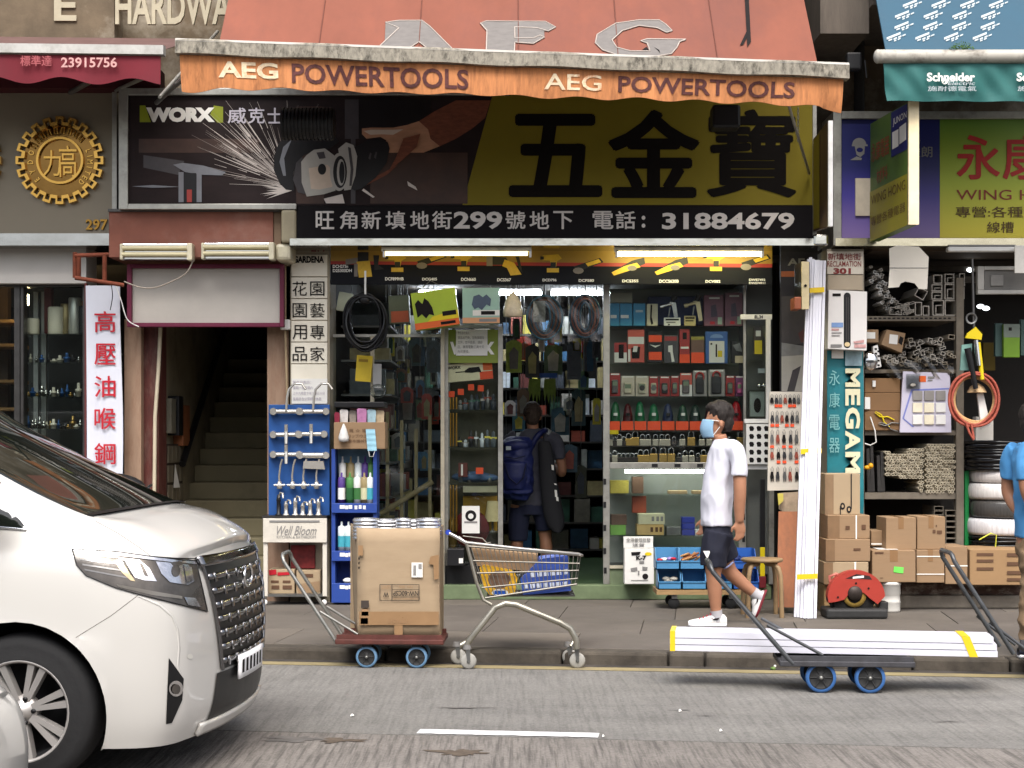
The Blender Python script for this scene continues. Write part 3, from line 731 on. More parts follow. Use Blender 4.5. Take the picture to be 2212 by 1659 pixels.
# ================================================================== STAIRWAY ENTRANCE
st = thing('stair_entrance','dark tenement stairway entrance with worn steps and peeling pilasters','entrance',(PX(450,14),14.2,.09))
TAN = M('peeling_pilaster',(150,124,104),.85,var=.14,scale=5,stretch=(3,3,.7),dirt=.55,dirtc=(120,84,64),dscale=3)
MAR = M('maroon_jamb',(84,40,34),.6,var=.3,scale=6,stretch=(4,4,1),dirt=.3,dirtc=(140,116,104),dscale=4)
OLDW = M('old_plaster',(150,140,116),.9,var=.15,scale=3,dirt=.5,dirtc=(78,70,56),dscale=2)
STEP = M('stair_step',(132,124,98),.85,var=.2,scale=5,dirt=.4,dirtc=(78,72,52),dscale=2.5)
mb = MB(); mb.box(PX(270,13.9),PX(306,13.9),13.88,14.3,.09,PZ(690,13.9)); mb.build('pilaster',TAN,st)
mb = MB(); mb.box(PX(306,13.9) + .001,PX(338,13.9),13.98,14.3,.09,PZ(690,13.9)); mb.build('jamb',MAR,st)
mb = MB(); mb.box(PX(578,13.9),PX(624,13.9),13.88,14.3,.09,PZ(690,13.9)); mb.build('pilaster',TAN,st)
wl,wr = PX(338,14.2),PX(578,14.05)
mb = MB(); mb.box(wl - .12,wl,14.3,19.4,.09,3.3); mb.build('side_wall',OLDW,st)
mb = MB(); mb.box(wr,wr + .1,14.3,19.4,.09,3.3); mb.build('side_wall',OLDW,st)
for n_ in range(14):
    D = 14.3 + .265 * n_; z = .09 + .172 * (n_ + 1)
    mb = MB(); mb.cbox(wl,wr,D,D + .6,z - .172,z,.012); mb.build('step',STEP,st)
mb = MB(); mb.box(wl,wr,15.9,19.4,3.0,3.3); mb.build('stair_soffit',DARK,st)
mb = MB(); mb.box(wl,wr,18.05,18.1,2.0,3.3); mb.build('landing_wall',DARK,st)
mb = MB(); mb.tube([(wl + .09,14.9,1.32),(wl + .09,16.2,2.2),(wl + .09,17.4,3.0)],.035,8); mb.cyl((wl,15.1,1.4),(wl + .09,15.1,1.45),.02); mb.build('handrail',BLACK,st)
# brown fascia box with lamps
bf = thing('stair_fascia','faded red-brown painted fascia box above the stairway','fascia',(PX(420,13.6),13.7,PZ(556,13.5)))
BRN = M('faded_brown_paint',(128,80,66),.8,var=.16,scale=3,dirt=.5,dirtc=(150,116,104),dscale=2)
mb = MB(); mb.pbox(235,456,590,556,13.5,.6,.006); mb.build('front_board',BRN,bf)
mb = MB(); mb.pbox(233,451,606,457,13.48,.7); mb.build('top_edge',DKST,bf)
mb = MB(); mb.pbox(591,456,607,556,13.52,.55); mb.build('end_board',M('tan_board2',(126,104,84),.8,var=.15),bf)
LAMPW = M('lamp_housing',(206,198,172),.4,var=.08,dirt=.3,dscale=8)
TUBEOFF = M('unlit_tube',(188,178,142),.3,var=.1)
for i,(x0,x1,y0,y1) in enumerate(((258,415,526,561),(434,592,524,560))):
    l = thing('strip_lamp',['unlit twin tube strip lamp under brown fascia next to rusty bracket','unlit twin tube strip lamp under brown fascia next to the tiled pillar'][i],'lamp',P((x0 + x1) / 2,y1,13.42))
    mb = MB(); mb.pbox(x0 + 4,y0,x1 - 4,y1,13.44,.06,.008); mb.build('reflector',CHROME,l)
    for yy in (y0 + 10,y0 + 24):
        mb = MB(); mb.cyl(P(x0 + 5,yy,13.42),P(x1 - 8,yy,13.42),.022,n=10); mb.build('tube',TUBEOFF,l)
    mb = MB(); mb.pbox(x1 - 12,y0 - 1,x1,y1 + 1,13.38,.12,.01); mb.build('end_cap',LAMPW,l)
    mb = MB(); mb.pbox(x0,y0,x0 + 7,y1,13.4,.08,.01); mb.build('end_cap',LAMPW,l)
mb = MB(); mb.pbox(594,526,628,562,13.45,.5,.03); mb.build('lamp_box',LAMPW,label='cream rounded lamp end box beside tiled pillar top',cat='lamp')
pn = thing('framed_panel','blank grey notice panel in purple-red frame over stair door','panel',P(440,702,13.7))
mb = MB(); mb.pbox(283,578,606,698,13.68,.03); mb.build('board',M('grey_board',(172,166,158),.7,var=.05),pn)
PUR = M('plum_frame',(96,24,52),.55,var=.12)
for r in ((274,570,284,706),(604,570,613,706),(284,570,604,579),(284,697,604,706)):
    mb = MB(); mb.pbox(*r,13.64,.07,.004); mb.build('frame_bar',PUR,pn)
# rusty bracket
rb = thing('rusty_bracket','rusty steel sign bracket hanging off the stairway fascia','bracket',P(215,610,13.4))
for pts in ([(162,545),(162,600)],[(162,552),(235,550)],[(162,600),(268,616)],[(226,548),(226,608)],[(170,556),(170,598)]):
    mb = MB(); mb.cyl(P(*pts[0],13.3),P(*pts[1],13.35),.02,n=6); mb.build('bar',RUST,rb)
# cables
def cable(pts,D,r,mat,lab,dd=None):
    q = [P(x,y,D if dd is None else D + dd * i) for i,(x,y) in enumerate(pts)]; o = []
    for i in range(len(q) - 1):
        p0 = q[max(0,i - 1)]; p1 = q[i]; p2 = q[i + 1]; p3 = q[min(len(q) - 1,i + 2)]
        for k in range(6):
            t = k / 6; o.append(.5 * ((2 * p1) + (p2 - p0) * t + (2 * p0 - 5 * p1 + 4 * p2 - p3) * t * t + (3 * p1 - p0 - 3 * p2 + p3) * t ** 3))
    o.append(q[-1]); mb = MB(); mb.tube(o,r,6); return mb.build('cable',mat,label=lab,cat='cable')
cable([(418,560),(402,590),(362,612),(330,622),(300,620),(268,608)],13.42,.006,M('grey_cable',(150,140,128),.6),'thin grey cable looping across the blank framed panel')
cable([(248,610),(262,650),(275,690),(300,706)],13.6,.005,WHITE,'thin white cable running down beside the framed panel')
cable([(240,612),(243,640),(238,670)],13.6,.004,INK,'short black wire dangling over the white banner')
mb = MB(); mb.tube([P(347,700,13.95),P(342,800,13.95),P(335,900,13.95),P(333,1100,13.95),P(333,1300,13.95)],.018,8); mb.build('conduit_pipe',M('cream_pipe',(196,184,160),.6,var=.08),label='cream conduit pipe running down the stairway jamb',cat='pipe')
mb = MB(); mb.tube([P(616,565,13.82),P(616,700,13.82),P(622,900,13.82)],.012,6); mb.build('conduit_pipe',M('tan_pipe',(160,140,110),.6),label='thin tan conduit along the tiled pillar',cat='pipe')
mb = MB(); mb.pbox(605,690,626,712,13.75,.07,.008); mb.build('junction_box',WHITE,label='small white junction box under the framed panel corner',cat='junction box')
# mail boxes on the stair wall
def wallbox(d0,d1,z0,z1,th,mat,nm,lab,cat,grp=None):
    mb = MB(); mb.cbox(wl,wl + th,d0,d1,z0,z1,.006); return mb.build(nm,mat,label=lab,cat=cat,group=grp)
wallbox(14.42,14.62,1.62,1.95,.09,M('green_grey_box',(110,106,92),.5),'mail_box','grey green mail box topmost on the stairway wall','mail box')
wallbox(14.66,14.86,1.6,1.98,.11,BLACK,'mail_box','black mail box on the stairway wall','mail box')
wallbox(14.9,15.2,1.5,1.9,.1,BROWNW,'mail_box','brown wooden mail box on the stairway wall','mail box')
DOORM = M('mail_door',(104,96,80),.6,var=.2)
mbx = thing('mail_rack','old rack of narrow metal mail doors low on the stairway wall','mail boxes',(wl,14.7,.95))
mb = MB(); mb.box(wl,wl + .05,14.4,15.1,.95,1.52); mb.build('rack',M('mail_rack_dark',(58,46,38),.7),mbx)
for r in range(3):
    for c in range(4):
        mb = MB(); mb.cbox(wl + .05,wl + .062,14.42 + c * .17,14.57 + c * .17,.97 + r * .185,1.13 + r * .185,.004); mb.build('mail_door',DOORM,mbx)
mb = MB(); mb.add([(wl + .07,14.6,1.1),(wl + .11,14.7,1.1),(wl + .08,14.62,1.33)],[(0,1,2),(2,1,0)]); mb.build('leaflet',PAPER,label='white paper leaflet poking out of the mail rack',cat='leaflet')

# ================================================================== TILED PILLAR
tp = thing('tiled_pillar','narrow white tiled pillar lettered GARDENA with black Chinese characters','pillar',(PX(668,13.8),13.9,.09))
mb = MB(); mb.box(PX(627,13.8),PX(712,13.8),13.8,14.3,.09,PZ(526,13.8)); mb.build('core',M('pillar_core',(150,140,122),.8,var=.1),tp)
TILE = M('cream_tile',(226,219,202),.35,var=.05,scale=4,dirt=.15,dirtc=(170,158,136),dscale=5)
ys = [(550,597),(599,644),(646,691),(693,738),(740,785),(787,830)]
for i,(a,b) in enumerate(ys):
    mb = MB(); mb.pbox(629,a,707,b,13.785,.02,.003); mb.build('tile',TILE,tp)
txt('299',672,530,706,544,13.795,M('maroon_ink',(108,30,40),.6),tp,.03)
txt('GARDENA',634,553,700,568,13.78,INK,tp,.045)
for row,(a,b) in zip(('花園','園藝','用專','品家'),ys[1:5]):
    txt(row[0],632,a + 9,663,b - 5,13.78,INK,tp); txt(row[1],670,a + 9,701,b - 5,13.78,INK,tp)
nt_ = thing('paper_notice','white paper notice with faint Chinese lines taped low on the tiled pillar','notice',P(668,872,13.77))
mb = MB(); mb.pbox(630,818,707,872,13.768,.004); mb.build('sheet',PAPER,nt_)
LILAC = M('lilac_ink',(168,160,172),.8,var=.1)
for k,s in enumerate(('致各位街坊：','星期一至星期六','上午九時至下午六時三十分','星期日及公眾假期休息')):
    txt(s,633,822 + k * 12,672 + (0,4,30,22)[k],829 + k * 12,13.765,LILAC,nt_)
# ================================================================== MAIN SHOP SIGN
SD = 13.45
sg = thing('main_sign','wide shop sign with sparking angle grinder picture and yellow panel of big black characters','sign',(PX(1010,SD),13.7,PZ(530,SD)))
SGD = M('sign_dark_print',(40,31,31),.6,spec=.15,var=.35,scale=2.5,stretch=(.7,1,1.6))
SGY = M('sign_yellow',(122,110,32),.6,spec=.15,var=.07,scale=2)
mb = MB(); mb.pbox(276,205,1756,444,SD,.5); mb.build('board',SGD,sg)
mb = MB(); flat(mb,[(1064,205),(1756,205),(1756,443),(999,443)],SD,.002); mb.build('yellow_panel',SGY,sg)
mb = MB(); mb.pbox(641,445,1756,514,SD - .01,.5); mb.build('address_board',M('address_black',(22,19,21),.6,var=.1,spec=.1),sg)
for r in ((256,190,276,452),(276,190,1100,205),(276,440,640,452)):
    mb = MB(); mb.pbox(*r,SD - .035,.5,.004); mb.build('frame_bar',ALU,sg)
mb = MB(); mb.pbox(1756,205,1764,514,SD - .02,.5); mb.build('frame_bar',ALU,sg)
WAVY = M('wavy_steel',(196,196,190),.14,1,var=.1,scale=2,bump=.9,bscale=2.2)
mb = MB(); mb.pbox(626,515,1786,530,SD - .05,.7); mb.build('steel_trim',WAVY,sg)
mb = MB(); mb.pbox(607,452,640,524,SD - .03,.5,.02); mb.build('trim_end',M('tan_trim',(150,140,116),.5),sg)
mb = MB(); mb.pbox(1757,505,1790,531,SD - .06,.5,.02); mb.build('trim_end',WAVY,sg)
for ch,x0,y0,x1,y1 in (('五',1099,246,1301,426),('金',1313,237,1512,428),('寶',1526,236,1721,427)):
    txt(ch,x0,y0,x1,y1,SD - .003,M('sign_black',(20,17,15),.7,var=.08,spec=.08),sg,.06 if ch != '寶' else .045)
ADR = M('address_white',(206,200,194),.5,var=.04)
xs_ = 680
for ch,x0,x1 in (('旺',682,722),('角',734,772),('新',781,823),('填',833,876),('地',886,927),('街',933,976),('299',980,1085),('號',1092,1135),('地',1144,1186),('下',1195,1238),('電',1280,1325),('話',1330,1373),(':',1386,1394),('31884679',1430,1716)):
    y0,y1 = (456,495) if len(ch) == 1 and ch != ':' else (459,496) if ch == '31884679' else (457,495) if ch == '299' else (466,492)
    txt(ch,x0,y0,x1,y1,SD - .012,ADR,sg,.03)
txt('WORX',316,232,464,264,SD - .004,WINK,sg,.07); 
OLV = M('olive_green_print',(132,142,26),.5,var=.05)
prints([(OLV,[(302,228),(314,228),(326,264),(302,264)])],SD,sg,'logo_mark')
prints([(OLV,[(462,228),(482,231),(482,265),(470,265),(454,248)])],SD,sg,'logo_mark')
for i,ch in enumerate('威克士'): txt(ch,(492,536,578)[i],233,(532,572,610)[i],267,SD - .004,M('lilac_white',(196,190,200),.6),sg,.03)
# the printed picture: workbench, sparks, grinder, hand
pg = M('print_grey',(120,122,128),.5,var=.12,scale=8); pg2 = M('print_dark_grey',(68,64,66),.5,var=.2,scale=6); pb = M('print_black',(20,18,20),.45,var=.15); psil = M('print_silver',(168,164,156),.45,var=.08,scale=10); pred = M('print_red',(160,60,52),.5)
skin = M('print_skin',(176,130,100),.6,var=.16,scale=9,stretch=(1,1,2)); skin2 = M('print_skin_dark',(116,66,46),.6,var=.3,scale=18,stretch=(1,1,3)); skin3 = M('print_pale',(196,178,160),.5,var=.08,scale=9); spk = M('print_spark',(206,196,188),.5,var=.1); spk2 = M('print_spark_dim',(138,126,120),.5,var=.1); pbr = M('print_brown',(64,44,36),.5,var=.3)
prints([(pbr,rect(300,300,560,330)),(pg2,[(310,335),(398,348),(385,378),(310,362)]),(pbr,rect(640,230,700,440)),(pg2,rect(745,215,775,300)),(pg2,rect(758,300,768,440)),(pb,rect(776,215,930,300)),(pbr,rect(800,330,1010,440)),
        (pg,[(374,356),(395,352),(440,358),(488,372),(480,379),(440,378),(400,372)]),(pg,rect(386,372,397,437)),(pb,rect(398,374,424,437)),(pg,rect(425,376,436,437)),(pred,rect(404,410,415,437)),(pg,[(285,403),(330,400),(390,404),(330,406)])],SD,sg,'bench_picture')
mbs = MB(); ox,oy = 628,402
for i in range(170):
    an = random.gauss(222,17) if i < 120 else random.gauss(265,22); L0 = random.uniform(8,150); L1 = L0 + random.uniform(20,130) * (1 if i < 120 else .6); a = R(an); t = random.uniform(.3,.8)
    x0,y0,x1,y1 = ox + L0 * math.cos(a),oy + L0 * math.sin(a) * .9,ox + L1 * math.cos(a),oy + L1 * math.sin(a) * .9
    if min(x0,x1) < 282 or min(y0,y1) < 210 or max(y0,y1) > 438: continue
    nx,ny = -math.sin(a) * t,math.cos(a) * t
    mbs.m(i % 3 == 0); flat(mbs,[(x0 - nx,y0 - ny),(x0 + nx,y0 + ny),(x1 + nx * .3,y1 + ny * .3),(x1 - nx * .3,y1 - ny * .3)],SD,.0035 + .0001 * i * .1)
for i in range(40):
    a = R(random.uniform(150,235)); L1 = random.uniform(20,70)
    flat(mbs.m(0),[(ox - 2,oy + 6),(ox + 3,oy + 10),(ox + L1 * math.cos(a),oy + 10 + L1 * math.sin(a) * .6)],SD,.0045 + .00004 * i)
mbs.build('spark_picture',[spk,spk2],sg)['kind'] = 'stuff'
arm = [(782,278),(800,276),(850,276),(880,270),(905,262),(940,240),(985,217),(1060,217),(1048,255),(1020,278),(985,300),(950,316),(900,336),(870,352),(836,378),(800,396),(780,406),(786,392),(812,370),(828,345),(836,318),(834,303),(822,296),(792,300),(782,290)]
prints([(skin,arm),(skin2,[(905,262),(940,240),(985,217),(1060,217),(1048,255),(1020,278),(985,300),(950,316),(930,300),(925,280)]),(skin2,[(786,392),(800,388),(860,356),(836,378),(800,396),(780,406)]),
        (pb,[(604,396),(592,368),(592,338),(602,310),(622,292),(650,280),(702,274),(734,306),(714,321),(678,326),(656,336),(640,352),(633,380),(636,412),(618,410)]),(pg,[(612,380),(604,350),(612,318),(632,300),(626,312),(614,342),(618,380)]),
        (pg2,[(640,352),(652,340),(662,350),(656,380),(660,420),(644,416),(633,388)]),(psil,[(651,350),(662,336),(678,324),(702,321),(722,336),(726,372),(725,412),(700,420),(663,425),(652,395)]),(skin3,[(667,364),(708,356),(720,372),(718,404),(690,410),(672,408)]),(pb,ell(696,366,9,12,14)),(pg2,[(684,330),(700,328),(704,342),(690,344)]),
        (pb,[(755,324),(794,303),(824,301),(838,308),(842,321),(836,351),(812,384),(782,408),(766,412),(748,400)]),(pg2,[(796,342),(800,330),(803,332),(800,346)]),(pg2,[(808,340),(812,328),(815,330),(812,344)]),(psil,[(731,322),(748,308),(764,314),(772,338),(768,380),(758,410),(744,412),(738,372)]),(psil,ell(733,372,20,41,24)),(pb,ell(735,372,15,35,22)),(psil,ell(737,373,9,29,18)),(pb,ell(739,373,6,24,16)),(pg2,[(752,318),(758,320),(764,366),(760,402),(755,402),(758,366)]),
        (skin3,[(786,284),(802,281),(850,281),(872,280),(850,292),(826,291),(800,292)]),(skin2,[(872,300),(908,290),(900,318),(870,346),(840,370),(856,340)]),(spk,[(880,392),(898,404),(902,412),(882,402)]),(spk,[(786,408),(810,426),(806,428),(782,412)]),(spk,[(700,430),(740,420),(745,440),(705,440)])],SD,sg,'grinder_picture',off=.0055)
# projecting side sign with a bright edge
def sidesign(x_far,Df,x_near,Dn,y_top_far,y_bot_far,y_top_near,y_bot_near,lab,faces,edge,th=.05):
    t = thing('projecting_sign',lab,'sign',P((x_far + x_near) / 2,y_bot_near,(Df + Dn) / 2))
    a,b,c,d = P(x_far,y_bot_far,Df),P(x_near,y_bot_near,Dn),P(x_near,y_top_near,Dn),P(x_far,y_top_far,Df)
    e = Vector((th,.0,0)); mb = MB()
    mb.add([a,b,c,d,a + e,b + e,c + e,d + e],[(0,1,2,3),(7,6,5,4),(1,5,6,2),(3,2,6,7),(0,4,5,1),(0,3,7,4)]); mb.build('panel',faces,t)
    mb = MB(); mb.box(b.x - .004,b.x + th + .004,b.y - .03,b.y - .001,b.z,c.z); mb.build('edge_trim',edge,t)
    return t,(a,b,c,d)
s1,q1 = sidesign(1757,13.42,1789,12.92,300,500,262,490,'narrow projecting sign panel with pale vertical edge at the main sign end',M('side_sign_print',(70,50,34),.5,var=.5,scale=5),M('bright_edge',(228,228,228),.3),.03)
def qsub(q,u0,v0,u1,v1):
    a,b,c,d = q; f = lambda u,v: (a * (1 - u) + b * u) * (1 - v) + (d * (1 - u) + c * u) * v
    return [f(u0,v0),f(u1,v0),f(u1,v1),f(u0,v1)]
mb = MB(); mb.add([p - Vector((.004,0,0)) for p in qsub(q1,.02,.02,.45,.98)],[(0,1,2,3)]); mb.build('print',SGY,s1)
# hanging chain next to it
mb = MB()
for i in range(12):
    c = P(1722 + 2,236 + i * 6,13.3); mb.tube([c + Vector((.008 * math.cos(a) * (i % 2),.008 * math.cos(a) * (1 - i % 2),.017 * math.sin(a))) for a in [k * math.pi / 4 for k in range(8)]],.003,5,closed=True)
mb.build('chain',METAL,label='short steel chain hanging before the yellow sign panel',cat='chain')['kind'] = 'stuff'

# ================================================================== PRODUCT BANNER and TUBES
pbn = thing('tool_banner','yellow, red and black banner picturing ten power tools with model numbers','banner',(PX(1190,13.8),13.82,PZ(614,13.8)))
BD = 13.8
mb = MB(); mb.pbox(714,534,1668,614,BD,.05); mb.build('board',M('banner_black',(22,23,28),.6,var=.1,spec=.12),pbn)
def band(x): return (x - 714) / 954. * 6
BYEL = M('banner_yellow',(150,118,46),.5,var=.08); BRED = M('banner_red',(150,44,36),.5)
prints([(BYEL,[(714,534),(1668,534),(1668,570),(714,564)]),(BRED,[(714,564),(1668,570),(1668,578),(714,571)])],BD,pbn,'stripe')
ty = M('tool_yellow',(206,168,48),.5,var=.15,scale=20); tk = M('tool_black',(24,22,20),.5); tg = M('tool_grey',(120,112,104),.5,var=.2)
def drill(x,y,s,k):
    if k == 0: return [(tg,[(x-22*s,y-8),(x+8,y-14),(x+8,y-4),(x-22*s,y+2)]),(tk,rect(x-4,y-20*s,x+14,y-4)),(ty,[(x-6,y-4),(x+16,y-6),(x+20,y+24),(x-2,y+26)]),(tk,[(x+22,y-16),(x+32,y-16),(x+30,y+2),(x+40,y+10),(x+24,y+12)]),(tg,rect(x-10,y,x-4,y+24))]
    if k == 1: return [(ty,[(x-16*s,y-15),(x+10,y-17),(x+16,y-9),(x+8,y-4),(x+6,y+8),(x-2,y+8),(x-4,y-5),(x-16*s,y-6)]),(tk,rect(x-20*s,y-13,x-14,y-7)),(tk,rect(x-3,y-2,x+6,y+9)),(ty,rect(x-9,y+9,x+11,y+17))]
    if k == 2: return [(tk,[(x-24,y-2),(x+20,y-18),(x+26,y-10),(x-18,y+8)]),(ty,[(x-4,y-8),(x+18,y-16),(x+22,y-10),(x,y-2)]),(tg,ell(x-16,y+6,9,6,12))]
    if k == 3: return [(tg,rect(x-30,y-14,x-20,y+4)),(tk,[(x-20,y-14),(x+2,y-12),(x+10,y+2),(x-20,y+2)]),(ty,[(x,y-8),(x+16,y-2),(x+28,y+20),(x+10,y+22),(x+4,y+8),(x-4,y+4)]),(tk,[(x+18,y-14),(x+24,y-14),(x+30,y+18),(x+24,y+8)])]
    return [(tk,[(x-22,y+4),(x+4,y-12),(x+24,y-18),(x+26,y-6),(x+4,y+4)]),(ty,[(x-30,y+10),(x-8,y-2),(x+12,y-8),(x+18,y),(x-4,y+8),(x-26,y+16)]),(tg,ell(x+4,y+2,8,5,12))]
tl = [(778,570,1.1,0),(857,568,1,1),(932,567,1,2),(1000,566,1,1),(1090,570,1,3),(1193,569,1,1),(1270,578,1,2),(1360,577,1,4),(1453,576,1,4),(1545,566,1,1),(1632,570,.9,2)]
for x,y,s,k in tl: prints([(m_,[(x + (a - x) * 1.3,y + (b - y) * 1.15) for a,b in pg_]) for m_,pg_ in drill(x,y,s,k)],BD,pbn,'tool_picture',off=.005)
for s,x0,y0,x1,y1 in (('DCH273n',719,572,752,579),('D25303DH',719,581,760,588),('DCF899HB',832,599,872,606),('DCG405',912,600,944,606),('DCN660',996,600,1028,607),('DCS367',1074,601,1104,608),('DCD796',1172,602,1202,608),('DCP580',1250,603,1283,609),('DCS355',1344,604,1379,610),('DCCS620B',1424,604,1466,611),('DCV582',1524,605,1556,611),('DWE7492',1618,602,1653,607),('DWE74911',1618,609,1653,614)):
    txt(s,x0,y0,x1,y1,BD - .003,WINK,pbn,.03)
LIT = EM('lit_tube',(255,246,190),26.0); DIMT = EM('dim_lit_tube',(255,232,150),2.6)
for i,(x0,x1,y,em) in enumerate(((832,1140,548,DIMT),(1335,1642,549,LIT))):
    l = thing('fluorescent_lamp',['dim yellowish fluorescent tube lamp hung over the shop entrance window','bright yellowish fluorescent tube lamp hung over the glass display case'][i],'lamp',P((x0 + x1) / 2,556,13.5))
    mb = MB(); mb.pbox(x0 - 8,533,x1 + 8,543,13.48,.06,.004); mb.build('batten',LAMPW,l)
    mb = MB(); mb.cyl(P(x0,y,13.5),P(x1,y,13.5),.018,n=10); mb.build('tube',em,l)
    for x in (x0 - 5,x1 + 3):
        mb = MB(); mb.pbox(x,540,x + 5,555,13.48,.05); mb.build('holder',WHITE,l)

# ================================================================== RIGHT SHOP SIGNS
rs = thing('electrical_sign','blue, purple and lime shop sign lettered WING HO with red characters','sign',(PX(2020,13.5),13.6,PZ(532,13.5)))
def gradmat(name,stops,axis):
    m = bpy.data.materials.new(name); m.use_nodes = True; n = m.node_tree.nodes; L = m.node_tree.links; b = n['Principled BSDF']; b.inputs['Roughness'].default_value = .45
    tc = n.new('ShaderNodeTexCoord'); sx = n.new('ShaderNodeSeparateXYZ'); L.new(tc.outputs['Generated'],sx.inputs[0]); rp = n.new('ShaderNodeValToRGB'); L.new(sx.outputs[axis],rp.inputs[0])
    e = rp.color_ramp.elements
    while len(e) < len(stops): e.new(.5)
    for el,(p,c) in zip(e,stops): el.position = p; el.color = lin(c)
    L.new(rp.outputs[0],b.inputs['Base Color']); return m
RSD = 13.55
mb = MB(); mb.pbox(1818,256,2030,514,RSD,.4); mb.build('blue_panel',gradmat('blue_purple',[(0,(126,104,160)),(.35,(60,50,140)),(.6,(18,24,92))],2),rs)
mb = MB(); mb.pbox(2030.3,256,2420,514,RSD - .002,.4); mb.build('lime_panel',gradmat('lime_green',[(0,(214,196,46)),(.45,(170,184,44)),(1,(84,124,36))],2),rs)
for r in ((1800,240,1818,530),(1818,240,2420,256)):
    mb = MB(); mb.pbox(*r,RSD - .04,.5,.004); mb.build('frame_bar',ALU,rs)
mb = MB(); mb.pbox(1805,514.5,2420,531,RSD - .05,.5); mb.build('steel_trim',M('warm_steel',(214,206,180),.2,.9,var=.12,bump=.6,bscale=2),rs)
RINK = M('crimson_ink',(176,40,36),.5); 
txt('永',2066,292,2160,388,RSD - .004,RINK,rs,.035); txt('康',2166,292,2262,388,RSD - .004,RINK,rs,.035)
BRI = M('brown_red_ink',(140,62,48),.6); DKR = M('dark_ink',(92,70,34),.6)
txt('WING HONG',2066,410,2330,432,RSD - .004,BRI,rs,.0); txt('專營:各種電器',2064,446,2280,470,RSD - .004,DKR,rs,.012); txt('線槽',2132,479,2190,503,RSD - .004,DKR,rs,.012)
txt('俊朗',1962,316,2014,340,RSD - .004,GINK,rs,.02)
prints([(GINK,ell(1856,312,15,14,16,180,360)),(GINK,rect(1840,312,1874,316)),(GINK,[(1846,316),(1868,316),(1867,332),(1858,340),(1850,334)]),(GINK,[(1836,346),(1850,338),(1862,342),(1860,346)]),(M('deep_blue_ink',(18,24,92),.5),ell(1857,324,7,5,12))],RSD,rs,'worker_emblem')
mb = MB(); mb.pbox(1848,385,1880,466,RSD - .02,.02); mb.build('switch_plate_picture',M('beige_plate',(190,178,160),.5),rs)
s2,q2 = sidesign(1880,13.45,1962,12.35,268,522,220,486,'green and blue projecting sign with edge coloured as brightly lit before the electrical shop',M('side_green',(78,104,38),.45,var=.15,scale=2),M('painted_sun_edge',(236,220,180),.25),.075)  # warm sunlight is put into the edge trim colour
def onq(q,pts,mat,par,nm,off=.004):
    a,b,c,d = q; f = lambda u,v: (a * (1 - u) + b * u) * (1 - v) + (d * (1 - u) + c * u) * v - Vector((off,0,0))
    mb = MB(); o = [f(u,v) for u,v in pts]; mb.add(o,[tuple(range(len(o)))]); return mb.build(nm,mat,par)
onq(q2,[(.58,.62),(.99,.62),(.99,.99),(.58,.99)],M('side_blue',(24,30,100),.45),s2,'blue_print')
onq(q2,[(0,0),(.99,0),(.99,.42),(0,.42)],M('side_yellow',(140,132,30),.45,var=.1),s2,'yellow_print')
def onqt(q,s,u0,v0,u1,v1,mat,par,b=0):
    mb = MB(); addtxt(mb,s,qsub(q,u0,v0,u1,v1),b,.008); mb.build('lettering',mat,par)
onqt(q2,'永康電器',.06,.66,.54,.82,BRI,s2); onqt(q2,'材料',.2,.46,.5,.58,BRI,s2); onqt(q2,'WING HONG',.05,.3,.95,.38,DKR,s2); onqt(q2,'專營各種電器',.05,.12,.95,.2,DKR,s2); onqt(q2,'JUNON',.64,.86,.98,.93,WINK,s2)
onq(q2,[(.62,.68),(.78,.68),(.78,.82),(.62,.82)],PAPER,s2,'switch_print',.007); onq(q2,[(.8,.69),(.97,.7),(.97,.84),(.8,.83)],PAPER,s2,'socket_print',.007)
# gap drain pipes between shops
mb = MB(); mb.cyl((PX(1856,14.1),14.1,.09),(PX(1856,14.1),14.1,6),.05); mb.build('drain_pipe',M('black_pipe',(40,38,36),.6),label='dark drain pipe in the gap between the two awnings',cat='pipe')
fl = thing('flood_lamp','small black flood lamp fixed beside the salmon awning','lamp',P(1836,130,13.0))
mb = MB(); mb.pbox(1830,112,1862,150,12.9,.1,.015); mb.build('housing',BLACK,fl)
mb = MB(); mb.cyl(P(1868,130,12.95),P(1872,168,12.95),.008); mb.build('cable_loop',BLACK,fl)
# ================================================================== MAIN SHOP INTERIOR
sh = thing('shop_room','dim hardware shop interior behind the glass front and open doorway','shop',(PX(1100,16),16.5,.09))
GRN = M('green_step',(104,118,88),.85,var=.2,scale=5,dirt=.6,dirtc=(84,92,60),dscale=3)
GRNF = M('green_floor',(52,74,44),.6,var=.25,scale=3)
SX0,SX1 = PX(716,14.1),PX(1668,14.1)
mb = MB(); mb.box(SX0,SX1,14.12,19.4,.09,.2); mb.build('floor',GRNF,sh)
mb = MB(); mb.cbox(SX0 + .75,SX1 - .02,14.02,14.16,.09,.225,.01); mb.build('door_step',GRN,sh)
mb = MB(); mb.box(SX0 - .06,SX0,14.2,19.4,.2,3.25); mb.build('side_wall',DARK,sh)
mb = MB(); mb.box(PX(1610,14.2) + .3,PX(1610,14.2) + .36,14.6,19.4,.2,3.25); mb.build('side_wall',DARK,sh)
TUBEW = EM('white_tube',(235,245,255),60)
for i,(x0,x1,y,D) in enumerate(((905,985,633,17.0),(1040,1170,633,16.6),(1190,1300,634,17.2))):
    l = thing('ceiling_lamp',['lit ceiling tube deep in the shop behind the tilted green box','lit ceiling tube deep in the shop above the cone shaped bag','lit ceiling tube deep in the shop above the bagged hoses'][i],'lamp',P((x0 + x1) / 2,y,D))
    mb = MB(); mb.cyl(P(x0,y,D),P(x1,y,D),.02,n=8); mb.build('tube',TUBEW,l)
    mb = MB(); mb.pbox(x0,y - 9,x1,y - 4,D,.06); mb.build('batten',WHITE,l)
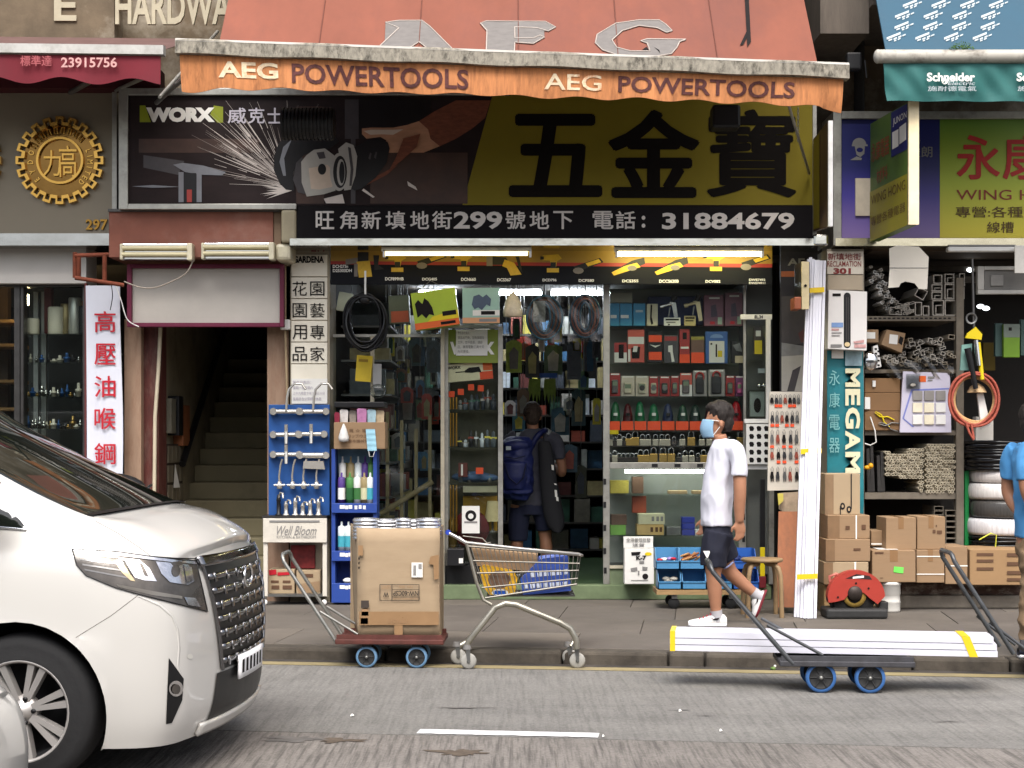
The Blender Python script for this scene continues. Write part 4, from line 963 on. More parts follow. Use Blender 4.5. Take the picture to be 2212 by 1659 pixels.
COLS = [(60,66,70),(40,44,50),(74,70,62),(96,96,92),(34,60,84),(110,100,70),(60,30,28),(36,62,50),(120,116,110),(150,140,60),(24,24,26),(90,40,30),(140,146,150)]
CM = [M('stock_%d' % i,tuple(min(255,int(v * 1.45 + 12)) for v in c),.45,var=.25,scale=12) for i,c in enumerate(COLS)]
# back shelving: shelves + lots of stock cartons (dim; too deep to pick out singly)
mb = MB(); mk = MB()
for row in range(9):
    z = .3 + row * .31; mk.box(SX0 + .3,PX(1300,16) + .5,17.6,18.1,z - .02,z)
    x = SX0 + .35
    while x < PX(1300,16) + .4:
        wd = random.uniform(.06,.22); h = random.uniform(.1,.27); mb.m(random.randrange(len(CM))); mb.box(x,x + wd * .94,17.55 + random.uniform(0,.2),18,z + .001,z + h); x += wd + random.uniform(0,.05)
mk.build('back_shelves',DKST,sh)
st_ = mb.build('shelf_stock',CM,sh); st_['kind'] = 'stuff'
# left side shelving seen through the window
mb = MB(); mk = MB()
for row in range(8):
    z = .35 + row * .33; mk.box(SX0 + .02,SX0 + .5,14.7,17.4,z - .02,z)
    y = 14.75
    while y < 17.3:
        wd = random.uniform(.06,.2); h = random.uniform(.1,.28); mb.m(random.randrange(len(CM))); mb.box(SX0 + .1,SX0 + random.uniform(.35,.52),y,y + wd * .9,z + .001,z + h); y += wd + random.uniform(0,.04)
mk.build('side_shelves',METAL,sh); mb.build('side_stock',CM,sh)['kind'] = 'stuff'
# tools hanging from a ceiling rail deep inside
HANG = [(1110,770,34,70,(126,140,50)),(1150,780,30,70,(40,40,40)),(1195,776,40,66,(70,84,60)),(1060,760,34,60,(130,136,140)),(1240,780,30,80,(52,58,66)),(1275,760,26,110,(70,70,76)),(860,790,40,80,(70,84,96)),(900,760,34,60,(60,80,100)),(936,770,30,70,(84,96,104)),(880,880,36,70,(48,52,54)),(925,870,44,60,(92,96,98)),(740,800,18,120,(130,40,40)),(760,850,20,60,(60,56,54)),(1130,870,26,60,(80,60,40)),(1250,880,30,80,(36,60,66)),(1210,910,40,60,(40,70,84)),(1230,990,34,60,(40,60,70)),(1255,1040,24,70,(56,58,46))]
HANG += [(random.choice([random.uniform(830,950),random.uniform(1090,1300)]),random.uniform(660,1000),random.uniform(14,30),random.uniform(26,60),random.choice([(150,60,50),(190,190,186),(70,110,140),(200,170,60),(90,120,90),(60,60,66),(150,150,146),(120,90,70)])) for _ in range(46)]
mats_ = [M('hung_%d' % i,tuple(min(255,int(v * 1.3)) for v in h[4]),.35,var=.35,scale=14) for i,h in enumerate(HANG)]
for i,(x,y,w_,h_,c) in enumerate(HANG):
    D = 15.6 + (i % 4) * .35; t = thing('hanging_pack',None,None,P(x,y + h_ / 2,D),'packs hanging inside the dark shop'); hue = 'grey' if max(c) - min(c) < 22 else 'reddish' if c[0] == max(c) and c[1] < c[0] * .7 else 'yellowish' if c[2] < min(c[0],c[1]) * .8 else 'greenish' if c[1] == max(c) else 'bluish'; hue = ('pale ' if sum(c) > 330 else 'dark ') + hue; t['group'] = hue + ' packs hanging in the shop'; tag(t,'%s packaged tool hanging from a hook inside the dark shop' % hue,'tool pack')
    mb = MB(); mb.pprism([(x - w_ / 2,y - h_ / 2 + 6),(x - 5,y - h_ / 2),(x + 5,y - h_ / 2),(x + w_ / 2,y - h_ / 2 + 6),(x + w_ / 2,y + h_ / 2),(x - w_ / 2,y + h_ / 2)],D,.03); mb.build('card',mats_[i],t)
    mb = MB(); mb.pprism([(x - w_ * .3,y - h_ * .1),(x,y - h_ * .3),(x + w_ * .3,y - h_ * .15),(x + w_ * .25,y + h_ * .38),(x - w_ * .25,y + h_ * .38)],D - .04,.039); mb.build('tool',CM[(i * 3 + 2) % len(CM)],t)
    mb = MB(); mb.cyl(P(x,y - h_ / 2 + 3,D + .015),(PX(x,D),D + .015,3.25),.003,n=4); mb.build('hook_wire',METAL,t)
gl_ = thing('work_gloves','pair of pale green work gloves hanging in the dark shop','gloves',P(1170,872,16.0))
GLV = M('glove_green',(120,140,60),.7,var=.2,scale=20)
for gx in (1155,1188):
    mb = MB(); mb.pprism([(gx - 12,818),(gx + 12,818),(gx + 13,845),(gx + 11,868),(gx + 7,850),(gx + 5,874),(gx + 1,850),(gx - 3,872),(gx - 6,848),(gx - 12,866),(gx - 14,842)],16.0,.03); mb.build('glove',GLV,gl_)
mb = MB(); mb.pbox(1138,806,1204,816,16.0,.02); mb.build('blue_header',BLUE,gl_)
# window posts and pane
lw = thing('shop_window','aluminium framed glass shop window beside the open doorway','shop window',(PX(840,14.1),14.1,.09))
for x0,x1,y0 in ((708,718,612),(800,808,725),(952,960,705)):
    mb = MB(); mb.box(PX(x0,14.05),PX(x1,14.05),14.05,14.11,.09,PZ(y0,14.05)); mb.build('post',M('cream_alu',(176,168,148),.45,.3,var=.1,dirt=.3,dscale=6),lw)
mb = MB(); mb.pbox(718,722,952,728,14.06,.05); mb.build('rail',ALU,lw)
mb = MB(); mb.box(PX(718,14.08),PX(952,14.08),14.08,14.086,.25,PZ(728,14.08)); mb.build('pane',GLASS,lw)
mb = MB(); mb.box(PX(718,14.08),PX(952,14.08),14.055,14.11,.09,.25); mb.build('bottom_rail',ALU,lw)
lad = thing('timber_ladder','pale wooden ladder frames standing behind the shop window','ladder',P(880,1250,14.7))
PALEW = M('pale_timber',(140,128,96),.7,var=.2,stretch=(6,6,1))
for x in (833,864,895,925):
    mb = MB(); mb.box(PX(x,14.7),PX(x + 7,14.7),14.7,14.76,.2,PZ(890 + (x % 7) * 6,14.7)); mb.build('rail',PALEW,lad)
mb = MB(); mb.cyl(P(822,1110,14.68),P(935,1040,14.68),.03,n=6); mb.build('brace',PALEW,lad)
mb = MB(); mb.pbox(722,868,830,880,13.62,.4,.006); mb.build('rack_board',BLACK,label='black flat board lying across the top of the sealant rack',cat='board')

# ---- hanging goods under the banner
hc = thing('hose_coil','coil of glossy black hose hung by a white strap','hose',P(790,748,13.72))
HOSE = M('glossy_black_hose',(20,20,22),.18,var=.1)
for k in range(9):
    rx = 33 + k * 1.9; ry = 52 + (k % 3) * 4; cy = 690 + (k % 3) * 3; ph = k * .7
    mb = MB(); mb.tube([P(789 + rx * math.cos(a) * (1 + .05 * math.sin(2 * a + ph)),cy + ry * math.sin(a) + 3 * math.sin(3 * a + ph),13.7 + .03 * (k % 4) + .02 * math.sin(a + ph)) for a in [2 * math.pi * i / 40 for i in range(40)]],.0115,7,closed=True); mb.build('hose_loop',HOSE,hc)
mb = MB(); mb.pbox(787,585,791,645,13.7,.01); mb.build('strap',WHITE,hc)
mb = MB(); mb.ball(P(788,648,13.7),.05,10,(1.1,.7,.8)); mb.build('knot',BLACK,hc)
def hangbox(cx,cy,w_,h_,D,dp,rot,mats,lab,nm='tool_box_carton',cat='carton',shapes=(),wire=None):
    t = thing(nm,lab,cat,P(cx,cy + h_ / 2,D)); c,s = math.cos(rot),math.sin(rot)
    f = lambda u,v: (cx + u * c - v * s,cy + u * s + v * c)
    mb = MB(); pts = [f(-w_ / 2,-h_ / 2),f(w_ / 2,-h_ / 2),f(w_ / 2,h_ / 2),f(-w_ / 2,h_ / 2)]; mb.pprism(pts,D,dp); mb.build('box',mats,t)
    for nm2,mt,poly in shapes:
        mb = MB(); flat(mb,[f(u,v) for u,v in poly],D,.003 + .0008 * [q[0] for q in shapes].index(nm2)); mb.build(nm2,mt,t)
    if wire:
        mb = MB(); p0,p1 = f(-w_ * .35,-h_ / 2),f(w_ * .3,-h_ / 2); mb.tube([P(*p0,D + dp / 2),P(*wire,D + dp / 2),P(*p1,D + dp / 2)],.003,4); mb.build('string',METAL,t)
    return t
LIME = M('lime_print',(160,182,50),.45,var=.1,scale=4); PTEAL = M('pale_teal_print',(150,184,170),.5,var=.08); ORP = M('orange_print',(214,96,36),.5,var=.08); PPINK = M('pale_orange_print',(204,150,110),.5,var=.1)
prof = [(-42,-16),(-34,-24),(-26,-14),(-20,-26),(-12,-18),(-6,-4),(-4,14),(-14,10),(-22,18),(-30,8),(-40,14)]
hangbox(940,667,96,80,13.72,.16,R(-8),LIME,'lime green and orange hose set box hanging tilted on a string',shapes=[('orange_band',ORP,rect(-48,26,48,40)),('hose_picture',INK,prof),('yellow_band',YEL,[(-8,16),(48,8),(48,26),(-20,26)]),('nozzle_picture',INK,rect(14,8,44,18)),('mark',INK,rect(8,30,40,36))],wire=(930,606))
hangbox(1039,660,80,76,13.74,.16,R(-.5),PTEAL,'pale teal and orange hose set box hanging upright on a string',shapes=[('orange_band',PPINK,rect(-40,26,40,38)),('hose_picture',M('slate_print',(70,84,104),.5),[(-20,-2),(-16,-20),(-4,-24),(4,-18),(12,-24),(22,-14),(20,2),(12,-2),(2,10),(-6,4),(-14,8)]),('yellow_band',PAPER,rect(-18,10,40,22)),('nozzle_picture',INK,rect(0,12,30,20)),('mark',GINK,rect(-4,29,34,35))],wire=(1039,606))
hangbox(862,668,44,60,13.95,.14,R(-3),M('dim_green_box',(86,92,70),.5),'grey green box with orange pouch hanging behind the tilted lime box',shapes=[('orange_pouch',M('dim_orange',(168,80,44),.5),rect(-18,4,20,28))])
hangbox(744,652,30,40,13.95,.1,R(10),M('pale_bag',(170,174,150),.4,var=.2),'pale packet hanging beside the black hose coil','hanging_packet','packet')
hangbox(786,796,34,56,14.0,.06,R(4),M('yellow_packet',(206,178,46),.5,var=.12),'yellow packet hanging below the black hose coil','hanging_packet','packet',shapes=[('print',M('olive_ink',(150,120,30),.5),rect(-12,-20,8,-14))])
CLR = GL('clear_bag',(225,228,226),.9,.15)
bg_ = thing('clear_bag','clear plastic bag with grey card hanging beside the yellow packet','bag',P(815,862,13.98))
mb = MB(); mb.ball(P(816,845,13.98),.075,12,(1,.5,.9)); mb.build('bag',CLR,bg_)
mb = MB(); mb.pbox(806,786,824,838,13.98,.012); mb.build('card',M('grey_card',(150,150,148),.6,var=.1),bg_)
cb = thing('cone_bag','pointed translucent bag with pale contents hung beside the teal box','bag',P(1108,684,13.75))
mb = MB(); mb.lathe([(0,PZ(684,13.75)),(.085,PZ(683,13.75)),(.09,PZ(672,13.75)),(.07,PZ(650,13.75)),(.03,PZ(634,13.75)),(.008,PZ(628,13.75)),(0,PZ(626,13.75))],(PX(1108,13.75),13.8,0),14); mb.build('bag',M('pale_cone_bag',(210,196,168),.35,var=.2,scale=20),cb)  # plain pale cream bag, not emissive
mb = MB(); mb.cyl(P(1108,628,13.8),P(1108,612,13.8),.004); mb.build('string',INK,cb)
for k,(x0,x1,y0,y1,lab,c1,c2) in enumerate(((1133,1220,630,742,'clear bag of copper coloured hoses with a printed card',(124,84,64),(60,104,124)),(1226,1302,628,738,'clear bag of reddish and blue hoses next to display case',(136,84,72),(40,76,96)))):
    t = thing('bagged_hose',lab,'bagged hose',P((x0 + x1) / 2,y1,13.85)); cx = (x0 + x1) / 2
    for q in range(7):
        rx = (x1 - x0) * (.44 - q * .05); ry = (y1 - y0) * (.42 - q * .025)
        mb = MB(); mb.tube([P(cx + rx * math.cos(a),(y0 + y1) / 2 + ry * math.sin(a),13.86 + .03 * (q % 3)) for a in [2 * math.pi * i / 28 for i in range(28)]],.0105,6,closed=True); mb.build('hose_loop',M('hose_%d_%d' % (k,q % 2),c1 if q % 2 else c2,.4),t)
    mb = MB(); mb.grid(lambda u,v: P(x0 + (x1 - x0) * u,y1 + (y0 - y1) * v,13.8 + .03 * math.sin(u * 9 + v * 4) * math.sin(v * 7)),14,14); mb.build('film',CLR,t)
    if k == 0:
        mb = MB(); mb.pbox(1152,650,1178,696,13.815,.004); mb.build('card',M('print_card',(150,150,140),.6,var=.5,scale=25),t)
    mb = MB(); mb.cyl(P(cx,y0 + 4,13.86),P(cx,612,13.86),.004); mb.build('string',INK,t)

# ---- middle cabinet
mc = thing('glass_cabinet','narrow aluminium glass cabinet with green sign at the shop doorway','cabinet',(PX(1022,14.4),14.5,.2))
CD = 14.15
for x0,x1 in ((960,968),(1076,1086)):
    mb = MB(); mb.box(PX(x0,CD),PX(x1,CD),CD,CD + .05,.22,PZ(705,CD)); mb.build('post',ALU,mc)
    mb = MB(); mb.box(PX(x0,CD),PX(x1,CD),CD + .4,CD + .45,.22,PZ(705,CD)); mb.build('post',ALU,mc)
mb = MB(); mb.pbox(968.2,702,1075.8,709,CD,.05); mb.build('top_rail',ALU,mc)
mb = MB(); mb.pbox(962,1222,1300 - 215,1264,CD - .02,.5); mb.build('plinth',BLACK,mc)
for y in (885,966,1042,1150,1218):
    mb = MB(); mb.box(PX(968,CD),PX(1076,CD),CD + .05,CD + .42,PZ(y,CD + .05) - .008,PZ(y,CD + .05)); mb.build('shelf',GLASSG,mc)
mb = MB(); mb.pbox(968.3,712,1075.7,784,CD + .005,.012); mb.build('sign_panel',M('olive_panel',(120,134,50),.5,var=.05),mc)
txt('WORX',972,738,1068,766,CD + .004,WINK,mc,.06)
mb = MB(); mb.pbox(968.3,790,1075.7,1218,CD + .03,.005); mb.build('pane',GLASS,mc)
mb = MB(); mb.box(PX(968,CD),PX(1076,CD),CD + .46,CD + .47,.22,PZ(705,CD)); mb.build('back',M('cab_back',(78,76,62),.6,var=.3,scale=6),mc)
np_ = thing('paper_notice','white paper notice stuck over the green cabinet sign','notice',P(1018,768,CD - .01))
mb = MB(); mb.pbox(985,712,1053,768,CD - .008,.006); mb.build('sheet',PAPER,np_)
for k,s in enumerate(('敬告各位客人：','貨品出門後，如有損壞及','欠件，恕不負責，請即','日，購買電動工具十天','內可更換。')):
    txt(s,989,716 + k * 10,1006 + (10,40,36,40,8)[k],723 + k * 10,CD - .009,GINK,np_)
sb = thing('saw_carton','long white and orange reciprocating saw carton tilted in the cabinet','carton',P(1014,832,CD + .08))
f_ = lambda u,v: (1014 + u * math.cos(R(-5)) - v * math.sin(R(-5)),803 + u * math.sin(R(-5)) + v * math.cos(R(-5)))
mb = MB(); mb.pprism([f_(-48,-19),(f_(50,-19)),f_(50,19),f_(-48,19)],CD + .06,.1); mb.build('box',M('cream_carton',(224,214,178),.5),sb)
prints([(ORANGE,[f_(22,2),f_(50,2),f_(50,19),f_(22,19)]),(INK,[f_(-10,-3),f_(0,-9),f_(22,-9),f_(26,4),f_(18,2),f_(6,3),f_(-10,1)]),(INK,[f_(-30,-2),f_(-10,-2),f_(-10,0),f_(-30,0)]),(ORP,[f_(30,-19),f_(50,-19),f_(50,0),f_(30,0)])],CD + .06,sb)
mb = MB(); vs1,fs1 = txtmesh('WORX',.05); 
mb = MB(); addtxt(mb,'WORX',[P(*f_(-46,-8),CD + .06),P(*f_(-18,-8),CD + .06),P(*f_(-18,-15),CD + .06),P(*f_(-46,-15),CD + .06)],.04,.004); mb.build('lettering',INK,sb)
def pack(x0,y0,x1,y1,D,dp,mat,nm,lab,cat,shp=(),c=.004,grp=None):
    """carton / blister pack from pixels with printed shapes in fractions (u right, v down)"""
    t = thing(nm,lab,cat,P((x0 + x1) / 2,y1,D + dp / 2),grp)
    mb = MB(); mb.pbox(x0,y0,x1,y1,D,dp,c); mb.build('box',mat,t)
    if shp:
        prints([(m_,[(x0 + (x1 - x0) * u,y0 + (y1 - y0) * v) for u,v in pts]) for m_,pts in shp],D,t)
    return t
for i,(x,y) in enumerate(((975,851),(995,846),(1017,836),(1038,838))):
    mb = MB(); mb.pbox(x - 6,y - 6,x + 7,y + 7,CD + .07,.004); mb.build('price_tag',ORANGE,label='fluorescent orange price tag inside the narrow glass cabinet',cat='price tag',group='orange tags in the narrow cabinet')
BRASS = M('brass_rod',(186,140,62),.3,.8)
for i,x in enumerate((973,979,986)):
    for (ya,yb) in ((858,884),(892,964),(1048,1148)):
        cylin(x,ya,yb,.008,CD + .1,BRASS,'brass_bar','thin brass bar standing upright in the narrow glass cabinet','bar',grp='brass bars in the cabinet')
for sy,n in ((885,7),(966,7),(1042,4)):
    for i in range(n):
        x = 992 + i * 84 / n + random.uniform(0,4); h = random.uniform(14,46); w_ = random.uniform(8,14); D = CD + .12 + random.uniform(0,.1)
        t = thing('small_tool','dark small tool standing on a glass shelf of the narrow cabinet','tool',P(x,sy,D),'small tools in the narrow cabinet'); mt = random.choice([CM[0],CM[1],CM[3],CM[10],CM[12],METAL])
        mb = MB(); mb.lathe([(0,0),(w_ * .5 * D / FPX,0),(w_ * .5 * D / FPX,h * .5 * D / FPX),(w_ * .3 * D / FPX,h * .6 * D / FPX),(w_ * .3 * D / FPX,h * .9 * D / FPX),(0,h * D / FPX)],(PX(x,D),D,PZ(sy,CD + .05)),9); mb.build('body',mt,t)
        mb = MB(); mb.box(PX(x - w_ * .6,D),PX(x + w_ * .6,D),D - .02,D + .02,PZ(sy,CD + .05) + h * .5 * D / FPX,PZ(sy,CD + .05) + h * .62 * D / FPX); mb.build('collar',random.choice(CM),t)
jb = thing('folded_tarp','folded blue grey cloth lying on the cabinet shelf','cloth',P(1022,1042,CD + .1))
mb = MB(); mb.ball(P(1020,1030,CD + .2),.2,16,(1,.5,.26)); mb.ball(P(1046,1032,CD + .2),.14,12,(1,.6,.3)); o_ = mb.build('cloth',M('denim_blue',(72,96,130),.8,var=.25,scale=10,bump=.4),jb); remesh(o_,.012,4)
pack(990,1000,1010,1030,CD + .06,.06,M('dkred_box',(96,44,36),.5),'carton','dark red striped carton above the folded blue cloth','carton',[(PAPER,rect(.3,.1,.5,.9))])
mb = MB(); mb.pbox(1028,1010,1044,1024,CD + .05,.004); mb.build('price_tag',ORANGE,label='fluorescent orange tag propped above the folded blue cloth',cat='price tag')
pack(1000,1050,1074,1064,CD + .1,.2,M('olive_box',(160,156,130),.6),'flat_carton','flat pale carton on the shelf under the blue cloth','carton')
pack(1000,1072,1074,1148,CD + .3,.1,M('mustard_panel',(172,134,40),.6,var=.2),'yellow_case','mustard yellow case at the back of the low cabinet shelf','case')
rl = thing('cable_reel','dark red cable reel behind a white leaflet in the cabinet','cable reel',P(1017,1218,CD + .15))
mb = MB(); mb.lathe([(0,-.06),(.17,-.06),(.175,-.05),(.12,-.04),(.12,.04),(.175,.05),(.17,.06),(0,.06)],P(1017,1142,CD + .2),24,'y'); mb.build('drum',M('dark_red_reel',(92,22,26),.4),rl)
mb = MB(); mb.tube([P(990,1160,CD + .16),P(996,1216,CD + .16),P(1040,1216,CD + .16),P(1046,1160,CD + .16)],.01,6); mb.build('stand',BLACK,rl)
lf = thing('leaflet','white leaflet with a round picture fixed on the red reel','leaflet',P(1016,1152,CD + .02))
mb = MB(); mb.pbox(998,1093,1036,1152,CD + .015,.004); mb.build('sheet',PAPER,lf); prints([(INK,ell(1017,1114,12,12,20)),(PAPER,ell(1017,1115,6,6,12)),(GINK,rect(1003,1126,1031,1130))],CD + .015,lf)
tlp = thing('table_lamp','small cream shaded table lamp at the edge of the cabinet','lamp',P(1066,1148,CD + .2))
mb = MB(); z = PZ(1126,CD + .2); mb.lathe([(.075,z),(.05,z + .19)],(PX(1064,CD + .2),CD + .2,0),16); mb.lathe([(.05,z + .19),(.075,z)],(PX(1064,CD + .2),CD + .205,0),16); mb.build('shade',M('cream_shade',(206,192,146),.7),tlp)
mb = MB(); z = PZ(1150,CD + .2); mb.lathe([(0,z),(.05,z),(.05,z + .01),(.01,z + .02),(.01,z + .12),(0,z + .12)],(PX(1064,CD + .2),CD + .2,0),12); mb.build('foot',METAL,tlp)
lan = thing('lantern','brass coloured lantern standing beside the red reel','lantern',P(977,1218,CD + .12))
mb = MB(); z = PZ(1218,CD + .12); k = .9; mb.lathe([(0,z),(.05,z),(.055,z + .06),(.03,z + .1),(.045,z + .2),(.045,z + .32),(.06,z + .36),(.03,z + .42),(0,z + .44)],(PX(977,CD + .12),CD + .16,0),14); mb.build('body',M('old_brass',(122,100,56),.35,.7,var=.3),lan)
tbx = pack(966,1186,1002,1222,13.9,.2,BLACK,'tool_case','small black tool case with white label by the cabinet foot','tool case',[(PAPER,rect(.7,.55,.95,.85))])

# ---- right glass display case
dc = thing('display_case','wide aluminium and glass display case of testers and padlocks','display case',(PX(1460,14.3),14.35,.2))
RD_ = 14.1; RX0,RX1 = 1318,1608
def rbar(x0,y0,x1,y1,nm='frame_bar',mt=ALU,D=RD_,d=.05):
    mb = MB(); mb.pbox(x0,y0,x1,y1,D,d,.003); return mb.build(nm,mt,dc)
rbar(1303,614,1317,1262); rbar(1596,1004,1612,1230); rbar(1606,615,1612,1003,d=.03)
rbar(1317.3,999,1606,1012)
GB = M('green_board',(112,124,96),.8,var=.2,dirt=.3)
mb = MB(); mb.pbox(1317,1228,1612,1262,RD_ + .01,.3); mb.build('base_board',GB,dc)
mb = MB(); mb.pbox(1317,1222,1600,1228,RD_ - .01,.06); mb.build('sill',M('cream_sill',(190,182,160),.6),dc)
mb = MB(); mb.box(PX(1316,RD_),PX(1612,RD_),14.55,14.57,.25,PZ(614,RD_)); mb.build('back',M('greygreen_back',(142,146,138),.6,var=.08,scale=2),dc)
for y in (706,786,858,931,963,998.4):
    mb = MB(); mb.box(PX(1318,RD_),PX(1606,RD_),RD_ + .06,14.54,PZ(y,RD_ + .06) - .007,PZ(y,RD_ + .06)); mb.build('shelf',GLASSG if y < 900 else DKST,dc)
for y in (1068,1157):
    mb = MB(); mb.box(PX(1318,RD_),PX(1596,RD_),RD_ + .06,14.54,PZ(y,RD_ + .06) - .009,PZ(y,RD_ + .06)); mb.build('shelf',GLASSG,dc)
mb = MB(); mb.pbox(1317.5,1222,1598,1229,RD_ + .06,.4); mb.build('bottom',DKST,dc)
mb = MB(); mb.pbox(1317.4,616,1605.6,998,RD_ + .02,.005); mb.build('pane',GLASS,dc)
mb = MB(); mb.pbox(1317.4,1013,1595,1221,RD_ + .02,.005); mb.build('pane',GLASS,dc)
for x,y in ((1306,1040),(1306,1090),(1306,1140),(1306,1190),(1307,1232),(1606,1018),(1606,1116),(1606,1164)):
    mb = MB(); mb.pbox(x - 2.5,y - 6,x + 3.5,y + 7,RD_ - .006,.006); mb.build('hinge_plate',BLACK,dc)
for x in (1414,1463,1512):
    mb = MB(); mb.pbox(x - 6,1002,x + 7,1009,RD_ - .006,.006); mb.build('latch',BLACK,dc)
ct = thing('case_lamp','lit greenish white tube lamp under the padlock shelf of the display case','lamp',P(1440,1024,RD_ + .1))
mb = MB(); mb.cyl(P(1350,1018,RD_ + .1),P(1590,1018,RD_ + .1),.016,n=8); mb.build('tube',EM('case_tube',(248,252,244),15.0),ct)
ID = RD_ + .1
BXB = M('sky_blue_carton',(52,128,168),.5,var=.06)
for i,(x0,x1) in enumerate(((1318,1338),(1339.5,1366),(1368,1394))):
    pack(x0,655,x1,704,ID,.1,BXB,'blue_carton','sky blue carton with white strip on the topmost display shelf' if i < 2 else 'plain sky blue carton beside the cream box on topmost shelf','carton',[(PAPER,rect(.05,.52,.7,.66))] if i < 2 else [(PALE,rect(.2,.3,.8,.4))],grp='sky blue cartons' if i < 2 else None)
pack(1318,632,1366,654,ID + .02,.1,M('grey_carton',(150,146,132),.6),'grey_carton','flat grey carton lying on the sky blue cartons','carton'); pack(1397,656,1421,704,ID,.08,M('cream_pack',(206,196,166),.5),'tool_pack','cream pack with picture of a hook on topmost shelf','tool pack',[(INK,[(.35,.05),(.5,.05),(.45,.6),(.6,.9),(.4,.95),(.3,.7)])])
mb = MB(); mb.pbox(1400,640,1520,702,ID + .22,.1,.01); mb.build('navy_cloth',M('navy_pack',(52,66,112),.6,var=.2),label='stack of navy blue packs behind the spray guns',cat='packs')
def gun(cx,cy,s,D,lab,mat):
    g = thing('spray_gun',lab,'spray gun',P(cx,cy + 34 * s,D))
    mb = MB(); mb.cyl(P(cx - 20 * s,cy - 2 * s,D),P(cx + 4 * s,cy - 8 * s,D),.012,.016); mb.cyl(P(cx - 22 * s,cy - 1 * s,D),P(cx - 14 * s,cy - 3 * s,D),.02); mb.build('barrel',mat,g)
    mb = MB(); mb.pprism([(cx - 2 * s,cy - 12 * s),(cx + 12 * s,cy - 10 * s),(cx + 18 * s,cy + 30 * s),(cx + 10 * s,cy + 32 * s),(cx + 4 * s,cy - 2 * s)],D - .012,.024); mb.build('handle',mat,g)
    mb = MB(); mb.pprism([(cx - 2 * s,cy),(cx + 1 * s,cy),(cx - 3 * s,cy + 22 * s),(cx - 5 * s,cy + 22 * s)],D - .006,.012); mb.build('trigger',METAL,g)
    mb = MB(); mb.cyl(P(cx + 4 * s,cy - 12 * s,D),P(cx + 10 * s,cy - 24 * s,D),.02,.03); mb.build('cup',BLACK,g)
gun(1448,664,1,ID + .02,'silver spray gun with black cup behind a handwritten card',CHROME); gun(1500,662,1,ID + .02,'cream spray gun hanging nose down by a yellowed card',M('cream_gun',(206,190,150),.3,.4))
pack(1434,686,1470,704,ID - .03,.01,PAPER,'price_card','handwritten white card standing before the silver spray gun','card',[(INK,rect(.1,.15,.9,.35)),(GINK,rect(.15,.5,.7,.65)),(INK,ell(.3,.85,.06,.1,8))]); pack(1478,682,1503,704,ID - .03,.01,M('yellowed_paper',(190,172,120),.7),'price_card','yellowed card standing before the cream spray gun','card',[(INK,rect(.1,.15,.9,.3)),(INK,rect(.1,.45,.8,.55))])
PLUM = M('plum_carton',(122,78,92),.5,var=.15,scale=8)
for i,(x0,x1,y0) in enumerate(((1521,1563,637),(1566,1604,632))):
    pack(x0,y0,x1,704,ID,.1,PLUM,'spray_gun_carton',['mauve spray gun carton with white edge on the topmost shelf','taller mauve spray gun carton at the topmost shelf end'][i],'carton',[(M('mauve_pic',(70,56,74),.5),[(.35,.35),(.6,.3),(.7,.7),(.35,.72)]),(WINK,rect(.25,.08,.8,.13)),(REDINK,rect(.3,.86,.55,.95)),(M('pale_green_lbl',(150,170,150),.5),rect(.7,.72,.92,.95))])
RP = M('red_pack',(160,52,50),.45,var=.12); RP2 = M('salmon_pack',(196,88,74),.45,var=.1); BLS = M('blister_grey',(150,146,142),.3,var=.15)
row2 = [(1327,740,1354,783,RP,[(PAPER,rect(0,.5,1,1)),(INK,rect(.35,.1,.75,.8))],'red and white tester pack with black tester'),(1356,712,1392,783,RP2,[(PAPER,rect(.02,.22,.98,.44)),(INK,[(.2,.55),(.75,.52),(.7,.88),(.25,.88)]),(PAPER,rect(.02,.6,.16,.98)),(PAPER,[(.35,.5),(.6,.5),(.55,.68),(.3,.68)])],'salmon pack with white label and blue grey tester'),(1400,716,1431,783,BLACK,[(ORANGE,rect(.05,.12,.95,.34)),(ORANGE,rect(.05,.66,.95,.92)),(PAPER,[(.1,.42),(.5,.46),(.9,.43),(.5,.52)])],'black pack with two orange labels'),(1434,724,1465,784,M('dark_grey_pack',(74,72,76),.4),[(RP,rect(.05,.05,.9,.2)),(PAPER,[(.3,.38),(.6,.36),(.62,.6),(.75,.95),(.55,.97),(.45,.62),(.3,.6)])],'grey pack with white infrared thermometer'),(1468,711,1490,784,RP,[(ORANGE,rect(0,.74,1,1)),(INK,rect(.3,.1,.7,.3)),(WINK,rect(.1,.52,.9,.58))],'tall red pack with orange label'),(1493,727,1521,784,M('brown_pack',(112,84,72),.45,var=.2),[(M('olive_hd',(150,140,60),.5),rect(0,0,1,.13)),(ORANGE,rect(0,.6,1,1))],'brown pack with olive header and orange label'),(1524,716,1572,785,M('mid_blue_pack',(58,96,160),.45,var=.08),[(PAPER,rect(.16,.3,.85,.98)),(M('blue_arc',(120,150,200),.5),ell(.5,.2,.3,.12,16,180,360)),(YEL,rect(.55,.6,.75,.8)),(INK,rect(.45,.4,.52,.8)),(INK,rect(.22,.36,.3,.42))],'blue carton with a white data card'),(1580,736,1606,784,BLACK,[(METAL,[(.1,.2),(.7,.1),(.9,.5),(.4,.45)]),(M('cream_lbl',(196,180,150),.6),rect(.3,.68,1,1))],'black silver tool with cream label')]
for x0,y0,x1,y1,m_,shp,lb in row2: pack(x0,y0,x1,y1,ID,.06,m_,'tester_pack',lb + ' on the second display shelf','tester pack',shp)
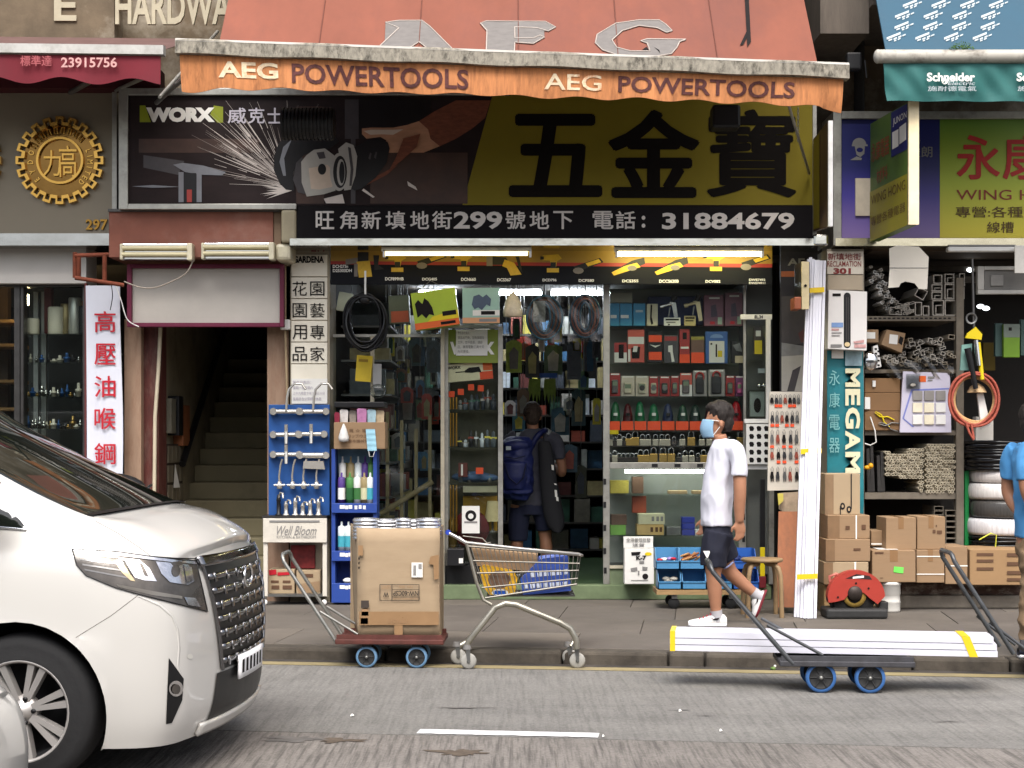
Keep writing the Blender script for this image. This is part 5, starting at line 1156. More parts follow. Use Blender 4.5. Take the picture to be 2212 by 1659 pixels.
row3 = [(1317,1340,806,RP,'grey'),(1342,1371,812,M('cream_blister',(196,186,168),.4),'cream'),(1373,1401,812,M('cream_blister',(0,0,0)),'pale grey meter with round dial in cream'),(1402,1422,813,RP,'dial'),(1425,1447,813,RP,'dial2'),(1449,1467,812,RP,'plain'),(1469,1495,806,RP2,'white'),(1497,1527,800,BLS,'clamp'),(1530,1566,798,BLS,'clamp2'),(1568,1587,812,RP,'pens'),(1589,1606,812,M('purple_pack',(120,60,104),.4),'purple')]
nm3 = ['red pack with grey tester at the case end','cream blister pack with beige meter','cream blister pack with pale round dial meter','red pack holding a black dial meter beside cream packs','red pack holding a black dial meter beside the slim red pack','slim red pack with grey green meter','salmon pack with white lower half','grey blister with red and black clamp meter beside salmon pack','large grey blister with black clamp meter','red pack with tester pens','purple pack with pink tester']
for (x0,x1,y0,m_,k),lb in zip(row3,nm3):
    t = pack(x0,y0,x1,856,ID,.03,m_,'tester_pack',lb + ' on third shelf','tester pack',[(WINK,rect(.1,.02,.9,.08))] + ([(PAPER,rect(0,.5,1,1))] if k == 'white' else []))
    cx = (x0 + x1) / 2; w_ = (x1 - x0); mb = MB(); mm = M('beige_meter',(190,182,160),.4) if 'cream' in lb else CM[10] if 'dial' in k or 'clamp' in k else M('grey_meter',(96,90,92),.4) if 'purple' not in lb else M('pink_meter',(190,90,140),.4)
    mb.pbox(cx - w_ * .3,y0 + 14,cx + w_ * .3,850,ID - .03,.029,.012); mb.build('meter',mm,t)
    if 'clamp' in k:
        mb = MB(); mb.tube([P(cx + 8 * math.cos(a),y0 + 14 + 9 * math.sin(a),ID - .02) for a in [2 * math.pi * i / 16 for i in range(16)]],.01,6,closed=True); mb.build('clamp_jaw',RP,t)
    else:
        mb = MB(); mb.pbox(cx - w_ * .22,y0 + 18,cx + w_ * .22,y0 + 27,ID - .034,.004); mb.build('screen',M('lcd',(120,134,112),.3),t)
    if 'dial' in lb or 'dial' in k:
        mb = MB(); mb.cyl(P(cx,838,ID - .04),P(cx,838,ID - .03),.025,n=14); mb.build('dial',DKST if 'pale' in lb else METAL,t)
row4 = [(1330,22,(40,96,60),'green'),(1357,22,(84,30,34),'dark red'),(1383,22,(30,104,66),'bright green'),(1413,24,(24,100,62),'deep green'),(1444,24,(44,54,84),'slate blue'),(1476,24,(32,66,50),'dull green'),(1503,26,(30,48,42),'blackish green'),(1592,26,(168,34,44),'bright red'),(1535,24,(70,40,46),'brown'),(1563,24,(50,44,48),'charcoal')]
for x,w_,c,nm in row4:
    t = thing('laser_level',nm + ' laser level standing above an orange label on the fourth shelf','laser level',P(x,908,ID))
    mt = M('level_' + nm.replace(' ','_'),c,.35,var=.2,scale=15); h = random.uniform(32,40)
    z = PZ(930,RD_ + .06); k = ID / FPX
    mb = MB(); mb.lathe([(0,z),(w_ * .55 * k,z),(w_ * .5 * k,z + 14 * k),(w_ * .48 * k,z + h * .9 * k),(w_ * .3 * k,z + (h + 18) * k),(w_ * .1 * k,z + (h + 24) * k),(0,z + (h + 24) * k)],(PX(x,ID),ID + .06,0),14); mb.build('body',mt,t)
    mb = MB(); mb.pbox(x - 4,892,x + 4,898,ID - .035,.05); mb.build('window',PAPER if 'green' in nm else BLACK,t)
for i,(x0,x1) in enumerate(((1317,1339),(1342,1368),(1371,1396),(1399,1427),(1430,1457),(1460,1487),(1490,1517),(1520,1546),(1549,1575),(1579,1605))):
    mb = MB(); mb.pbox(x0,910,x1,929,RD_ + .03,.004); mb.build('price_label',ORANGE,label='fluorescent orange price label along the laser level shelf',cat='price label',group='orange price labels on laser level shelf')
mb = MB(); mb.pbox(1313,929,1336,938,RD_ + .028,.004); mb.build('price_label',YEL,label='small yellow label under the orange price labels',cat='price label')
# padlocks: one built per kind, then copied
def padlock(w_,h_,mat,lab,grp):
    t = thing('padlock',lab,'padlock',(0,0,0),grp); k = ID / FPX; W,Hh = w_ * k,h_ * k
    mb = MB(); mb.cbox(-W / 2,W / 2,-.008,.008,0,Hh * .55,.004); mb.build('body',mat,t)
    mb = MB(); r = W * .32; mb.tube([(-r,0,Hh * .5),(-r,0,Hh * .8)] + [(-r * math.cos(a),0,Hh * .8 + r * math.sin(a) * .9) for a in [math.pi * i / 8 for i in range(1,8)]] + [(r,0,Hh * .8),(r,0,Hh * .5)],W * .085,6); mb.build('shackle',CHROME,t)
    return t
BRS = M('lock_brass',(196,160,92),.3,.85,var=.1); NIK = M('lock_nickel',(196,188,170),.3,.7); LBK = M('lock_dark',(64,58,56),.4,.5)
protos = []
for (w_,h_,m_,lb) in ((13,26,NIK,'nickel coloured padlock'),(15,28,BRS,'brass padlock with steel shackle'),(11,20,LBK,'small dark padlock'),(17,33,BRS,'large brass padlock')):
    protos.append([padlock(w_,h_,m_,lb + ' standing on the %s padlock shelf' % r,lb + 's on %s shelf' % r) for r in ('upper','lower')])
used = set()
for row,(y,seq) in enumerate(((963,[(1318,0),(1328,2),(1338,0),(1348,2),(1358,1),(1372,3),(1388,0),(1400,0),(1416,0),(1430,0),(1442,0),(1456,2),(1474,0),(1493,3),(1516,0),(1532,0),(1548,1),(1562,0),(1576,2),(1600,3)]),(998.4,[(1318,2),(1328,0),(1338,2),(1347,2),(1356,2),(1365,2),(1374,2),(1384,1),(1396,1),(1412,3),(1432,3),(1450,3),(1468,2),(1480,0),(1494,0),(1508,2),(1520,1),(1534,2),(1550,1),(1566,2),(1584,1),(1600,2)]))):
    for x,k in seq:
        pr = protos[k][row]; loc = Vector((PX(x,ID),ID,PZ(y,RD_ + .06)))
        if (k,row) not in used: pr.location = loc; used.add((k,row))
        else: dup(pr,loc)
# lower compartment
pack(1376,1133,1434,1156,ID,.2,M('tan_gun_box',(190,160,104),.6),'nail_gun_carton','tan carton with three small tool pictures in the lower case','carton',[(BROWNINK,rect(.5,.25,.6,.7)),(BROWNINK,rect(.68,.25,.78,.7)),(BROWNINK,rect(.84,.25,.94,.7))])
pack(1379,1110,1436,1132.6,ID,.2,M('pale_gun_box',(196,192,160),.6),'nail_gun_carton','pale carton with tool pictures atop the tan carton','carton',[(GINK,rect(.5,.25,.6,.7)),(GINK,rect(.68,.25,.78,.7)),(GINK,rect(.84,.25,.94,.7))])
for i in range(3): pack(1473,1117 + i * 13.4,1501,1129.6 + i * 13.4,ID,.1,M('royal_blue_box',(40,56,150),.5),'blue_box',['topmost','middle','lowest'][i] + ' royal blue box of the little stack in the lower case','box')
pack(1502,1144,1522,1157,ID,.1,PAPER,'white_box','small white box beside the royal blue stack','box'); pack(1318,1134,1352,1156,ID,.15,M('apple_green_box',(110,160,70),.5),'green_box','apple green box at the bottom of the cluttered pile','box')
pack(1320,1112,1354,1134,ID,.15,M('dark_clutter_box',(92,70,60),.6,var=.3),'mixed_box','dark mixed box lying on the apple green box','box'); pack(1440,1138,1471,1156,ID,.2,METAL,'metal_pieces','stack of grey metal plates beside the tan carton','plates')
pack(1366,1072,1396,1108,ID + .15,.1,M('brick_red_box',(140,64,44),.6),'red_box','brick red upright box at the back of the lower case','box'); pack(1318,1038,1358,1066,ID + .05,.2,M('yellow_stack',(176,160,70),.6,var=.3,scale=30,stretch=(1,1,6)),'booklet_stack','stack of yellow booklets on the glass shelf','booklets'); pack(1366,1030,1390,1066,ID + .1,.1,M('umber_box',(84,60,44),.6),'brown_box','dark brown box beside the yellow booklets','box')
for x,w_ in ((1465,40),(1510,26)): pack(x - w_ / 2,1060,x + w_ / 2,1067,ID,.15,M('tan_packet',(176,150,112),.6,var=.2),'flat_packet',('long' if w_ > 30 else 'short') + ' flat tan packet on the lower glass shelf','packet')

# ---- narrow side case and its white board of black parts
nc = thing('narrow_case','narrow glass wall case with white top rail beside the display case','display case',(PX(1640,14),14.05,.22))
for r in ((1600,679,1668,690),(1655,690,1665,905),(1608,905,1664,914),(1608,1004,1668,1014)):
    mb = MB(); mb.pbox(*r,14.0,.05,.003); mb.build('frame_bar',WHITE,nc)
mb = MB(); mb.pbox(1614,690.3,1654.6,904,14.02,.005); mb.build('pane',GLASS,nc); mb = MB(); mb.pbox(1613,614,1668,1240,14.25,.02); mb.build('back',M('case_grey_back',(96,98,94),.6,var=.1),nc)
for y in (776,842): mb = MB(); mb.pbox(1614,y,1655,y + 2,14.04,.2); mb.build('shelf',GLASSG,nc)
mb = MB(); mb.pbox(1661,1015,1672,1262,14.0,.08); mb.build('post',ALU,nc); txt('EL.34',1630,681,1648,688,13.998,INK,nc,.03)
pack(1629,705,1647,766,14.1,.04,M('dark_sleeve',(70,62,58),.5),'level_pack','slim pack with yellow lower half in the narrow wall case','pack',[(YEL,rect(.05,.5,.95,.98)),(PAPER,rect(.2,.15,.8,.35))])
pack(1638,796,1656,806,14.1,.03,PALE,'small_card','small pale card above knobs in the narrow wall case','card'); pack(1620,846,1652,900,14.08,.05,M('clear_pack_grey',(130,140,136),.3,var=.3),'blister_pack','grey blister pack with a black plug in the narrow wall case','blister pack',[(INK,ell(.5,.55,.25,.3,12))])
kn = thing('knob_set','two chrome knobs on the shelf of the narrow wall case','knobs',P(1645,840,14.1))
for x in (1640,1650): mb = MB(); mb.ball(P(x,833,14.12),.025,8); mb.build('knob',CHROME,kn)
wb = thing('parts_board','white board pictured with rows of small black electrical parts','board',P(1635,1004,13.95))
mb = MB(); mb.pbox(1612,916,1663,1003,13.96,.02,.003); mb.build('board',WHITE,wb)
for r in range(5):
    for c in range(3):
        x = 1618 + c * 16; y = 920 + r * 17; prints([(INK,[(x,y + 3),(x + 3,y),(x + 9,y + 1),(x + 11,y + 6),(x + 9,y + 11),(x + 2,y + 11)])],13.96,wb,'part_picture')
tls = thing('long_level','long black and yellow bar tool standing in the corner case','tool',P(1647,1270,13.95)); mb = MB(); mb.pbox(1642,1035,1653,1182,13.95,.03,.004); mb.build('bar',BLACK,tls); mb = MB(); mb.pbox(1642.4,1182.3,1652.6,1245,13.95,.029,.004); mb.build('grip',YEL,tls); mb = MB(); mb.pbox(1640,1245.4,1655,1270,13.94,.05,.004); mb.build('foot',M('dark_red_foot',(110,34,40),.5),tls)
# pegboard of pliers and key tools
pbd = thing('tool_card_board','cream pegboard hung with rows of small pliers and orange tags','pegboard',P(1698,1060,13.5))
mb = MB(); mb.pprism([(1662,846),(1738,846),(1734,1058),(1658,1060)],13.5,.02); mb.build('board',M('cream_pegboard',(204,196,182),.6,var=.04),pbd)
for r,(y,n,h) in enumerate(((866,7,14),(906,6,18),(950,5,22),(985,5,18),(1030,5,22))):
    for c in range(n):
        x = 1668 + c * 66 / n + random.uniform(-1,1); mt = [INK,CM[10],METAL,CM[11]][(r + c) % 4]
        mb = MB(); mb.pprism([(x - 2,y - h * .5),(x + 2,y - h * .5),(x + 4,y),(x + 3,y + h * .5),(x + .5,y + 2),(x - 2,y + h * .5),(x - 4,y)],13.485,.014); mb.build('plier',mt,pbd)
        mb = MB(); mb.tube([P(x - 2,y - h * .5,13.48),P(x - 2.5,y - h * .8,13.48),P(x,y - h * 1.02,13.48),P(x + 2.5,y - h * .8,13.48),P(x + 2,y - h * .5,13.48)],.0025,4); mb.build('hook_loop',METAL,pbd)
        if r < 4 and (c + r) % 3: mb = MB(); mb.pbox(x - 4,y + h * .55,x + 4,y + h * .55 + 6,13.49,.008); mb.build('tag',ORANGE,pbd)
# dark poster wall panel, light box
pw = thing('wall_poster','dark power tool poster lettered AEG behind the white trunking','poster',P(1725,850,13.85))
mb = MB(); mb.pbox(1686,535,1766,850,13.85,.04); mb.build('board',M('poster_dark',(40,38,44),.5,var=.2),pw)
prints([(pg2,[(1688,640),(1765,640),(1765,740),(1688,745)]),(M('poster_maroon',(92,54,52),.5),[(1724,720),(1750,700),(1765,700),(1765,735),(1730,740)]),(M('poster_grey',(120,120,120),.5,var=.3),[(1688,740),(1765,752),(1765,765),(1688,775)]),(psil,[(1688,770),(1765,765),(1765,845),(1688,845)]),(pg2,[(1712,800),(1730,790),(1716,845),(1700,845)]),(M('poster_orange',(150,84,50),.5),rect(1687,586,1716,598))],13.85,pw)
txt('AEG',1701,558,1760,574,13.845,GINK,pw,.03)
lb_ = thing('light_box','projecting black sign box with cream edge and orange base','sign box',P(1738,672,13.2))
mb = MB(); mb.add([P(1716,573,13.55),P(1731,566,13.2),P(1731,660,13.2),P(1716,652,13.55),P(1749,573,13.55),P(1749,566,13.2),P(1749,660,13.2),P(1749,652,13.55)],[(0,3,2,1),(4,5,6,7),(0,1,5,4),(3,7,6,2),(0,4,7,3),(1,2,6,5)]); mb.build('box',BLACK,lb_)
mb = MB(); mb.pbox(1732,565,1748,668,13.17,.028,.004); mb.build('edge',M('cream_edge',(206,190,150),.5),lb_); mb = MB(); mb.pbox(1716,641,1731.5,668,13.18,.2,.01); mb.build('base',M('orange_base',(150,84,56),.5),lb_); mb = MB(); mb.cyl(P(1740,617,13.16),P(1740,617,13.17),.012); mb.build('keyhole',INK,lb_)
# ================================================================== RIGHT SHOP
er = thing('electrical_shop_room','dark open fronted electrical shop with deep shelves','shop',(PX(2040,15),15.5,.09))
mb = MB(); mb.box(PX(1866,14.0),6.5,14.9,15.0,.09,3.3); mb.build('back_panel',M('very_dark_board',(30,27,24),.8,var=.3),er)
CONC = M('old_concrete',(134,126,114),.9,var=.2,scale=5,bump=.3,dirt=.4,dirtc=(92,84,74),dscale=3)
mb = MB(); mb.cbox(PX(1868,13.3),6.5,13.3,14.3,.09,.2,.015); mb.build('step',CONC,er)
mb = MB(); mb.cbox(PX(1950,13.3),6.5,13.36,14.3,.2,.3,.01); mb.build('peeling_sill',M('peeling_paint',(86,66,58),.8,var=.2,scale=6,dirt=.9,dirtc=(170,162,148),dscale=6,stretch=(1,1,2)),er)
mb = MB(); mb.box(PX(1868,14),6.5,13.7,14.9,PZ(545,13.8),PZ(530,13.8)); mb.build('lintel',M('brown_lintel',(78,66,54),.8),er)
for y in (575,597):
    mb = MB(); mb.pbox(1872,y,2420,y + 12,14.3,.1); mb.build('roller_slat',M('dim_slat',(70,64,56),.7),er)
# pillar 301
p3 = thing('numbered_pillar','grey pillar with a worn street plate reading 301','pillar',(PX(1828,13.6),13.7,.09))
mb = MB(); mb.box(PX(1786,13.6),PX(1866,13.6),13.6,14.3,.09,PZ(538,13.6)); mb.build('post',M('pillar_grey',(150,142,128),.85,var=.12,scale=4,dirt=.3),p3)
mb = MB(); mb.pbox(1787,543,1865,592,13.585,.014); mb.build('plate',M('plate_worn',(196,188,174),.6,var=.08,dirt=.4,dirtc=(150,138,120),dscale=6),p3)
DKRED = M('dark_red_ink',(112,36,34),.6,var=.2)
for s,r,b in (('新填地街',(1788,547,1860,562),.02),('RECLAMATION',(1787,564,1860,576),.01),('301',(1800,579,1838,593 - 1),.05)): txt(s,*r,13.584,DKRED,p3,b)
mb = MB(); mb.pbox(1789,594,1864,626,13.59,.009); mb.build('blank_plate',M('blank_tan',(164,150,130),.7,var=.06),p3)
# teal banner with rotated letters
mg = thing('teal_banner','torn teal vertical banner with big cream letters beside white trunking','banner',P(1826,1110,13.56))
def tb(u,v): return P(1787 + 78 * u,1115 - 358 * v,13.57) - Vector((0,.012 * math.sin(v * 11) * u + .005 * math.sin(u * 7),0))
mb = MB(); mb.grid(tb,8,30); mb.grid(lambda u,v: tb(u,v) + Vector((0,.012,0)),8,30,flip=True); mb.build('sheet',M('teal_sheet',(30,116,126),.5,var=.14,scale=5,dirt=.3,dirtc=(70,110,112),dscale=6),mg)
CRMI = M('cream_ink',(214,210,176),.6,var=.06); TPALE = M('pale_teal_ink',(120,176,176),.6)
def rtxt(s,x0,y0,x1,y1,D,mat,par,bold):           # letters turned a quarter clockwise
    q = [P(x0,y0,D),P(x0,y1,D),P(x1,y1,D),P(x1,y0,D)]; mb = MB(); addtxt(mb,s,[q[0],q[1],q[2],q[3]],bold,.002); return mb.build('lettering',mat,par)
for ch,y0,y1 in (('M',796,836),('E',840,876),('G',880,926),('A',930,972),('M',976,1022)):
    rtxt(ch,1826,y0,1858,y1,13.545,CRMI,mg,.04)
for ch,y in zip('永康電器',(800,848,896,946)): txt(ch,1791,y,1814,y + 32,13.545,TPALE,mg,.0)
mb = MB(); mb.pbox(1826,757,1862,790,13.545,.01); mb.build('poster_scrap',M('scrap_grey',(150,176,184),.6,var=.3,scale=10),mg)
mb = MB(); mb.pbox(1797,757,1822,774,13.54,.01); mb.build('label_scrap',PAPER,mg)
hb = thing('heater_carton','white carton picturing a tall black slim heater fixed on the pillar','carton',P(1830,757,13.4))
mb = MB(); mb.pprism([(1790,626),(1873,630),(1872,757),(1788,753)],13.42,.16); mb.build('box',M('white_carton',(222,218,214),.5,var=.03),hb)
prints([(BLACK,ell(1830,640,7.5,8,12,180,360) + ell(1830,744,7.5,8,12,0,180)),(DKST,rect(1827.5,642,1829,738)),(DKST,rect(1831.5,642,1833,738)),(M('lamp_glow_print',(220,196,150),.4),ell(1830,744,6,5,14)),(INK,rect(1798,634,1816,640)),(M('blue_lbl',(120,150,196),.5),rect(1796,697,1821,707)),(PINKP,rect(1796,710,1812,714)),(GINK,rect(1796,718,1818,720)),(GINK,rect(1796,724,1814,726)),(PINKP,rect(1845,744,1870,751)),(GINK,rect(1794,744,1818,750)),(PINKP,[(1842,738),(1866,734),(1866,740),(1846,742)])],13.42,hb)
mb = MB(); mb.ball(P(1880,780,13.6),.075,12,(.9,.5,1.15)); mb.build('foil_bulb',CHROME,label='silver foil lamp bulb hanging beside the teal banner',cat='bulb')
# rack of trunking and pipes
rk = thing('pipe_rack','grey slotted steel rack holding trunking and conduit lengths','rack',(PX(1975,13.7),13.9,.2))
RKM = M('rack_grey',(118,110,98),.7,.3,var=.2,scale=8,dirt=.3)
KD = 13.72
for x0,x1 in ((2066,2082),):
    mb = MB(); mb.box(PX(x0,KD),PX(x1,KD),KD,KD + .08,.3,PZ(600,KD)); mb.build('upright',RKM,rk)
mb = MB(); mb.box(PX(1868,KD),PX(1873,KD),KD + .1,KD + .18,.3,PZ(560,KD)); mb.build('upright',RKM,rk)
for y0,y1 in ((683,693),(798,806),(930,940),(1064,1078)):
    mb = MB(); mb.pbox(1868,y0,2066,y1,KD + .02,.7); mb.build('shelf',RKM,rk)
    if y0 == 683:
        for k in range(18):
            mb = MB(); mb.pbox(1878 + k * 10,686,1884 + k * 10,689,KD + .016,.005); mb.build('slot',INK,rk)
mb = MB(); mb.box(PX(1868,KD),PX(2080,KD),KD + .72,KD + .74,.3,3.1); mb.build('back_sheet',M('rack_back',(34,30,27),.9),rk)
ALUE = M('trunking_end',(166,160,150),.5,.2,var=.12)
def chan(x,y,w_,h_,D,rot,par,wall=2.,L=.55,mt=ALUE,nm='trunking'):
    """hollow square trunking end-on"""
    c,s = math.cos(rot),math.sin(rot); f = lambda u,v: (x + u * c - v * s,y + u * s + v * c)
    o = [f(-w_ / 2,-h_ / 2),f(w_ / 2,-h_ / 2),f(w_ / 2,h_ / 2),f(-w_ / 2,h_ / 2)]; i_ = [f(-w_ / 2 + wall,-h_ / 2 + wall),f(w_ / 2 - wall,-h_ / 2 + wall),f(w_ / 2 - wall,h_ / 2 - wall),f(-w_ / 2 + wall,h_ / 2 - wall)]
    vs = []
    for dd in (0,L):
        for p in o + i_: q = P(*p,D); vs.append((q.x,D + dd,q.z))
    fs = []
    for k in range(4):
        j = (k + 1) % 4; fs += [(k,k + 4,j + 4,j)[::-1],(k,j,j + 8,k + 8)[::-1],(k + 4,k + 12,j + 12,j + 4)[::-1]]
    return MB().add(vs,fs).build(nm,mt,par)
tr1 = thing('trunking_stack','neat stack of square trunking ends on the upper rack shelf','trunking',P(2025,682,KD + .05))
for (x0,y0,x1,y1) in ((2014,648,2040,682),(2040.5,648,2066,682),(2012,630,2036,647),(2040,613,2062,647),(2012,614,2036,629.5),(2016,593,2036,613),(2040,591,2062,612.5),(1976,652,1992,682),(1993,660,2008,682),(2070,620,2084,646),(2072,590,2085,618)):
    chan((x0 + x1) / 2,(y0 + y1) / 2,x1 - x0 - 1,y1 - y0 - .6,KD + .03,0,tr1,1.8)
    if x1 - x0 > 20 and random.random() < .6: chan((x0 + x1) / 2 + 2,(y0 + y1) / 2 + 4,(x1 - x0) * .62,(y1 - y0) * .6,KD + .05,0,tr1,1.5)
chan(1990,634,22,22,KD + .03,R(30),tr1,1.6)
chan(1935,672,26,16,KD + .03,R(4),tr1,1.6); chan(1960,670,14,18,KD + .03,R(-30),tr1,1.4)
tr2 = thing('trunking_pile','loose pile of small cut trunking pieces beside a grey paper','trunking',P(1915,682,KD + .1))
for i in range(46):
    t = i / 46; x = 1890 + 40 * t + random.uniform(-16,16); y = 590 + 85 * t + random.uniform(-14,10)
    chan(x,min(y,676),random.uniform(5,9),random.uniform(4,8),KD + random.uniform(0,.12),random.uniform(-.6,.6),tr2,1.3,.3,random.choice([ALUE,WHITE]))
for i in range(14): chan(1950 + random.uniform(-8,20),655 + i * 1.6,random.uniform(12,18),5,KD + .02,random.uniform(-.5,.3),tr2,1,.4)
tr3 = thing('mixed_trunking','heap of mixed small trunking ends on the middle rack shelf','trunking',P(1980,797,KD + .1))
for i in range(95):
    x = random.uniform(1912,2062); lo = 768 if x < 1950 else 738; y = random.uniform(lo - 14 * ((x - 1912) / 150),790)
    chan(x,y,random.uniform(6,15),random.uniform(5,11),KD + random.uniform(-.02,.1),random.uniform(-.5,.5),tr3,1.3,.35,random.choice([ALUE,ALUE,M('trunk_tan',(150,140,124),.5)]))
pb1 = thing('clear_wrap','crumpled clear plastic wrap draped over the middle rack shelf','plastic wrap',P(1980,812,KD - .06))
mb = MB(); mb.grid(lambda u,v: P(1915 + 145 * u,812 - 34 * v + 8 * math.sin(u * 9),KD - .05 + .03 * math.sin(u * 23 + v * 5) * (1 - v)),40,6); mb.build('film',GL('wrap_film',(222,218,208),1.4,.2),pb1)
def carton(x0,y0,x1,y1,D,dp,lab,mat=CARD,side=0,tape=True,shp=(),nm='cardboard_box',topdx=0):
    t = thing(nm,lab,'box',P((x0 + x1) / 2,y1,D + dp / 2)); mb = MB(); mb.pbox(x0,y0,x1,y1,D,dp,.006); mb.build('carton',mat,t)
    if tape:
        cx = (x0 + x1) / 2; w_ = max(3,(x1 - x0) * .09); mb = MB(); q = MB(); q.pbox(cx - w_,y0 - .3,cx + w_,y0 + (y1 - y0) * .35,D - .002,dp + .003); q.build('tape',TAPE,t)
    if shp: prints([(m_,[(x0 + (x1 - x0) * u,y0 + (y1 - y0) * v) for u,v in pts]) for m_,pts in shp],D,t,off=.004)
    return t
carton(1868,712,1898,740,KD - .02,.2,'small carton with white label on the rack behind heater carton',shp=[(PAPER,rect(.15,.2,.75,.7))])
t = thing('cardboard_box','tilted open carton with torn white label on the middle rack shelf','box',P(1932,765,KD)); mb = MB(); mb.pprism([(1916,712),(1956,720),(1948,762),(1904,744)],KD - .01,.25); mb.build('carton',CARD,t); prints([(PAPER,[(1922,722),(1940,724),(1938,744),(1920,742)]),(INK,[(1944,726),(1952,730),(1948,746),(1940,740)])],KD - .01,t)
t = thing('tile_samples','black and white chequered sample strip standing on the rack','samples',P(1895,796,KD)); mb = MB(); mb.pprism([(1886,748),(1896,745),(1904,792),(1888,796)],KD - .03,.06); mb.build('strip',WHITE,t)
for k in range(8): prints([(INK,[(1889 + (k % 2) * 6,752 + k * 5),(1894 + (k % 2) * 6,752 + k * 5),(1894.5 + (k % 2) * 6,756 + k * 5),(1889.5 + (k % 2) * 6,756 + k * 5)])],KD - .03,t,'check')
# lower: brown carton display with pliers, switch panel
cs = thing('carton_stack','three flat brown cartons stacked behind hung pliers','cartons',P(1905,930,KD))
for y0,y1 in ((817,848),(848.4,888),(888.4,929.6)):
    mb = MB(); mb.pbox(1868,y0,1945,y1,KD - .02,.4,.006); mb.build('carton',M('warm_card',(126,96,66),.85,var=.08),cs)
for i,(cx,cy,rot,mt) in enumerate(((1905,900,.6,YEL),(1915,918,.2,METAL))):
    t = thing('pliers',['yellow handled pliers hung on brown cartons','grey steel pliers hung on brown cartons'][i],'pliers',P(cx,cy + 12,KD - .05)); c,s = math.cos(rot),math.sin(rot)
    for sg_ in (-1,1):
        mb = MB(); mb.tube([P(cx + u * c - v * s,cy + u * s + v * c,KD - .035) for u,v in ((-18,sg_ * -1.5),(-4,sg_ * -2.5),(2,0),(10,sg_ * 7),(26,sg_ * 9))],.007,6,rr=[.003,.008,.008,.007,.006]); mb.build('handle',mt,t)
pack(1868,858,1880,884,KD - .04,.015,WHITE,'white_label','white plastic label card clipped on the brown cartons','label'); pack(1885,822,1892,836,KD - .04,.015,WHITE,'white_tag','small white tag on the topmost brown carton','tag')
sp = thing('switch_display','lilac display board with nine wall switch samples','display board',P(1997,935,KD - .06))
mb = MB(); mb.pprism([(1951,802),(2052,806),(2055,934),(1944,934)],KD - .06,.03); mb.build('board',M('lilac_board',(196,192,208),.5,var=.04),sp)
LIL = M('periwinkle_line',(120,128,190),.5)
prints([(LIL,[(1968,841),(2050,838),(2050,841),(1970,845)]),(LIL,[(1968,841),(1971,845),(1952,905),(1949,904)]),(LIL,[(1949,904),(1952,903),(1975,922),(1970,922)]),(ORP,rect(1985,812,2000,825)),(GINK,rect(2004,813,2018,818)),(GINK,rect(2004,820,2014,823))],KD - .06,sp)
for r in range(3):
    for c in range(3):
        x0 = 1972 + c * 25; y0 = 844 + r * 26; mb = MB(); mb.pbox(x0,y0,x0 + 21,y0 + 21,KD - .078,.017,.004); mb.build('switch_plate',M('switch_grey',(140,136,132),.5) if r == 0 else M('switch_cream',(228,220,196),.4) if (r,c) in ((1,0),(1,1),(2,1)) else WHITE,sp)
cb2 = thing('clear_packet','clear packet of small parts hanging over the lilac board','packet',P(1972,842,KD - .1)); mb = MB(); mb.pbox(1958,808,1988,840,KD - .09,.012); mb.build('film',CLR,cb2); mb = MB(); mb.ball(P(1972,832,KD - .085),.025,8,(1.3,.3,.8)); mb.build('parts',ALUE,cb2)
# bundles of conduit tube ends: real hollow rings
def ring_end(mb,x,z,r,D,L,n=8):
    o = [(x + r * math.cos(2 * math.pi * k / n),z + r * math.sin(2 * math.pi * k / n)) for k in range(n)]; i_ = [(x + r * .62 * math.cos(2 * math.pi * k / n),z + r * .62 * math.sin(2 * math.pi * k / n)) for k in range(n)]
    vs = [(a,D,b) for a,b in o] + [(a,D,b) for a,b in i_] + [(a,D + L,b) for a,b in o] + [(a,D + L * .3,b) for a,b in i_]; fs = []
    for k in range(n):
        j = (k + 1) % n; fs += [(k,k + n,j + n,j)[::-1],(k,j,j + 2 * n,k + 2 * n)[::-1],(k + n,k + 3 * n,j + 3 * n,j + n)[::-1]]
    mb.add(vs,fs)
PIPEE = M('conduit_cream',(186,176,154),.55,var=.08,scale=30)
def bundle(lab,inside,x0,x1,y0,y1):
    t = thing('conduit_bundle',lab,'pipes',P((x0 + x1) / 2,y1,KD)); mb = MB(); r = 3.4; row = 0; y = y1 - r; n = 0; dark = MB()
    mesh = None
    while y > y0:
        x = x0 + r + (r if row % 2 else 0)
        while x < x1 - r + 1:
            if inside(x,y):
                if mesh is None:
                    m0 = MB(); ring_end(m0,PX(x,KD),PZ(y,KD),r * KD / FPX * .98,KD,.5); ob = m0.build('conduit',PIPEE,t); mesh = (ob,x,y); ref = Vector((PX(x,KD),0,PZ(y,KD)))
                elif n < 230:
                    c = mesh[0].copy(); col.objects.link(c); c.location = mesh[0].location + Vector((PX(x,KD),random.uniform(-.01,.03),PZ(y,KD))) - ref
                else: ring_end(mb,PX(x,KD),PZ(y,KD),r * KD / FPX * .98,KD + random.uniform(-.01,.03),.5)
                n += 1
            x += 2 * r
        y -= r * 1.74; row += 1
    if mb.v: mb.build('conduit_rest',PIPEE,t)['kind'] = 'stuff'
bundle('neat square bundle of cream conduit ends on the rack',lambda x,y: True,2000,2066,962,1066)
bundle('irregular bundle of cream conduit ends sagging on the rack',lambda x,y: y < 1032 + (x - 1915) * .12 - 4 + (30 if x > 1985 else 0) and y > 972 + 12 * math.sin((x - 1915) / 16.),1912,1999,968,1064)
ch2 = thing('cable_tray_stack','dark steel channels standing upright on the lower rack shelf','channels',P(1893,1064,KD))
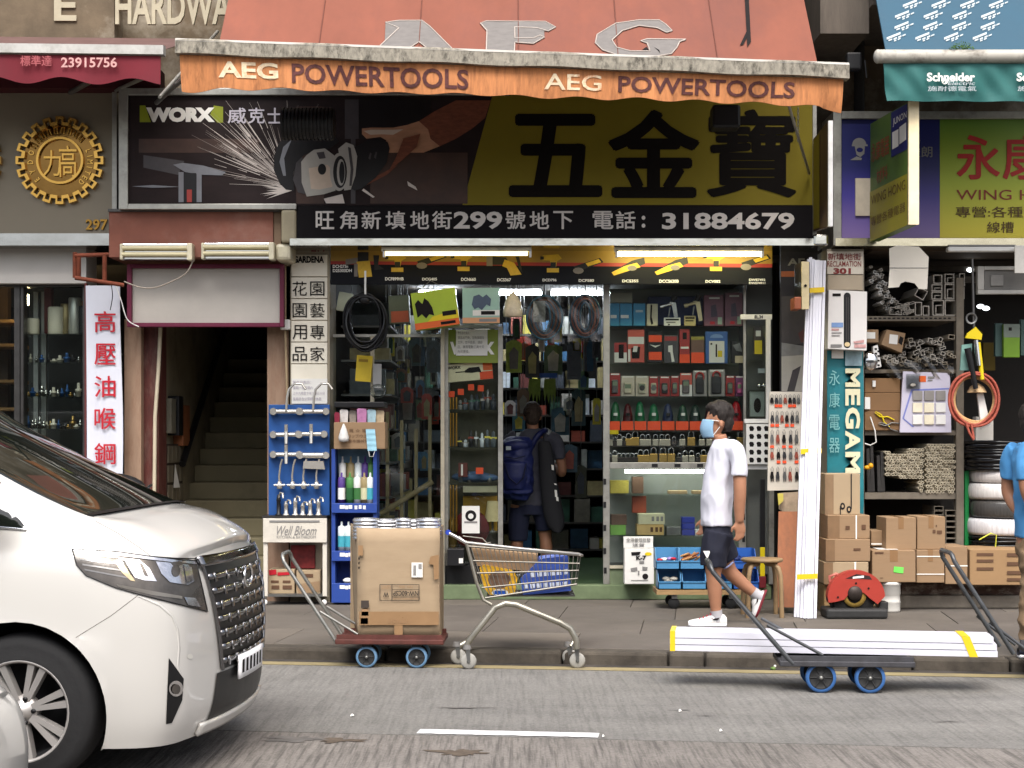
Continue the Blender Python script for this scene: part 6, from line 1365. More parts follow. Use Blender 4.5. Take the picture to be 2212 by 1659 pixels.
for x,y0 in ((1872,970),(1880,965),(1894,985),(1902,978)):
    mb = MB(); mb.pprism([(x,y0),(x + 6,y0 - 2),(x + 10,1062),(x + 2,1062)],KD + .05,.3); mb.build('channel',DKST,ch2)
lg = thing('ladder_tray','grey stacked ladder tray frames at the foot of the rack','trays',P(2045,1200,KD))
for k in range(7): chan(2054,1108 + k * 12.2,22,12,KD + .02,0,lg,1.2,.4,RKM,'tray_frame')
for k in range(3): chan(2028,1098 + k * 10,20,9,KD + .05,0,lg,1,.4,RKM,'tray_frame')
mb = MB(); mb.tube([P(1880,900,KD - .05),P(1890,930,KD - .06),P(1893,955,KD - .06),P(1880,962,KD - .05),P(1868,958,KD - .05)],.006,6); mb.build('cable',WHITE,label='white cable loop hanging before the conduit rack',cat='cable')
mb = MB(); mb.ball(P(1874,1010,KD - .04),.035,8,(1,.7,.6)); mb.ball(P(1881,1006,KD - .05),.025,8); mb.build('yellow_plug',M('amber_plastic',(220,160,30),.4),label='small yellow plug hanging beside the steel channels',cat='plug')
# hanging paper, lamp fittings, tools
hp = thing('hanging_paper','torn blank white paper sheet hanging under the electrical sign','paper',P(1960,625,13.2))
mb = MB(); pts = [(1921,537),(1937,530),(1985,533),(2006,555),(2003,625),(1985,624),(1976,612),(1956,608),(1946,612),(1942,620),(1919,622),(1922,580)]; mb.pprism(pts,13.2,.004); mb.build('sheet',M('paper_cream',(214,208,196),.8,var=.04),hp); mb = MB(); mb.pbox(1921,578,2004,579.4,13.196,.003); mb.build('fold',GINK,hp)
lt1 = thing('strip_lamp','unlit white strip lamp under the electrical shop sign','lamp',P(2120,545,13.4)); mb = MB(); mb.pbox(2048,533,2196,543,13.4,.08,.01); mb.build('diffuser',WHITE,lt1); mb = MB(); mb.pbox(2050,528.5,2194,532.8,13.41,.06); mb.build('batten',GINK,lt1)
ff = thing('lamp_fixture','large grey framed square lamp fitting hanging in the electrical shop','lamp',P(2150,640,13.6))
for r in ((2112,575,2126,626),(2126.3,575,2320,583),(2112,626.4,2320,635)): mb = MB(); mb.pbox(*r,13.6,.06,.004); mb.build('frame_bar',M('pale_frame',(176,174,168),.5),ff)
mb = MB(); mb.pbox(2126.4,583.4,2320,626,13.62,.04); mb.build('panel',M('lamp_panel',(110,108,104),.5),ff); mb = MB(); mb.pbox(2140,594,2168,618,13.605,.014,.01); mb.build('cover',M('lamp_cover',(136,134,130),.5),ff)
pack(2192,530,2240,590,13.35,.01,M('torn_sheet',(220,216,208),.8),'torn_paper','torn white paper hanging from the end of strip lamp','paper')
for i,(x,y) in enumerate(((2096,583),(2118,662),(2130,666))):
    mb = MB(); mb.ball(P(x,y,14.3),.035,8,(1,1,.6)); mb.build('lit_bulb',EM('white_bulb',(240,246,250),4),label='small lit white bulb glowing inside the dark electrical shop',cat='bulb',group='lit bulbs in electrical shop')
# hanging tools column: red nylon coil, knives, cards
rc = thing('red_rope_coil','big coil of red and tan rope hung at the electrical shop front','rope coil',P(2105,950,13.3))
ROPER = M('red_rope',(158,78,62),.7,var=.2,scale=30,bump=.4,bscale=60); ROPET = M('tan_rope',(190,150,104),.7,var=.2,scale=30)
for k in range(6):
    rx = 54 - k * 2.2; ry = 60 - k * 2.4
    mb = MB(); mb.tube([P(2104 + rx * math.cos(a),863 + ry * math.sin(a) + 2 * math.sin(a * 3 + k),13.3 + .025 * (k % 3)) for a in [2 * math.pi * i / 40 for i in range(40)]],.012,7,closed=True); mb.build('rope_loop',ROPER if k < 4 else ROPET,rc)
mb = MB(); mb.tube([P(2086,912,13.28),P(2094,935,13.28),P(2104,950,13.27)],.011,6); mb.tube([P(2098,915,13.28),P(2104,948,13.27)],.01,6); mb.build('rope_tail',ROPER,rc)
hk = thing('hanging_tools','bunch of knives and yellow handled tools hung above the rope coil','tools',P(2105,860,13.35))
mb = MB(); mb.pprism([(2090,720),(2108,706),(2122,722),(2120,734),(2086,730)],13.32,.03); mb.build('yellow_head',YEL,hk)
mb = MB(); mb.cyl(P(2112,740,13.32),P(2122,820,13.3),.024,.018); mb.build('yellow_grip',YEL,hk); mb = MB(); mb.cyl(P(2108,735,13.3),P(2114,790,13.29),.02); mb.build('chrome_grip',CHROME,hk)
mb = MB(); mb.cyl(P(2090,752,13.3),P(2108,840,13.3),.03,.022); mb.build('black_grip',BLACK,hk); mb = MB(); mb.cyl(P(2100,560,13.4),P(2104,720,13.35),.012); mb.build('hanging_chain',DKST,hk)
mb = MB(); mb.lathe([(.05,-.01),(.05,.01),(.035,.01),(.035,-.01),(.05,-.01)],P(2098,688,13.35),18,'y'); mb.build('ring',METAL,hk); mb = MB(); mb.pprism([(2078,745),(2100,742),(2098,800),(2074,800)],13.36,.02); mb.build('blister_card',M('teal_card',(120,160,150),.5,var=.2),hk)
fan = thing('steel_trowel','white plastic shade with grey trowel hung inside the rope coil','tool',P(2116,905,13.36)); mb = MB(); mb.lathe([(.085,0),(.06,.05),(.02,.08),(0,.085)],P(2110,848,13.4) ,16); mb.build('shade',M('tan_shade',(190,160,120),.6),fan); mb = MB(); mb.pprism([(2112,850),(2124,848),(2140,920),(2120,926)],13.4,.03); mb.build('white_handle',WHITE,fan)
pack(2108,900,2146,952,13.6,.1,M('white_bagged',(190,186,178),.6,var=.1),'white_parcel','white wrapped parcel standing behind the rope coil','parcel')
gp = pack(2168,700,2203,772,13.9,.05,M('lime_pack',(104,140,36),.5,var=.1),'lime_pack','lime green packet hanging deep in the electrical shop','packet',[(M('grey_top',(110,120,110),.5),rect(0,0,1,.4)),(INK,rect(.3,.1,.5,.2))])
pack(2150,698,2166,770,13.95,.05,M('dim_teal_pack',(60,84,80),.5),'teal_pack','dim teal packet hanging beside the lime packet','packet'); pack(2205,690,2240,768,13.95,.05,M('dim_teal_pack',(0,0,0)),'teal_pack','dim teal packet hanging past the lime packet','packet'); pack(2124,740,2150,800,14.3,.1,M('ochre_box',(110,92,30),.6),'ochre_carton','ochre carton on dark shelf behind the hung tools','carton')
gpp = MB(); gpp.pbox(2084,1010,2094,1180,13.75,.05,.01); gpp.build('green_post',M('green_paint',(20,120,60),.5),label='green painted post beside the cable reels',cat='post')
# stack of cable coils on boxes
for i,(x0,x1,y0,y1,c,lab) in enumerate(((2079,2230,952,982,(30,30,32),'topmost glossy black cable coil of the stack'),(2082,2230,980,1018,(24,24,26),'black tangled cable coil under the topmost coil'),(2098,2240,1012,1042,(206,200,196),'white wrapped cable coil below the black coils'),(2092,2240,1043,1078,(214,210,206),'second white wrapped cable coil in the stack'),(2096,2238,1079,1117,(70,68,66),'dark cable coil in shiny clear wrap'),(2090,2240,1118,1155,(212,210,212),'white wrapped cable coil above the lowest black coil'),(2090,2240,1156,1186,(22,22,24),'lowest black cable coil with yellow tie'))):
    D = 13.75; xc = PX((x0 + x1) / 2,D); r = (PX(x1,D) - PX(x0,D)) / 2; zb,zt = PZ(y1,D) + .002,PZ(y0,D) - .002; h = zt - zb; t = thing('cable_coil',lab,'cable coil',(xc,D + r - .3,zb))
    c0 = (xc,D + r - .3,0); mb = MB(); rd = min(.03,h * .35)
    if i in (0,1,6):
        n = 4
        for k in range(n):
            for q in range(2):
                zz = zb + h * (k + .5) / n; rr_ = r - .02 - q * .03; mm = MB(); mm.tube([(xc + (rr_ + .006 * math.sin(3 * a + k)) * math.cos(a),c0[1] + rr_ * math.sin(a),zz + .006 * math.sin(2 * a + k * 2)) for a in [2 * math.pi * j / 32 for j in range(32)]],h / n * .56,6,closed=True); mm.build('cable_loop',HOSE,t)
    else:
        prof = [(r * .5,zb + rd),(r * .55,zb),(r - rd,zb),(r - rd * .3,zb + rd * .3),(r,zb + rd),(r + .004,(zb + zt) / 2),(r,zt - rd),(r - rd * .3,zt - rd * .3),(r - rd,zt),(r * .55,zt),(r * .5,zt - rd),(r * .5,zb + rd)]
        mb.lathe(prof,c0,36); mb.build('coil',M('coil_wrap_%d' % i,c,.28,var=.14,scale=8,stretch=(6,6,.4),bump=.35,bscale=14),t)
mb = MB(); mb.tube([P(2115,1166,13.44),P(2140,1152,13.42),P(2152,1156,13.42),P(2150,1184,13.42)],.006,5); mb.build('yellow_tie',M('lime_tie',(196,200,70),.5),label='lime yellow tie string on the lowest black cable coil',cat='string')
# cardboard boxes
pC = M('printed_carton',(150,120,86),.85,var=.06)
SC = [(.1,.1,.35,.18),(.1,.28,.35,.36),(.1,.5,.35,.58),(.55,.1,.85,.2),(.55,.35,.85,.45),(.55,.6,.85,.7),(.55,.8,.85,.88)]
carton(1782,1023,1858,1112,13.05,.3,'upright carton with black cable hook mark on top of the box pile',CARD2,tape=False,shp=[(BLACK,ell(.5,.79,.07,.085,14)),(BLACK,ell(.68,.87,.07,.085,14)),(CARD2,ell(.5,.79,.03,.04,10)),(CARD2,ell(.68,.87,.03,.04,10)),(BLACK,rect(.73,0,.76,.86)),(BLACK,rect(.42,.79,.45,1)),(M('painted_card_shade',(132,108,82),.85),rect(0,.02,.24,1))])  # darker left strip paints the shade on the carton's side
carton(1788,1113,1879,1164,12.95,.4,'taped carton with pen scribbles below the upright carton',tape=False,shp=[(M('painted_side_shade',(122,96,70),.85),rect(0,.02,.28,1)),(WINK,rect(.66,0,.69,1)),(BROWNINK,rect(.42,.45,.52,.6)),(BROWNINK,rect(.8,.4,.9,.6))])  # this and the next two: shaded carton side painted on the front
carton(1784,1165,1880,1213,12.9,.42,'carton with pencilled marks second above the pavement',tape=False,shp=[(M('painted_side_shade',(0,0,0)),rect(0,.02,.2,1)),(BROWNINK,rect(.62,.4,.78,.5))])
carton(1780,1214,1876,1262,12.9,.42,'pale strapped carton behind the red cut-off saw',CARD2,tape=False,shp=[(M('painted_side_shade',(0,0,0)),rect(0,.02,.2,1)),(WINK,rect(.68,0,.72,1))])
mb = MB(); mb.pbox(1780,1263,1890,1330,12.95,.35,.01); mb.build('wooden_crate',WOOD,label='weathered wooden crate under the pale strapped carton',cat='crate')
carton(1882,1146,1912,1180,13.2,.25,'small strapped carton wedged between box piles',tape=False,shp=[(WINK,rect(0,.8,1,.9))])
carton(1914,1118,1979,1188,13.05,.35,'brown carton with centre tape on the second tier',CARD)
carton(1981,1116,2042,1187,13.1,.35,'brown carton with handwriting at the second tier end',CARD,shp=[(BROWNINK,rect(.55,.4,.65,.5)),(BROWNINK,rect(.7,.42,.88,.52)),(BROWNINK,rect(.66,.25,.7,.3))])
carton(1884,1189,1978,1258,12.95,.4,'large carton with bright green sticker on the bottom tier',CARD,shp=[(M('green_sticker',(110,220,90),.5),[(.5,.5),(.72,.53),(.71,.72),(.49,.68)]),(BROWNINK,rect(.06,.05,.26,.1)),(BROWNINK,rect(.18,.85,.25,.87))])
carton(1980,1188,2040,1259,13.05,.35,'carton strapped with white bands on the bottom tier',CARD,shp=[(WINK,rect(0,.18,1,.21)),(WINK,rect(0,.72,1,.75))])
carton(2042,1180,2090,1262,13.1,.35,'narrow carton with one white band beside the printed carton',CARD,tape=False,shp=[(WINK,rect(0,.5,1,.53))])
carton(2095,1187,2240,1264,13.1,.5,'wide carton printed with columns of small brown text under the cable coils',pC,tape=False,shp=[(BROWNINK,rect(*r)) for r in SC])
mb = MB(); mb.add([P(1896,1188.4,13.0),P(1925,1188.4,13.02),P(1935,1188.4,13.2),P(1905,1188.4,13.2)],[(0,1,2,3)]); 
mb = MB(); z = PZ(1189,12.95) + .004; x0 = PX(1900,12.95); mb.box(x0,x0 + .17,13.0,13.2,z,z + .002); mb.build('white_sheet',PAPER,label='white paper sheet lying on the carton with green sticker',cat='paper')
# bucket, cut-off saw
bk = thing('plastic_tub','white translucent tub standing beside the cut-off saw','tub',P(1925,1320,12.95))
mb = MB(); z0,z1 = .09,PZ(1258,12.95); r = .085; mb.lathe([(0,z0),(r * .95,z0),(r,z0 + .02),(r,z0 + .08),(r * 1.04,z0 + .085),(r * .98,z0 + .1),(r * .98,z0 + .15),(r * 1.04,z0 + .155),(r * 1.0,z1 - .03),(r * 1.08,z1 - .025),(r * 1.08,z1),(0,z1)],(PX(1928,12.95),12.95 + r,0),20); mb.build('body',M('milky_plastic',(206,204,198),.35,var=.05),bk)
sw = thing('cutoff_saw','red abrasive cut-off saw on black base standing on the pavement','saw',P(1850,1336,12.5))
W_ = 12.5; k = W_ / FPX
mb = MB(); mb.cbox(PX(1786,W_),PX(1919,W_),W_,W_ + .28,.09,.09 + 22 * k,.02); mb.build('base',M('saw_base',(54,54,54),.6,.3,var=.2),sw)
mb = MB(); mb.pbox(1798,1290,1812,1318,W_ + .12,.1); mb.build('fence',M('saw_base',(0,0,0)),sw)
mb = MB(); cx,cz = PX(1850,W_),PZ(1283,W_); mb.lathe([(0,-.004),(48 * k,-.004),(48 * k,.004),(0,.004)],(cx,W_ + .09,cz - 6 * k),36,'y'); mb.build('abrasive_disc',M('abrasive',(52,50,48),.95,var=.2,scale=60),sw)
mb = MB(); pts = [(1850 + 62 * math.cos(R(a)),1290 + 58 * math.sin(R(a))) for a in range(182,366,8)] + [(1896,1305),(1880,1293),(1868,1282),(1852,1275),(1836,1280),(1824,1295),(1806,1300),(1790,1302)]
mb.pprism(pts,W_ + .05,.09); SAWR = M('saw_red',(162,58,48),.45,var=.08,dirt=.25,dirtc=(120,50,40),dscale=6); mb.build('guard',SAWR,sw)
prints([(M('saw_decal',(50,36,36),.5),[(1826,1250),(1850,1240),(1878,1244),(1884,1252),(1850,1250)]),(WINK,[(1842,1246),(1866,1243),(1866,1248),(1842,1250)]),(INK,ell(1849,1254 + 6,2.5,2.5,8)),(INK,ell(1876,1271,2.5,2.5,8)),(INK,ell(1810,1290,2.5,2.5,8))],W_ + .05,sw)
mb = MB(); mb.lathe([(0,-.03),(15 * k,-.03),(16 * k,-.02),(16 * k,.02),(0,.02)],(cx,W_ + .07,cz),18,'y'); mb.build('hub',M('saw_hub',(60,52,48),.5,.5),sw)
mb = MB(); mb.lathe([(16 * k,0),(25 * k,0),(25 * k,.01),(16 * k,.01)],(cx,W_ + .065,cz - 6 * k),20,'y'); mb.build('flange',M('old_gold',(170,140,70),.5,.4),sw)
mb = MB(); mb.cyl(P(1812,1268,W_ + .2),P(1850,1275,W_ + .2),.06,n=16); mb.build('motor',SAWR,sw); mb = MB(); mb.tube([P(1826,1250,W_ + .16),P(1806,1240,W_ + .14),P(1792,1245,W_ + .14),P(1794,1266,W_ + .14),P(1814,1270,W_ + .15)],.014,7); mb.build('handle',M('saw_handle',(170,96,84),.5),sw)
mb = MB(); mb.tube([P(1797,1310,W_ + .1),P(1786,1295,W_ + .08),P(1792,1270,W_ + .12),P(1804,1262,W_ + .15)],.007,6); mb.build('power_cord',BLACK,sw); mb = MB(); mb.pbox(1900,1300,1919,1322,W_ + .08,.12,.01); mb.build('vise',M('saw_base',(0,0,0)),sw)
# K-7 carton, brown boards, stool, bins
k7 = carton(1349,1185,1413,1262,14.0 - .16,.16,'white carton marked K-7 standing on the green step',M('white_box',(222,220,214),.5,var=.03),tape=False,shp=[(INK,[(.22,.1),(.55,.09),(.5,.18),(.24,.2)]),(YEL,ell(.8,.15,.12,.05,12)),(INK,ell(.7,.78,.1,.08,14)),(GINK,rect(.22,.88,.8,.9)),(GINK,rect(.5,.35,.66,.42)),(GINK,[(.2,.55),(.42,.52),(.44,.62),(.22,.64)]),(GINK,[(.6,.5),(.78,.52),(.76,.6),(.6,.6)]),(GINK,rect(.45,.62,.5,.74))],nm='white_carton')
txt('K-7',1374,1200,1396,1210,14.0 - .165,INK,k7,.05)
hs_ = thing('handwritten_sign','white handwritten price card standing on the K-7 carton','sign',P(1380,1184,13.86)); mb = MB(); mb.pbox(1347,1159,1411,1184,13.85,.02,.003); mb.build('card',PAPER,hs_); txt('全港最低批發',1353,1162,1405,1171,13.848,GINK,hs_,.01); txt('送貨',1366,1173,1392,1181,13.848,GINK,hs_,.01)
bd = thing('plywood_board','orange brown plywood board leaning behind the white trunking','board',P(1700,1310,13.3)); mb = MB(); mb.add([P(1678,1312,12.9),P(1735,1312,12.9),P(1735,1105,13.35),P(1682,1105,13.35)] + [P(1678,1312,12.9) + Vector((0,.02,0)),P(1735,1312,12.9) + Vector((0,.02,0)),P(1735,1105,13.35) + Vector((0,.02,0)),P(1682,1105,13.35) + Vector((0,.02,0))],[(0,1,2,3),(7,6,5,4),(0,3,7,4),(3,2,6,7),(1,5,6,2)]); mb.build('sheet',BROWNW,bd)
mb = MB(); mb.pprism([(1684,1065),(1734,1062),(1736,1108),(1700,1112),(1684,1100)],13.5,.05); mb.build('paper_bundle',M('crumpled_paper',(170,150,126),.8,var=.25,scale=14),label='crumpled paper bundle above the brown plywood board',cat='paper'); mb = MB(); mb.pprism([(1680,1066),(1692,1066),(1692,1082),(1682,1092)],13.44,.02); mb.build('yellow_tag',M('pale_yellow',(206,190,90),.6),label='pale yellow tag hanging under the cream pegboard',cat='tag')
sl = thing('wooden_stool','round bentwood stool standing by the brown plywood board','stool',P(1648,1335,12.55))
STW = M('stool_wood',(142,118,86),.55,var=.2,scale=6,stretch=(1,4,1)); cx = PX(1647,12.7); cy = 12.72; zt = PZ(1208,12.6)
mb = MB(); mb.lathe([(0,zt - .03),(.16,zt - .03),(.172,zt - .022),(.174,zt - .008),(.165,zt),(0,zt)],(cx,cy,0),28); mb.build('seat',STW,sl)
for a in (225,315,45,135):
    dx,dy = math.cos(R(a)),math.sin(R(a)); mb = MB(); mb.tube([(cx + dx * .05,cy + dy * .05,zt - .045),(cx + dx * .12,cy + dy * .12,zt - .048),(cx + dx * .165,cy + dy * .165,zt - .075),(cx + dx * .185,cy + dy * .185,zt - .14),(cx + dx * .192,cy + dy * .192,zt - .3),(cx + dx * .198,cy + dy * .198,.09)],.02,8); mb.build('leg',STW,sl)
# blue picking bins on a dolly
LBLUE = M('bin_light_blue',(74,130,172),.4,var=.06); DBLUE = M('bin_blue',(40,86,160),.4,var=.06)
def bin_(x0,y0,x1,y1,D,mt,lab,fill=None):
    t = thing('picking_bin',lab,'bin',P((x0 + x1) / 2,y1,D + .12)); X0,X1,Z0,Z1 = PX(x0,D),PX(x1,D),PZ(y1,D),PZ(y0,D); h = Z1 - Z0; d = .24; w_ = .006
    mb = MB(); mb.box(X0,X1,D,D + d,Z0,Z0 + w_); mb.box(X0,X1,D,D + w_,Z0,Z0 + h * .42); mb.box(X0,X1,D + d - w_,D + d,Z0,Z1)
    for a in (X0,X1 - w_): mb.prism([(0,0)] * 3,0,0) if False else mb.add([(a,D,Z0),(a,D + d,Z0),(a,D + d,Z1),(a,D + d * .35,Z1),(a,D,Z0 + h * .42),(a + w_,D,Z0),(a + w_,D + d,Z0),(a + w_,D + d,Z1),(a + w_,D + d * .35,Z1),(a + w_,D,Z0 + h * .42)],[(4,3,2,1,0),(5,6,7,8,9),(3,4,9,8),(2,3,8,7),(0,5,9,4)])
    mb.build('tray',mt,t)
    mb = MB(); mb.box(X0 + .004,X1 - .004,D - .008,D + .004,Z0 + h * .36,Z0 + h * .43); mb.build('lip',mt,t)
    if fill:
        for i in range(fill[2]):
            m2 = MB(); x = random.uniform(X0 + .04,X1 - .04); y = random.uniform(D + .05,D + d - .06); z = Z0 + h * .3 + random.uniform(0,h * .2); a = random.uniform(-1,1)
            if fill[1] == 'stick': m2.cyl((x - .05 * math.cos(a),y,z - .03 * math.sin(a)),(x + .05 * math.cos(a),y - .02,z + .05 * abs(math.sin(a)) + .02),.011,n=6)
            else: m2.ball((x,y,z + .01),random.uniform(.02,.035),7,(1.2,1,.6))
            m2.build('part',fill[0][i % len(fill[0])],t)
bl = 13.25
bin_(1417,1186,1468,1230,bl + .03,LBLUE,'light blue bin holding red and white tape rolls',([REDINK,WINK,M('lilac_plastic',(150,130,190),.5)],'ball',9)); bin_(1469,1186,1521,1230,bl + .03,LBLUE,'light blue bin full of tan wooden handles',([M('tan_handle',(176,130,80),.6),BROWNW],'stick',12)); bin_(1522,1186,1576,1230,bl + .03,LBLUE,'light blue upper bin behind the walking person',([METAL],'ball',6)); bin_(1578,1187,1634,1230,bl + .03,DBLUE,'deep blue upper bin near the wooden stool',([M('dark_blue_part',(24,40,90),.5)],'ball',8))
bin_(1422,1233,1472,1273,bl,LBLUE,'light blue lower bin holding bagged grey parts',([M('grey_bagged',(150,146,136),.5),METAL],'ball',9)); bin_(1474,1233,1526,1273,bl,LBLUE,'nearly empty light blue lower bin'); bin_(1528,1233,1582,1273,bl,LBLUE,'light blue lower bin behind the walking leg'); bin_(1584,1233,1640,1273,bl,DBLUE,'deep blue lower bin beside the stool leg')
dl = thing('bin_dolly','low wooden dolly on castors carrying the blue bins','dolly',P(1530,1312,bl)); mb = MB(); mb.box(PX(1418,bl),PX(1642,bl),bl - .03,bl + .34,PZ(1284,bl),PZ(1274.2,bl)); mb.build('deck',WOOD,dl)
for x in (1456,1580):
    for dd in (.02,.27):
        mb = MB(); c = Vector((PX(x,bl),bl + dd,.09 + .05)); mb.lathe([(0,-.014),(.045,-.014),(.05,-.008),(.05,.008),(.045,.014),(0,.014)],c,16,'y' if False else 'y'); ob = mb.build('wheel',RUBBER,dl)
        mb = MB(); mb.box(c.x - .02,c.x + .03,c.y - .025,c.y + .025,c.z + .04,PZ(1284,bl) - .001); mb.build('castor_fork',METAL,dl)
# white trunking lengths: standing bundle
vb = thing('standing_trunking','tall bundle of white plastic trunking tied with yellow tape leaning on pillar','trunking',P(1742,1335,12.5))
TRK = M('white_trunking',(206,206,216),.4,var=.02)
base = [(1718,1327,12.62),(1724,1331,12.6),(1731,1334,12.56),(1738,1336,12.53),(1745,1336,12.52),(1752,1336,12.52),(1760,1336,12.53)]
topp = [(1747,560,13.44),(1751,556,13.44),(1756,560,13.42),(1762,562,13.4),(1768,562,13.4),(1774,563,13.4),(1781,563,13.42)]
for (x,y,D),(x2,y2,D2) in zip(base,topp):
    a,b = P(x,y,D),P(x2,y2,D2); a.z = .095; hw = .0118; mb = MB(); vs = []
    for q in (a,b): vs += [q + Vector((-hw,-.012,0)),q + Vector((hw,-.012,0)),q + Vector((hw,.016,0)),q + Vector((-hw,.016,0))]
    mb.add(vs,[(0,1,5,4),(1,2,6,5),(2,3,7,6),(3,0,4,7),(0,3,2,1),(4,5,6,7)]); mb.build('trunking',TRK,vb)
YT = M('yellow_tape',(222,190,40),.35,var=.06)
for y,xa,xb,D in ((627,1745,1781,13.27),(975,1730,1775,12.93),(1246,1722,1766,12.55)):
    mb = MB(); mb.pprism([(xa,y - 5),(xb,y - 7),(xb,y + 4),(xa,y + 6)],D - .0,.012); mb.build('tape',YT,vb)
# ================================================================== STAND OF TAPS, SEALANT RACK
ts = thing('tap_stand','white wheeled stand with blue board of chrome taps','display stand',P(640,1303,13.6))
TD = 13.65; TBLUE = M('tap_board_blue',(34,78,140),.45,var=.08)
mb = MB(); mb.pbox(580,874,712,1113,TD,.03,.004); mb.build('board',TBLUE,ts)
CRW = M('stand_cream',(206,200,188),.5,var=.06,dirt=.2,dscale=5)
mb = MB(); mb.pbox(568,1120,706,1172,TD - .12,.03,.004); mb.build('front_panel',CRW,ts)
mb = MB(); mb.box(PX(570,TD),PX(708,TD),TD - .1,TD + .3,PZ(1121,TD) ,PZ(1113,TD)); mb.build('tray',DKST,ts)
for x in (569,697):
    for D in (TD - .1,TD + .24):
        mb = MB(); mb.pbox(x,1172.4,x + 9,1288,D,.03); mb.build('leg',CRW,ts)
mb = MB(); mb.pbox(578.3,1284,696.7,1289,TD - .09,.34); mb.build('bottom_shelf',METAL,ts)
for x in (572,700):
    mb = MB(); c = Vector((PX(x,TD - .09),TD - .08,.09 + .025)); mb.lathe([(0,-.01),(.02,-.01),(.024,-.005),(.024,.005),(.02,.01),(0,.01)],c,12,'y'); mb.build('castor',WHITE,ts)
txt('Well Bloom',596,1136,684,1156,TD - .122,GINK,ts,0,shear=.06); txt('KITCHEN & BATHROOM',598,1157,682,1163,TD - .122,GINK,ts)
mb = MB(); mb.pbox(582,1124,690,1128,TD - .126,.005); mb.build('slot',GINK,ts)
TC = M('tap_chrome',(196,192,184),.22,.6,var=.08)
def tap(cx,cy,kind,lab):
    t = thing('tap',lab,'tap',P(cx,cy + 8,TD - .06)); D = TD - .05
    mb = MB(); w_ = 34 if kind < 3 else 10
    if kind < 3:
        mb.cyl(P(cx - w_ + 4,cy,D),P(cx + w_ - 4,cy,D),.026 if kind == 2 else .02,n=12); mb.build('body',TC,t)
        for s in (-1,1):
            mb = MB(); mb.cyl(P(cx + s * (w_ - 6),cy,TD),P(cx + s * (w_ - 6),cy,D - .045),.036,.03,n=14); mb.build('valve',TC,t)
        mb = MB()
        if kind == 0: mb.tube([P(cx,cy,D - .02),P(cx + 2,cy - 30,D - .02),P(cx + 6,cy - 48,D - .02),P(cx + 18,cy - 60,D - .03),P(cx + 34,cy - 60,D - .04),P(cx + 42,cy - 48,D - .05)],.011,8)
        elif kind == 1: mb.cyl(P(cx,cy - 6,D - .03),P(cx,cy + 20,D - .05),.018,.014); mb.cyl(P(cx,cy - 4,D - .03),P(cx,cy - 22,D - .04),.016)
        else: mb.pprism([(cx - 20,cy + 12),(cx + 22,cy + 12),(cx + 26,cy + 30),(cx - 22,cy + 28)],D - .04,.05)
        mb.build('spout',TC,t)
    else:
        mb.tube([P(cx,cy + 30,D),P(cx - 1,cy + 8,D - .01),P(cx + 2,cy - 16,D - .02),P(cx + 6,cy - 28,D - .03)],.009,8); mb.build('spout',TC,t)
        mb = MB(); mb.lathe([(0,PZ(cy + 36,D)),(.025,PZ(cy + 36,D)),(.028,PZ(cy + 28,D)),(.015,PZ(cy + 20,D)),(0,PZ(cy + 18,D))],(PX(cx,D),D,0),12); mb.build('body',TC,t)
        mb = MB(); mb.cyl(P(cx - 12,cy + 28,D - .01),P(cx + 12,cy + 28,D - .01),.011); mb.build('lever',TC,t)
tap(618,889,0,'tall swan neck mixer tap first on the blue board top row'); tap(676,889,0,'swan neck mixer tap nearest the sealant rack on top row')
tap(618,939,1,'two handle chrome mixer tap in the second row'); tap(672,938,1,'slim chrome mixer tap beside it in the second row')
tap(618,982,1,'lever spout chrome mixer tap in the third row'); tap(676,984,2,'wide chrome shower mixer with flat spout in the third row')
for i,x in enumerate((604,632,656,684)): tap(x,1020,3,['slim goose neck tap at the stairway edge','slim goose neck tap second from the stairway','chrome lever tap beside the goose necks','low chrome tap next to the sealant rack'][i] + ' of the blue board')
for i,(x,h) in enumerate(((602,50),(618,34),(638,42),(654,30),(670,36),(688,40))):
    t = thing('tap',['black and white filter tap standing on the stand tray','squat chrome tap standing beside the filter tap','curved chrome basin tap standing mid tray','small dark chrome tap standing mid tray','round chrome valve standing near the tray end','chrome basin mixer at the tray end'][i],'tap',P(x,1112,TD - .06)); z = PZ(1113,TD); c = (PX(x,TD - .05),TD - .05,0); k = TD / FPX
    mb = MB(); mb.lathe([(0,z),(.03,z),(.03,z + .01),(.018,z + .02),(.018,z + h * .6 * k),(.022,z + h * .65 * k),(.012,z + h * .9 * k),(0,z + h * .92 * k)],c,12); mb.build('body',TC if i else BLACK,t)
    mb = MB(); mb.tube([(c[0],c[1],z + h * .7 * k),(c[0] + .02,c[1] - .03,z + h * k),(c[0] + .045,c[1] - .06,z + h * .95 * k),(c[0] + .05,c[1] - .07,z + h * .75 * k)],.009,7); mb.build('spout',TC,t)
carton(580,1230,636,1283,TD,.25,'open carton of red packets on the tap stand lower shelf',CARD2,tape=False,shp=[(BROWNINK,rect(.1,.45,.4,.55)),(BROWNINK,rect(.55,.45,.85,.55)),(BROWNINK,rect(.12,.65,.42,.8)),(BROWNINK,rect(.55,.65,.9,.8)),(REDINK,[(.02,.02),(.3,.0),(.32,.2),(.04,.24)]),(REDINK,[(.35,.12),(.8,.1),(.82,.22),(.35,.25)])])
carton(640,1232,692,1283,TD,.25,'open carton with flap out on the tap stand lower shelf',CARD2,tape=False,shp=[(CARD,[(.0,.6),(.98,.45),(.98,.9),(.1,1)]),(BROWNINK,rect(.35,.15,.7,.3))])
pack(628,1178,680,1228,TD + .1,.1,M('red_white_pack',(120,40,40),.6,var=.5,scale=12),'red_pack','red printed pack behind the cartons under the tap stand','pack')
